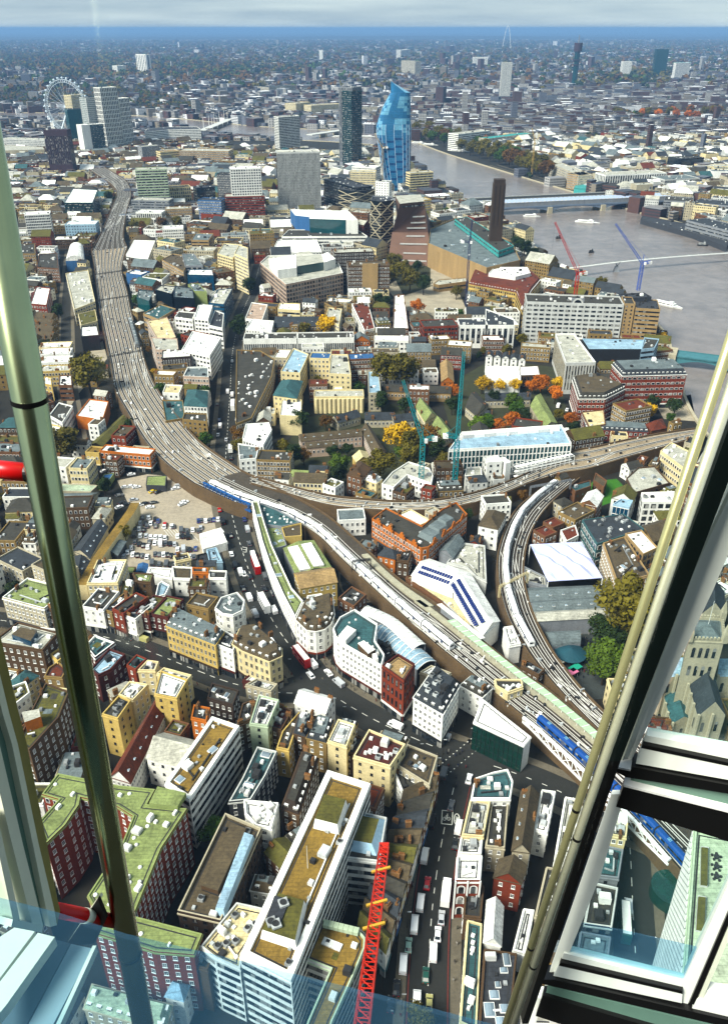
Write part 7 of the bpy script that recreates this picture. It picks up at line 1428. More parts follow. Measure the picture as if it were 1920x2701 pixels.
CPR=[((905,70),(1010,78),4,'first row'),((985,95),(1160,98),4,'second row'),((900,155),(980,160),3,'third row'),((1010,165),(1105,175),4,'third row'),((1000,205),(1075,212),3,'fourth row'),((1190,165),(1260,165),3,'middle right row'),((1215,122),(1330,125),4,'upper right row'),((1190,255),(1310,245),4,'lower right row'),((1020,345),(1260,350),6,'bottom row'),((910,30),(1040,45),4,'top row'),((1060,62),(1150,100),3,'top row'),((905,200),(990,240),4,'left cluster'),((830,300),(880,240),3,'left edge'),((1190,300),(1300,300),5,'lowest right row'),((1350,60),(1460,50),5,'right edge'),((880,110),(960,118),4,'upper left cluster'),((1110,205),(1170,215),3,'middle column'),((1345,105),(1330,60),2,'right column'),((890,285),(985,300),4,'lower left row'),((1040,285),(1150,290),5,'lower middle row')]
cc_=0
for a,b,n,nm in CPR:
 for i in range(n):
  q=Vector(a).lerp(Vector(b),i/max(1,n-1));p=P2('30',(q.x,q.y+rnd.uniform(-4,4)),.7);col=rnd.choice(['white','silver','black','black','grey','white','blue','grey']);col='red' if(nm=='top row' and i==1 and a[0]==1060)else col
  k='van' if nm=='bottom row' and i%2==0 or rnd.random()<.12 else 'car'
  vehicle(k,p.x,p.y,R(100)+rnd.uniform(-.08,.08),col,nleft('%s %s in the %s of the car park'%(col,k,nm)),'vehicles in the car park')
CP2=[(840,975,'white'),(880,970,'white'),(915,975,'white'),(1025,1005,'yellow'),(1060,1010,'black'),(895,1060,'silver'),(935,1095,'white'),(975,1085,'black'),(1005,1110,'white'),(1030,1080,'black'),(1175,985,'white'),(1195,965,'silver'),(1235,1075,'white'),(1220,1090,'white'),(820,1080,'black'),(800,1110,'white'),(850,1090,'black'),(880,890,'white'),(600,865,'silver'),(650,868,'black'),(560,862,'white'),(480,860,'white'),(700,868,'white'),(800,1030,'grey')]
for x,y,c in sorted(CP2):p=P2('20',(x,y),.7);vehicle('car',p.x,p.y,R(30)+rnd.uniform(-.3,.3),c,nleft('%s car loosely parked at the top of the car park'%c),'vehicles in the car park')
def person_mesh():
 bm=bmesh.new();V={}
 def v(k,*c):V[k]=bm.verts.new(c)
 v('pel',0,0,.95);v('che',.02,0,1.32);v('nek',.02,0,1.5);v('hed',.04,0,1.66)
 for s,n in((-1,'l'),(1,'r')):v('hip'+n,0,s*.1,.9);v('kne'+n,s*.12+.03,s*.1,.5);v('ank'+n,s*.22,s*.1,.08);v('toe'+n,s*.22+.14,s*.11,.04);v('sho'+n,.02,s*.19,1.42);v('elb'+n,-s*.1,s*.25,1.14);v('han'+n,-s*.08+.12,s*.24,.9)
 for a,b in(('pel','che'),('che','nek'),('nek','hed'),('pel','hipl'),('pel','hipr'),('hipl','knel'),('hipr','kner'),('knel','ankl'),('kner','ankr'),('ankl','toel'),('ankr','toer'),('che','shol'),('che','shor'),('shol','elbl'),('shor','elbr'),('elbl','hanl'),('elbr','hanr')):bm.edges.new((V[a],V[b]))
 me=bpy.data.meshes.new('person');bm.verts.index_update();idx={k:vv.index for k,vv in V.items()};bm.to_mesh(me);bm.free();o=bpy.data.objects.new('p',me);link(o);md=o.modifiers.new('s','SKIN');sk=me.skin_vertices[0].data
 rad=dict(pel=.15,che=.17,nek=.06,hed=.11,hip=.11,kne=.07,ank=.05,toe=.045,sho=.08,elb=.055,han=.045)
 for k,i in idx.items():q=rad[k if k in rad else k[:-1]];sk[i].radius=(q,q);sk[i].use_root=(k=='pel')
 dg=bpy.context.evaluated_depsgraph_get();out=bpy.data.meshes.new_from_object(o.evaluated_get(dg));out.materials.clear();out.materials.append(None);out.name='person';bpy.data.objects.remove(o);return out
PM=person_mesh();CL=[mat('clothes %d'%i,c,.9,.1)for i,c in enumerate([(.02,.02,.025),(.03,.04,.09),(.10,.09,.08),(.30,.28,.25),(.22,.04,.04),(.05,.07,.05)])];CLN=['black','navy','grey-brown','pale','red','dark green']
hm=MB()
for j in range(3):
 for k in range(6):
  a0,a1=math.pi*j/6,math.pi*(j+1)/6;t0,t1=2*math.pi*k/6,2*math.pi*(k+1)/6;hm.face([(.02+math.cos(a)*math.cos(t)*.125,math.cos(a)*math.sin(t)*.125,1.70+math.sin(a)*.12)for a,t in((a0,t0),(a0,t1),(a1,t1),(a1,t0))])
HAIR=hm.mesh('hair',mat('hair',(.03,.02,.015),.9,.1))
def person(x,y,where,z=.16):
 k=rnd.randrange(6);o=bpy.data.objects.new('person',PM);link(o);o.location=(x,y,z);o.rotation_euler=(0,0,rnd.uniform(0,6.28));o.material_slots[0].link='OBJECT';o.material_slots[0].material=CL[k]
 tag(o,'person in %s clothes walking %s'%(CLN[k],where),'person','people '+where);inst('hair',HAIR,o,(0,0,0))
for c,wd,n,where,lim in((hs_c,15.5,26,'on the high street pavement',None),(ss_c,18,44,'along the wide street pavement',60),(bh_c,15,20,'along the side street',None)):
 for i in range(n):j=rnd.randrange(4,min(len(c),lim or 999)-2);e=(c[j+1]-c[j]).normalized();q=c[j].lerp(c[j+1],rnd.random())+Vector((-e.y,e.x))*(wd/2+rnd.uniform(-1,1))*rnd.choice((-1,1));person(q.x,q.y,where)
for i in range(26):p=P2('32',(rnd.uniform(640,740),rnd.uniform(820,1120)),0);person(p.x,p.y,'in the market square',.05)
for i in range(14):p=P2('41',(rnd.uniform(1330,1500),rnd.uniform(430,720)),0);person(p.x,p.y,'over the crossing',.1)
for i in range(14):p=P2('31',(rnd.uniform(520,600),rnd.uniform(900,1100)),0);person(p.x,p.y,'at the corner by the red shopfront',.16)
def lamp_post(p,lab):
 r=empty('street_lamp',(p.x,p.y,.12),lab,'street lamp','street lamps');m=MB();m.tube((p.x,p.y,.12),(p.x,p.y,8),.12,.07,7);m.build('post',UNITD,r);m=MB();m.box((p.x+.5,p.y,8),(1.2,.3,.15));m.build('lamp_head',UNIT,r)
for i in range(0,len(ss_c)-20,6):e=(ss_c[i+1]-ss_c[i]).normalized();lamp_post(ss_c[i]+Vector((-e.y,e.x))*8.4*(1 if i%12 else-1),nth('grey street lamp on the kerb of the wide street'))
for i in range(3,len(hs_c),6):e=(hs_c[min(i+1,len(hs_c)-1)]-hs_c[max(0,i-1)]).normalized();lamp_post(hs_c[i]+Vector((-e.y,e.x))*7.3*(1 if i%12 else-1),nth('grey street lamp on the kerb of the high street'))
jm=MB();q=ccw([D(x,y)for x,y in((960,1650),(1035,1655),(1110,1690),(1090,1730),(1040,1760),(985,1745),(985,1700))]);jm.prism(q,0,.19,side=False);struct(jm.build('junction',ASPH));occupy(q)
jm=MB();q=ccw([D(x,y)for x,y in((640,1515),(700,1495),(760,1560),(720,1590),(660,1565))]);jm.prism(q,0,.195,side=False);struct(jm.build('junction',ASPH));occupy(q)
def paint(nm,T,segs,w_=.3,mt=PAINT,z=.215):
 m=MB()
 for a,b in segs:m.bar((*P2(T,a,z),z),(*P2(T,b,z),z),w_,.02)
 return struct(m.build(nm,mt))
bxs=[]
for k in range(5):f=k/4;bxs+=[((400+70*f,165-60*f),(480+70*f,215-60*f)),((400+80*f,165+50*f),(470+80*f,105+50*f))]
paint('box_junction','41',bxs,.35,YPAINT)
paint('cycle_box','41',[((1335,855),(1405,865)),((1330,945),(1400,952)),((1335,855),(1330,945)),((1405,865),(1400,952))],.3,z=.1)
cyc=[]
for cx_ in(1350,1378):
 for k in range(8):t0,t1=k*math.pi/4,(k+1)*math.pi/4;cyc.append(((cx_+11*math.cos(t0),912+11*math.sin(t0)),(cx_+11*math.cos(t1),912+11*math.sin(t1))))
paint('cycle_symbol','41',cyc+[((1350,912),(1362,890)),((1362,890),(1378,912)),((1358,892),(1375,890)),((1350,912),(1366,910))],.18,z=.1)
el=[]
for k in range(14):t0,t1=k*math.pi/7,(k+1)*math.pi/7;el.append(((1432+18*math.cos(t0),915+36*math.sin(t0)),(1432+18*math.cos(t1),915+36*math.sin(t1))))
paint('speed_roundel','41',el,.35,z=.1)
paint('speed_roundel_number','41',[((1424,902),(1432,898)),((1432,898),(1430,912)),((1430,912),(1422,928)),((1422,928),(1432,929)),((1436,902),(1443,902)),((1443,902),(1442,928)),((1442,928),(1435,928)),((1435,928),(1436,902))],.2,z=.1)
paint('crossing_dots','41',[((1310+24*k,560-20*k),(1316+24*k,555-20*k))for k in range(10)]+[((1340+24*k,640-20*k),(1346+24*k,635-20*k))for k in range(10)],.35)
paint('bus_stop_text','31',[((0,235),(28,240)),((28,240),(26,270)),((26,270),(0,268)),((6,252),(24,254))],.3,z=.09)
for s_ in(-1,1):
 m=MB();ln=band(hs_c,11.6);n=len(hs_c);ln=ln[:n]if s_>0 else ln[n:][::-1]
 for i in range(n-1):m.bar((*ln[i],.085),(*ln[i+1],.085),.3,.02)
 struct(m.build('red_route_line',RPAINT))
# FILLER HOUSES, FAR CITY, HAZE
def visible(x,y,z=8):
 d=Vector((x,y,z-HC));dep=d.y*CP-d.z*SP;v=(-d.y*SP-d.z*CP)/dep
 return-90<CX+FPX*d.x/dep<2010 and CY+FPX*v<2790
CEN=[(sum(p,Vector((0,0)))/len(p),math.atan2((p[1]-p[0]).y,(p[1]-p[0]).x))for p in FOOT]
CENX=np.array([[c[0].x,c[0].y]for c in CEN]);CENA=[c[1]for c in CEN]
fr=random.Random(21);FILL=[];TF=[]
occupy([D(*p)for p in((920,316),(1000,345),(1100,376),(1225,412),(1250,395),(1130,350),(1000,310),(920,288))])
occupy([D(*p)for p in((380,288),(860,324),(880,350),(700,338),(540,330),(380,314))])
def north(x,y):
 return y>1080 and x>-150
def zone(x,y):
 q=Vector((x,y,8-HC));dep=q.y*CP-q.z*SP;X=(CX+FPX*q.x/dep)/1.182;Y=(CY+FPX*(-q.y*SP-q.z*CP)/dep)/1.182
 if Y>1540:return 'among the foreground blocks' if X<980 else 'right of the high street'
 if Y>1250 and X<560:return 'between car park and side street'
 if Y>1080 and X<500:return 'around the car park'
 if X>1090 and Y>1000:return 'right of the curved viaduct'
 if Y>1060:return 'between the railway lines'
 if X<330:return 'left of the railway curve'
 if Y>720:return 'among the gardens in the middle'
 return 'beyond the middle streets'
for(W,Dp)in((30,20),(22,13),(15,11),(11,8),(8,6)):
 step=max(6,Dp*.7);yy=130
 while yy<2200:
  xx=-880+fr.uniform(0,step)
  while xx<1080:
   x,y=xx+fr.uniform(-2,2),yy+fr.uniform(-2,2);xx+=step
   ii,jj=int((x-OX0)/OC),int((y-OY0)/OC)
   if not(0<=ii<OW and 0<=jj<OH)or OCC[jj,ii]or not visible(x,y):continue
   if W<13 and y>1000:continue
   if W==30 and y<900:continue
   k=int(np.argmin((CENX[:,0]-x)**2+(CENX[:,1]-y)**2));a=CENA[k]+fr.uniform(-.06,.06);w_,d_=W*fr.uniform(.75,1.15),Dp*fr.uniform(.8,1.15);ca,sa=math.cos(a),math.sin(a)
   poly=[Vector((x+u*ca-v*sa,y+u*sa+v*ca))for u,v in((-w_/2,-d_/2),(w_/2,-d_/2),(w_/2,d_/2),(-w_/2,d_/2))]
   g_=1.0 if y<500 else 1.6
   big=shrink(poly,-g_)
   if not is_free(big):continue
   occupy(shrink(poly,-.5))
   if fr.random()<.10:continue
   zz=zone(x,y)
   if y<900 and W<16 and 'gardens' in zz and fr.random()<.4 or y<900 and W<10 and fr.random()<.25:TF.append((slant(x,y),x,y,fr.uniform(3.2,5.5),fr.choice('ooodggby'),zz));continue
   FILL.append((slant(x,y),poly,x,y,W))
  yy+=step
FILL.sort(key=lambda t:t[0])
for _,x,y,r_,c_,zz in sorted(TF):tree(x,y,r_,c_,nth('small %s tree %s'%(TN[c_],zz)),'trees '+zz)
WN=dict(stock='yellow brick',brick='brick',cream='cream',white='white',stone='stone',brown='brown',pale='grey',redb='red brick')
RN={'wroof':'white','proof':'pale grey','felt':'dark','broof':'brown','slate':'slate','moss':'mossy','lead':'grey metal','rtile':'red','teal':'teal','green':'green'}
fm=MB();FW=['stock','brick','cream','white','stone','brown','pale','redb'];FRF=['wroof','proof','felt','broof','slate','moss','lead','rtile','teal']
fmm=[wallm(c)for c in FW]+[roofm(c)for c in FRF]+[WG,FR,CHB];nW,nR=len(FW),len(FRF)
for i,(sl,poly,x,y,W)in enumerate(FILL):
 nb_k=north(x,y);wl=fr.choices(FW,[3,3,2,3,2,2,1,1]if not nb_k else[1,1,3,5,5,1,4,.6])[0];rf=fr.choices(FRF,[2.4,1.8,3,2.8,2,2,1.4,.8,.7]if not nb_k else[3,4,1,1,3,.3,4,.5,.3])[0]
 h=fr.uniform(7,12.5)if W<13 else fr.uniform(9,15)
 if nb_k:h=fr.uniform(16,27)
 elif W==30:h=fr.uniform(12,24)
 if y>1080 and x<-20:h=fr.uniform(6,11)
 rt=fr.choices(['flat','gable','hip','mansard'],[6,3,1,1])[0]
 if i<290:
  building(poly,h,wl,rf,fr.choice(['sash','sash','small','dense']),nth('%s house with %s %s roof %s'%(WN[wl],rt if rt!='hip' else 'hipped',RN[rf],zone(x,y))),name='infill_house',cat='house',group='houses %s'%zone(x,y),rt=rt,clutter=fr.randrange(0,5),chim=fr.randrange(0,3),mark=False,seed=i,rh=3 if rt=='mansard' else None)
 else:
  poly=ccw(poly);wi,ri=FW.index(wl),nW+FRF.index(rf);c=sum(poly,Vector((0,0)))/4
  if rt in('flat','mansard'):
   fm.prism(poly,0,h+.7,wi,top=False);inn=shrink(poly,.5)
   for k in range(4):j=(k+1)%4;fm.face([(*poly[k],h+.7),(*poly[j],h+.7),(*inn[j],h+.7),(*inn[k],h+.7)],wi);fm.face([(*inn[j],h),(*inn[k],h),(*inn[k],h+.7),(*inn[j],h+.7)],wi)
   fm.prism(inn,h,h,ri,side=False)
   for k in range(fr.randrange(2,7)):q=inn[0]+(inn[1]-inn[0])*fr.uniform(.1,.9)+(inn[3]-inn[0])*fr.uniform(.1,.9);s=fr.uniform(1,3.4);fm.box((q.x,q.y,h),(s,s*fr.uniform(.5,1.2),fr.uniform(.7,2.4)),fr.uniform(0,.3),fr.choice([nW,nW+1,nW+2,nW+6]))
  else:
   fm.prism(poly,0,h,wi,top=False);q=shrink(poly,-.3);e0=(q[1]-q[0]).length;e1=(q[2]-q[1]).length;rh=e1*.35;ins=0 if rt=='gable' else e1*.45;axx=(q[1]-q[0]).normalized();m0=(q[0]+q[3])/2+axx*ins;m1=(q[1]+q[2])/2-axx*ins
   fm.face([(*q[0],h),(*q[1],h),(*m1,h+rh),(*m0,h+rh)],ri);fm.face([(*q[2],h),(*q[3],h),(*m0,h+rh),(*m1,h+rh)],ri);fm.face([(*q[1],h),(*q[2],h),(*m1,h+rh)],ri if ins else wi);fm.face([(*q[3],h),(*q[0],h),(*m0,h+rh)],ri if ins else wi)
  for k in range(fr.randrange(0,3)):q=poly[0].lerp(poly[2],fr.uniform(.2,.8));fm.box((q.x,q.y,h),(1.8,.8,fr.uniform(2,4)),fr.uniform(0,1.5),nW+nR+2)
  if sl<1500:
   for k in range(4):
    a,b=poly[k],poly[(k+1)%4];e=b-a;nr=Vector((e.y,-e.x))
    if nr.dot(-a)<=0:continue
    nr.normalize();L=e.length;e.normalize();nb=max(1,int(L/2.8));nf=max(1,int(h/3.3))
    for jf in range(nf):
     for ib in range(nb):p=a+e*(L*(ib+.5)/nb)+nr*.06;z=h*(jf+.35)/nf;p0,p1=p-e*.62,p+e*.62;fm.face([(*p0,z),(*p1,z),(*p1,z+1.7),(*p0,z+1.7)],nW+nR)
o=fm.build('low_rise_rooftops',fmm);tag(o,'dense mass of small rooftops beyond the nearer streets','rooftops',kind='stuff')
def far_wall(name,col):
 m=mat(name,col,.9,.25,.02,.2);n=m.node_tree;b=n.nodes['Principled BSDF'];src=b.inputs['Base Color'].links[0].from_socket;tcx=n.nodes.new('ShaderNodeTexCoord');sp=n.nodes.new('ShaderNodeSeparateXYZ');n.links.new(tcx.outputs['Object'],sp.inputs[0])
 def fract(sock,per,thr):
  a=n.nodes.new('ShaderNodeMath');a.operation='DIVIDE';a.inputs[1].default_value=per;n.links.new(sock,a.inputs[0]);f=n.nodes.new('ShaderNodeMath');f.operation='FRACT';n.links.new(a.outputs[0],f.inputs[0]);g=n.nodes.new('ShaderNodeMath');g.operation='GREATER_THAN';g.inputs[1].default_value=thr;n.links.new(f.outputs[0],g.inputs[0]);return g.outputs[0]
 ad=n.nodes.new('ShaderNodeMath');ad.operation='ADD';n.links.new(sp.outputs[0],ad.inputs[0]);n.links.new(sp.outputs[1],ad.inputs[1])
 z=fract(sp.outputs[2],4.2,.5);x=fract(ad.outputs[0],4.0,.42);mu=n.nodes.new('ShaderNodeMath');mu.operation='MULTIPLY';n.links.new(z,mu.inputs[0]);n.links.new(x,mu.inputs[1])
 mx_=n.nodes.new('ShaderNodeMixRGB');mx_.inputs[2].default_value=(.02,.022,.028,1);n.links.new(mu.outputs[0],mx_.inputs[0]);n.links.new(src,mx_.inputs[1]);n.links.new(mx_.outputs[0],b.inputs['Base Color']);return m
fw=[far_wall('far wall %d'%i,c)for i,c in enumerate([(.38,.37,.35),(.26,.23,.19),(.14,.08,.07),(.17,.18,.21),(.12,.07,.07),(.66,.66,.66)])];frf=[mat('far roof %d'%i,c,.9,.3,.02,.2)for i,c in enumerate([(.24,.235,.235),(.09,.10,.12),(.06,.058,.056),(.68,.68,.68),(.16,.175,.20),(.11,.075,.065)])]
rs=np.random.RandomState(5);PR=[(p.x,p.y)for p in poly_r]
def inpoly(X,Y,poly):
 ins=np.zeros(X.shape,bool)
 for a in range(len(poly)):
  x1,y1=poly[a];x2,y2=poly[(a+1)%len(poly)]
  if y1==y2:continue
  ins^=((Y<y1)!=(Y<y2))&(X<(x2-x1)*(Y-y1)/(y2-y1)+x1)
 return ins
PARKS=[[(-40,205),(150,190),(330,205),(460,235),(470,262),(200,245),(-40,235)],[(330,135),(560,140),(560,185),(330,180)],[(120,150),(330,150),(330,175),(100,180)],[(-40,120),(300,125),(280,150),(-40,160)],[(1380,250),(1640,240),(1640,275),(1400,275)],[(1330,165),(1480,160),(1480,190),(1330,195)],[(560,150),(720,150),(700,170),(560,172)]]
PARKW=[[(D(*p).x,D(*p).y)for p in pk_]for pk_ in PARKS]
def scatter(n,y0,y1,wid,power):
 Y=y0+(y1-y0)*rs.rand(n)**power;X=(rs.rand(n)-.5)*wid*np.sqrt(Y**2+HC**2);ok=~inpoly(X,Y,PR)
 return X[ok],Y[ok]
allv,allf,allm=[],[],[]
def boxes(X,Y,W,Dp,Hh,A,wi,ri):
 n=len(X);ca,sa=np.cos(A),np.sin(A);V=np.zeros((n,8,3))
 for k,(sx,sy)in enumerate(((-1,-1),(1,-1),(1,1),(-1,1))):
  u,v=sx*W/2,sy*Dp/2;V[:,k,0]=V[:,k+4,0]=X+u*ca-v*sa;V[:,k,1]=V[:,k+4,1]=Y+u*sa+v*ca;V[:,k+4,2]=Hh
 base=(np.arange(n)*8+sum(len(a)for a in allv))[:,None,None];F=np.array([[0,1,5,4],[1,2,6,5],[2,3,7,6],[3,0,4,7],[4,5,6,7]])[None]+base
 M_=np.repeat(wi[:,None],5,1);M_[:,4]=ri;allv.append(V.reshape(-1,3));allf.append(F.reshape(-1,4));allm.append(M_.reshape(-1))
for n,y0,y1,wid,pw,w0,w1,h0,h1,tall in((9000,1250,3200,1.0,.75,12,34,10,26,.01),(5000,3000,7000,1.0,.8,16,50,9,28,.02),(6000,6500,22000,1.0,.9,25,90,8,26,.02),(9000,2400,7000,1.0,.8,45,95,8,14,0),(12000,6500,22000,1.0,.85,70,220,7,13,0)):
 X,Y=scatter(n,y0,y1,wid,pw);keep=np.ones(len(X),bool)
 for pk_ in PARKW:keep&=~(inpoly(X,Y,pk_)&(rs.rand(len(X))<.93))
 oi,oj=((X-OX0)/OC).astype(int),((Y-OY0)/OC).astype(int);inside_g=(oi>=0)&(oi<OW)&(oj>=0)&(oj<OH);occm=np.zeros(len(X),bool);occm[inside_g]=OCC[oj[inside_g],oi[inside_g]];keep&=~occm
 X,Y=X[keep],Y[keep];k=len(X);W=rs.uniform(w0,w1,k);Dp=W*rs.uniform(.4,1.1,k)if tall else rs.uniform(9,15,k);Hh=rs.uniform(h0,h1,k);t=rs.rand(k)<tall;Hh[t]*=rs.uniform(2,3.4,t.sum());W[t]*=.7;A=np.round((np.sin(X/900.)+np.cos(Y/1300.))*2)*.35+rs.normal(0,.06,k)
 lo=(Y<2500)&(X<-20);Hh[lo]=rs.uniform(5,10,lo.sum())
 boxes(X,Y,W,Dp,Hh,A,rs.choice(6,k,p=[.24,.2,.2,.14,.14,.08]),6+rs.choice(6,k,p=[.2,.26,.24,.09,.13,.08]))
V=np.concatenate(allv);F=np.concatenate(allf);M_=np.concatenate(allm).astype(np.int32)
me=bpy.data.meshes.new('distant_city');me.vertices.add(len(V));me.vertices.foreach_set('co',V.astype(np.float32).ravel());me.loops.add(F.size);me.loops.foreach_set('vertex_index',F.astype(np.int32).ravel());me.polygons.add(len(F));me.polygons.foreach_set('loop_start',np.arange(0,F.size,4,dtype=np.int32));me.polygons.foreach_set('material_index',M_)
for m in fw+frf:me.materials.append(m)
me.update(calc_edges=True);me.validate();me.shade_flat();o=link(bpy.data.objects.new('distant_city',me));tag(o,'endless distant city of pale blocks reaching to the horizon','city',kind='stuff')
def far_trees(n,y0,y1,pw,rad,only_parks,frac):
 X,Y=scatter(n,y0,y1,1.0,pw);keep=np.zeros(len(X),bool)
 for pk_ in PARKW:keep|=inpoly(X,Y,pk_)
 if not only_parks:keep|=rs.rand(len(X))<frac
 oi,oj=((X-OX0)/OC).astype(int),((Y-OY0)/OC).astype(int);g_=(oi>=0)&(oi<OW)&(oj>=0)&(oj<OH);oc=np.zeros(len(X),bool);oc[g_]=OCC[oj[g_],oi[g_]];keep&=~oc
 return X[keep],Y[keep],np.full(keep.sum(),rad)
TX,TY,TR=[np.concatenate(a)for a in zip(far_trees(26000,1500,7000,.8,8,False,.10),far_trees(24000,4000,20000,.8,24,False,.36),far_trees(2500,1250,2300,1,6,False,.25))]
nT=len(TX);nq=16;T_=np.repeat(np.arange(nT),nq);k=len(T_);d=rs.normal(size=(k,3));d/=np.linalg.norm(d,axis=1)[:,None];d[:,2]=np.abs(d[:,2])*.9+.1
rr2=TR[T_]*rs.uniform(.6,1.15,nT)[T_];C=np.stack([TX[T_],TY[T_],TR[T_]*.5],1)+d*rr2[:,None]*rs.uniform(.6,1,k)[:,None]
nrm=d+rs.normal(0,.45,(k,3));nrm/=np.linalg.norm(nrm,axis=1)[:,None];xa=np.cross(nrm,rs.normal(size=(k,3)));xa/=np.linalg.norm(xa,axis=1)[:,None];ya=np.cross(nrm,xa);s=(rr2*.42)[:,None]
V=np.stack([C-xa*s,C+ya*s*.8,C+xa*s,C-ya*s*.8],1).reshape(-1,3);F=np.arange(k*4,dtype=np.int32)
me=bpy.data.meshes.new('distant_trees');me.vertices.add(len(V));me.vertices.foreach_set('co',V.astype(np.float32).ravel());me.loops.add(len(F));me.loops.foreach_set('vertex_index',F);me.polygons.add(k);me.polygons.foreach_set('loop_start',np.arange(0,4*k,4,dtype=np.int32));me.polygons.foreach_set('material_index',rs.choice(4,nT,p=[.25,.32,.3,.13])[T_].astype(np.int32))
for c in 'dobg':me.materials.append(LC[c])
me.update(calc_edges=True);o=link(bpy.data.objects.new('distant_trees',me));tag(o,'autumn parks and street trees across the distant city','trees',kind='stuff')
m=MB();N=60
for i in range(N):
 x0,x1=-24000+48000*i/N,-24000+48000*(i+1)/N;hz=lambda x:26+16*math.sin(x/5200+1)+9*math.sin(x/1900)+8*math.sin(x/3100+2)
 for(ya,za),(yb,zb_)in zip([(21500,0),(24000,.6),(26500,1)],[(24000,.6),(26500,1),(29000,.4)]):m.face([(x0,ya,za*hz(x0)),(x1,ya,za*hz(x1)),(x1,yb,zb_*hz(x1)),(x0,yb,zb_*hz(x0))])
struct(m.build('hills',mat('hill woods',(.045,.05,.03),.95,.5,.0012,.006),smooth=True))
hb=MB();hb.prism([(-152000,-3200),(152000,-3200),(152000,152000),(-152000,152000)],-1.0,262.0,bottom=True);hm_=bpy.data.materials.new('haze');hm_.use_nodes=True;n=hm_.node_tree;n.nodes.remove(n.nodes['Principled BSDF']);pv_=n.nodes.new('ShaderNodeVolumePrincipled');pv_.inputs['Color'].default_value=(.21,.39,.66,1);pv_.inputs['Density'].default_value=6.5e-5;pv_.inputs['Anisotropy'].default_value=0
n.links.new(pv_.outputs[0],n.nodes['Material Output'].inputs['Volume']);o=hb.build('haze',hm_);o['kind']='stuff';o['label']='thin blue haze lying over the distant city';o['category']='haze'
# THE WINDOW WE LOOK THROUGH
STEEL=mat('brushed tube steel',(.42,.46,.30),.22,.12,3,20,metal=1);CREAM=mat('frame cream paint',(.62,.63,.52),.45,.08,2,14);FGREEN=mat('frame green grey',(.17,.26,.21),.45,.1,2,14);FDARK=mat('frame dark',(.012,.014,.013),.4,.1);WHITEF=mat('frame white paint',(.74,.75,.68),.45,.06,2,14);REDP=mat('red bracket',(.55,.035,.02),.35,.08,3);GREYP=mat('ledge grey blue',(.13,.18,.19),.6,.15,3)
def tube_thing(nm,p0,p1,y,w0,ext,label,mt,rings=()):
 A,B_=PY('S',p0,y),PY('S',p1,y);dep=(A-Vector((0,0,HC))).dot(Vector((0,CP,-SP)));rad=w0/2/FPX*dep;d=(B_-A);r=empty(nm,B_+d*ext,label,'window frame');m=MB();m.tube(A-d*ext,B_+d*ext,rad,rad,40);o=m.build('tube',mt,r,smooth=True)
 for f in rings:p=A.lerp(B_,f);m=MB();m.tube(p-d*.0025,p+d*.0025,rad*1.05,rad*1.05,40);m.build('joint_ring',FDARK,r)
 return r,A,B_,rad
pole,pA,pB,prad=tube_thing('window_pole',(132,1350),(378,2701),1.6,84,.8,'thick green-grey steel pole running down the left of the view',STEEL,(-.13,.80))
tube_thing('window_tube',(1866,1080),(1374,2576),2.6,29,.3,'left slender brass-coloured tube of the right-hand window frame',mat('brass tube',(.52,.48,.30),.3,.1,3,20,metal=.6),(.6,.92))
tube_thing('window_tube',(1909,1080),(1396,2576),2.6,32,.3,'right slender brass-coloured tube of the right-hand window frame',mat('pale tube steel',(.62,.60,.48),.3,.1,3,20,metal=.5),(.66,.97))
def on_plane(s,p0,nrm):
 d=ray(s);o=Vector((0,0,HC));t=(p0-o).dot(nrm)/d.dot(nrm);return o+d*t
class Facet:
 def __init__(f,p0,nrm):f.p,f.n=p0,nrm.normalized()
 def plate(f,nm,pts,th,mt,root,off=0):
  pl=f.p+f.n*off;q=[on_plane(s,pl,f.n)for s in pts];c=sum(q,Vector())/len(q);back=f.n*th*(-1 if(Vector((0,0,HC))-c).dot(f.n)>0 else 1);m=MB();n=len(q);b=[v+back for v in q]
  m.face(q);m.face(b[::-1])
  for i in range(n):j=(i+1)%n;m.face([q[i],b[i],b[j],q[j]])
  bm=bmesh.new();me=m.mesh(nm,mt,root.location);bm.from_mesh(me);bmesh.ops.remove_doubles(bm,verts=bm.verts,dist=1e-5);bmesh.ops.recalc_face_normals(bm,faces=bm.faces);bm.to_mesh(me);bm.free();o=bpy.data.objects.new(nm,me);link(o);o.parent=root;return o
nR_=Vector((math.sin(R(22)),math.cos(R(22)),0));pR=PY('S',(1604,2182),2.9);RF=Facet(pR,nR_)
root=empty('right_window',PY('S',(1640,2640),2.9),'white framed angled window with dark transoms on the right','window')
web=Facet(PY('S',(1618,2007),2.72),Vector((0,1,0)));web.plate('web',[(1602,2007),(1636,2007),(1393,2701),(1376,2701)],.1,FDARK,root);web.plate('web',[(1982,960),(2040,960),(1636,2007),(1602,2007)],.1,mat('web green black',(.02,.035,.03),.35,.1),root)
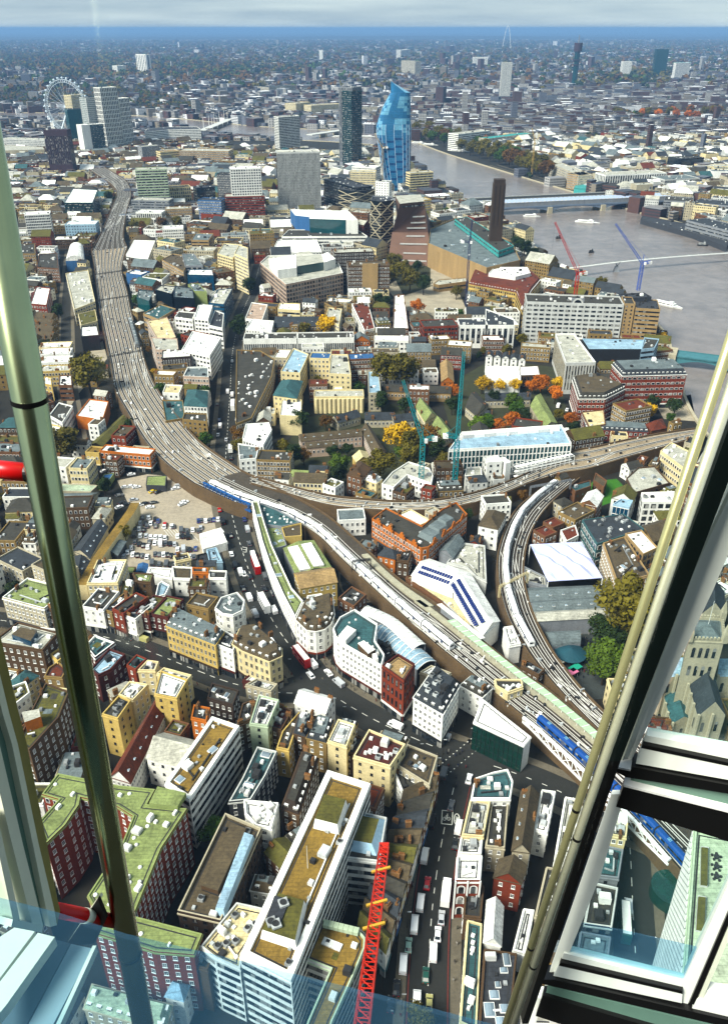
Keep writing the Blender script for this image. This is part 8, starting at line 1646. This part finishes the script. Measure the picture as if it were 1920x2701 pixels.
for nm,pts,th,mt,off in[('post',[(1836,1490),(1950,1250),(2010,1250),(1878,1560),(1662,2010),(1640,2010)],.03,WHITEF,0),('post',[(1612,2095),(1648,2095),(1582,2313),(1488,2545),(1458,2600),(1436,2600)],.03,WHITEF,0),('post_flange',[(1828,1490),(1940,1250),(1948,1250),(1836,1492),(1640,2008),(1630,2008)],.1,CREAM,-.02),('sill',[(1704,1940),(1960,1988),(1960,2022),(1693,1966)],.06,WHITEF,-.01),('sill',[(1691,1971),(1960,2027),(1960,2064),(1676,2014)],.06,WHITEF,-.03),('groove',[(1694,1964),(1960,2020),(1960,2029),(1690,1973)],.03,FDARK,-.035),('groove',[(1477,2538),(1799,2614),(1799,2622),(1473,2547)],.03,FDARK,-.035),('transom',[(1616,2022),(1660,2022),(1960,2078),(1960,2100),(1650,2050),(1612,2030)],.1,FDARK,-.05),('transom_lip',[(1614,2020),(1662,2030),(1662,2034),(1614,2025)],.1,UNITW,-.07),('spandrel',[(1663,2050),(1960,2098),(1960,2160),(1660,2082)],.05,FGREEN,-.02),('spandrel',[(1644,2072),(1960,2152),(1960,2232),(1624,2128)],.08,FDARK,-.045),('spandrel_trim',[(1644,2070),(1960,2148),(1960,2154),(1644,2075)],.09,UNITW,-.06),('sill',[(1486,2514),(1800,2593),(1799,2616),(1476,2540)],.06,WHITEF,-.01),('sill',[(1474,2545),(1799,2620),(1797,2646),(1459,2574)],.06,WHITEF,-.03),('post',[(1935,2300),(1950,2330),(1812,2650),(1795,2646),(1800,2590)],.08,WHITEF,-.01),('post',[(1950,2335),(1955,2350),(1830,2650),(1816,2648)],.1,FDARK,-.03),('post',[(1958,2352),(1966,2375),(1850,2640),(1833,2648)],.08,CREAM,-.02),('sill',[(1845,2610),(1960,2632),(1960,2650),(1838,2632)],.06,WHITEF,-.01),('sill',[(1836,2636),(1960,2655),(1960,2690),(1822,2664)],.06,WHITEF,-.03),('transom',[(1418,2584),(1462,2584),(1960,2700),(1960,2720),(1450,2600),(1414,2592)],.1,FDARK,-.05),('spandrel',[(1444,2602),(1960,2725),(1960,2800),(1436,2630)],.05,FGREEN,-.02),('spandrel',[(1430,2626),(1960,2780),(1960,2860),(1412,2680)],.08,FDARK,-.045),('post',[(1402,2630),(1432,2634),(1400,2740),(1370,2740)],.08,WHITEF,-.01)]:
 RF.plate(nm,pts,th,mt,root,off)
def pane_mat(nm,tint,body,f,gloss=.03):
 m=bpy.data.materials.new(nm);m.use_nodes=True;n=m.node_tree;n.nodes.remove(n.nodes['Principled BSDF']);t=n.nodes.new('ShaderNodeBsdfTransparent');t.inputs[0].default_value=(*tint,1);g_=n.nodes.new('ShaderNodeBsdfGlossy');g_.inputs['Roughness'].default_value=.02;d=n.nodes.new('ShaderNodeBsdfDiffuse');d.inputs[0].default_value=(*body,1)
 a=n.nodes.new('ShaderNodeMixShader');a.inputs[0].default_value=f;b=n.nodes.new('ShaderNodeMixShader');b.inputs[0].default_value=gloss;L=n.links;L.new(t.outputs[0],a.inputs[1]);L.new(d.outputs[0],a.inputs[2]);L.new(a.outputs[0],b.inputs[1]);L.new(g_.outputs[0],b.inputs[2]);L.new(b.outputs[0],n.nodes['Material Output'].inputs[0]);return m
CLEAR=pane_mat('clear glazing',(.97,.985,.97),(.1,.2,.2),0,.02);BLUE_REFL=pane_mat('blue interior reflection',(.78,.90,.96),(.12,.36,.58),.075);TEALG=pane_mat('teal tinted glazing',(.90,.97,.95),(.1,.3,.3),.02)  # the blue one puts an interior reflection into the pane colour
RF.plate('pane',[(2000,1250),(1960,1985),(1706,1940),(1880,1560)],.012,TEALG,root,.03);RF.plate('pane',[(1628,2130),(1960,2235),(1800,2590),(1488,2512)],.012,TEALG,root,.03);RF.plate('blue_reflection_strip',[(1512,2432),(1640,2455),(1836,2500),(1798,2592),(1486,2514)],.008,BLUE_REFL,root,.01)  # last plate paints a blue reflection low on the right pane
pL=Vector((-.871,1.395,HC-2.2));LF=Facet(pL,Vector((.215,-.057,0)));zp=lambda x,y:(x/2.282,1700+y/2.282)
root=empty('left_window',pL,'cream framed side window with green-painted shadow side and deep sill at the lower left','window')
Ls=[[(-100,420),(-70,600),(75,1200),(175,1600),(200,1690)],[(-50,420),(0,600),(140,1200),(250,1640),(262,1690)],[(20,420),(75,600),(200,1200),(290,1640),(305,1700)],[(60,420),(110,600),(235,1200),(330,1600),(345,1690)],[(118,420),(165,600),(285,1200),(350,1540),(365,1600)]]
up=lambda L_:[(L_[0][0]-.24*900,L_[0][1]-900)]+L_
for k,(mt,off)in enumerate(((CREAM,.01),(FGREEN,-.004),(CREAM,.014),(mat('frame ochre edge',(.30,.27,.13),.4,.2,3,20),.006))):LF.plate('post',[zp(*p)for p in up(Ls[k])+up(Ls[k+1])[::-1]],.05,mt,root,off)  # green-grey strip paints the post's shadow side into its colour
LF.plate('post',[zp(*p)for p in((-60,1000),(-20,1000),(130,1690),(88,1690))],.05,CREAM,root,.004);LF.plate('rail',[zp(*p)for p in((80,1655),(262,1690),(256,1735),(70,1700))],.05,CREAM,root,.02)
LF.plate('pane',[zp(*p)for p in((-60,1200),(30,1300),(100,1680),(-60,1680))],.01,TEALG,root,-.02)
HF=Facet(Vector((0,0,HC-2.2)),Vector((0,0,1)));HG=Facet(Vector((0,0,HC-2.3)),Vector((0,0,1)))
HF.plate('sill_board',[zp(*p)for p in((-60,1800),(110,1690),(215,1722),(-60,2090))],.04,CREAM,root);HF.plate('sill_board',[zp(*p)for p in((-60,2110),(230,1735),(332,1760),(40,2170),(-60,2290))],.04,CREAM,root);HG.plate('sill_groove',[zp(*p)for p in((-60,2080),(215,1722),(232,1735),(-60,2120))],.02,FDARK,root)
HG.plate('ledge',[zp(*p)for p in((40,2190),(335,1775),(425,1800),(140,2330),(-60,2330))],.03,GREYP,root);HG.plate('ledge',[zp(*p)for p in((150,2330),(430,1802),(560,1830),(300,2330))],.03,mat('ledge pale',(.30,.38,.38),.6,.12,3),root);HF.plate('ledge_edge',[zp(*p)for p in((318,2330),(560,1812),(582,1812),(345,2330))],.03,CREAM,root)
b0,b1=PY('S',zp(345,1600),1.46),PY('S',zp(690,1665),1.6)
root=empty('bracket_arm',b0,'red tubular bracket tying the steel pole to the side window','bracket');m=MB();m.tube(b0,b1,.021,.021,24);m.build('red_tube',REDP,root,smooth=True)
q0=b0.lerp(b1,.44);q1=b0.lerp(b1,.55);m=MB();m.tube(q0,q1,.022,.022,24);m.build('white_sleeve',CREAM,root,smooth=True)
BF=Facet(b0.lerp(b1,.62),Vector((.35,1,0)));BF.plate('plate',[zp(*p)for p in((405,1800),(590,1530),(640,1650),(570,1800),(480,1810))],.012,FDARK,root);BF.plate('plate_edge',[zp(*p)for p in((405,1800),(425,1800),(600,1540),(588,1524))],.02,CREAM,root,.006)
b0,b1=PY('S',(-60,1232),1.62),PY('S',(84,1247),1.6);root=empty('bracket_arm',b0,'upper red tubular bracket at the left edge by the steel pole','bracket');m=MB();m.tube(b0,b1,.0205,.0205,24);m.build('red_tube',REDP,root,smooth=True);m=MB();m.tube(b0.lerp(b1,.93),b0.lerp(b1,1.0),.0225,.0225,24);m.build('collar',FDARK,root)
MF=Facet(Vector((0,2.05,HC)),Vector((0,1,0)));root=empty('main_window',Vector((0,2.05,HC-3)),'large clear window pane filling the middle of the view','window');MF.plate('pane',[(-40,-80),(2100,-80),(1960,960),(1380,2740),(-40,2740)],.012,CLEAR,root)
GF=Facet(Vector((0,1.12,HC)),Vector((0,1,0)));root=empty('blue_reflection_sheet',Vector((0,1.12,HC-2.2)),'added tinted sheet for the blue reflection along the bottom of the window','painted reflection');GF.plate('reflection_tint',[(-40,2372),(150,2420),(330,2476),(560,2530),(1000,2636),(1330,2722),(1330,2800),(-40,2800)],.012,BLUE_REFL,root)  # added sheet; its tint imitates a blue interior reflection on the glass
m=MB();IW=mat('unseen wall dark',(.03,.045,.04),.8,.1,1)
m.prism([(-3.6,-3),(3.6,-3),(3.6,-2.8),(-3.6,-2.8)],HC-4,HC+2.6,bottom=True);struct(m.build('unseen_dark_wall',IW))  # unseen wall, added and sized so the steel tubes reflect dark
# pieces too small to tell apart
for o in bpy.data.objects:
 if o.parent and o.type=='MESH' and o.name.split('.')[0]in('doors','bogie','window_strip','posts','signals','railing','mullions','table_set','side_screens','roof_number_panel','drum','side_wall','braces','fins','windows')or(o.parent and o.name.startswith('roof_unit')and o.parent.name.startswith('carriage')):o['kind']='stuff'
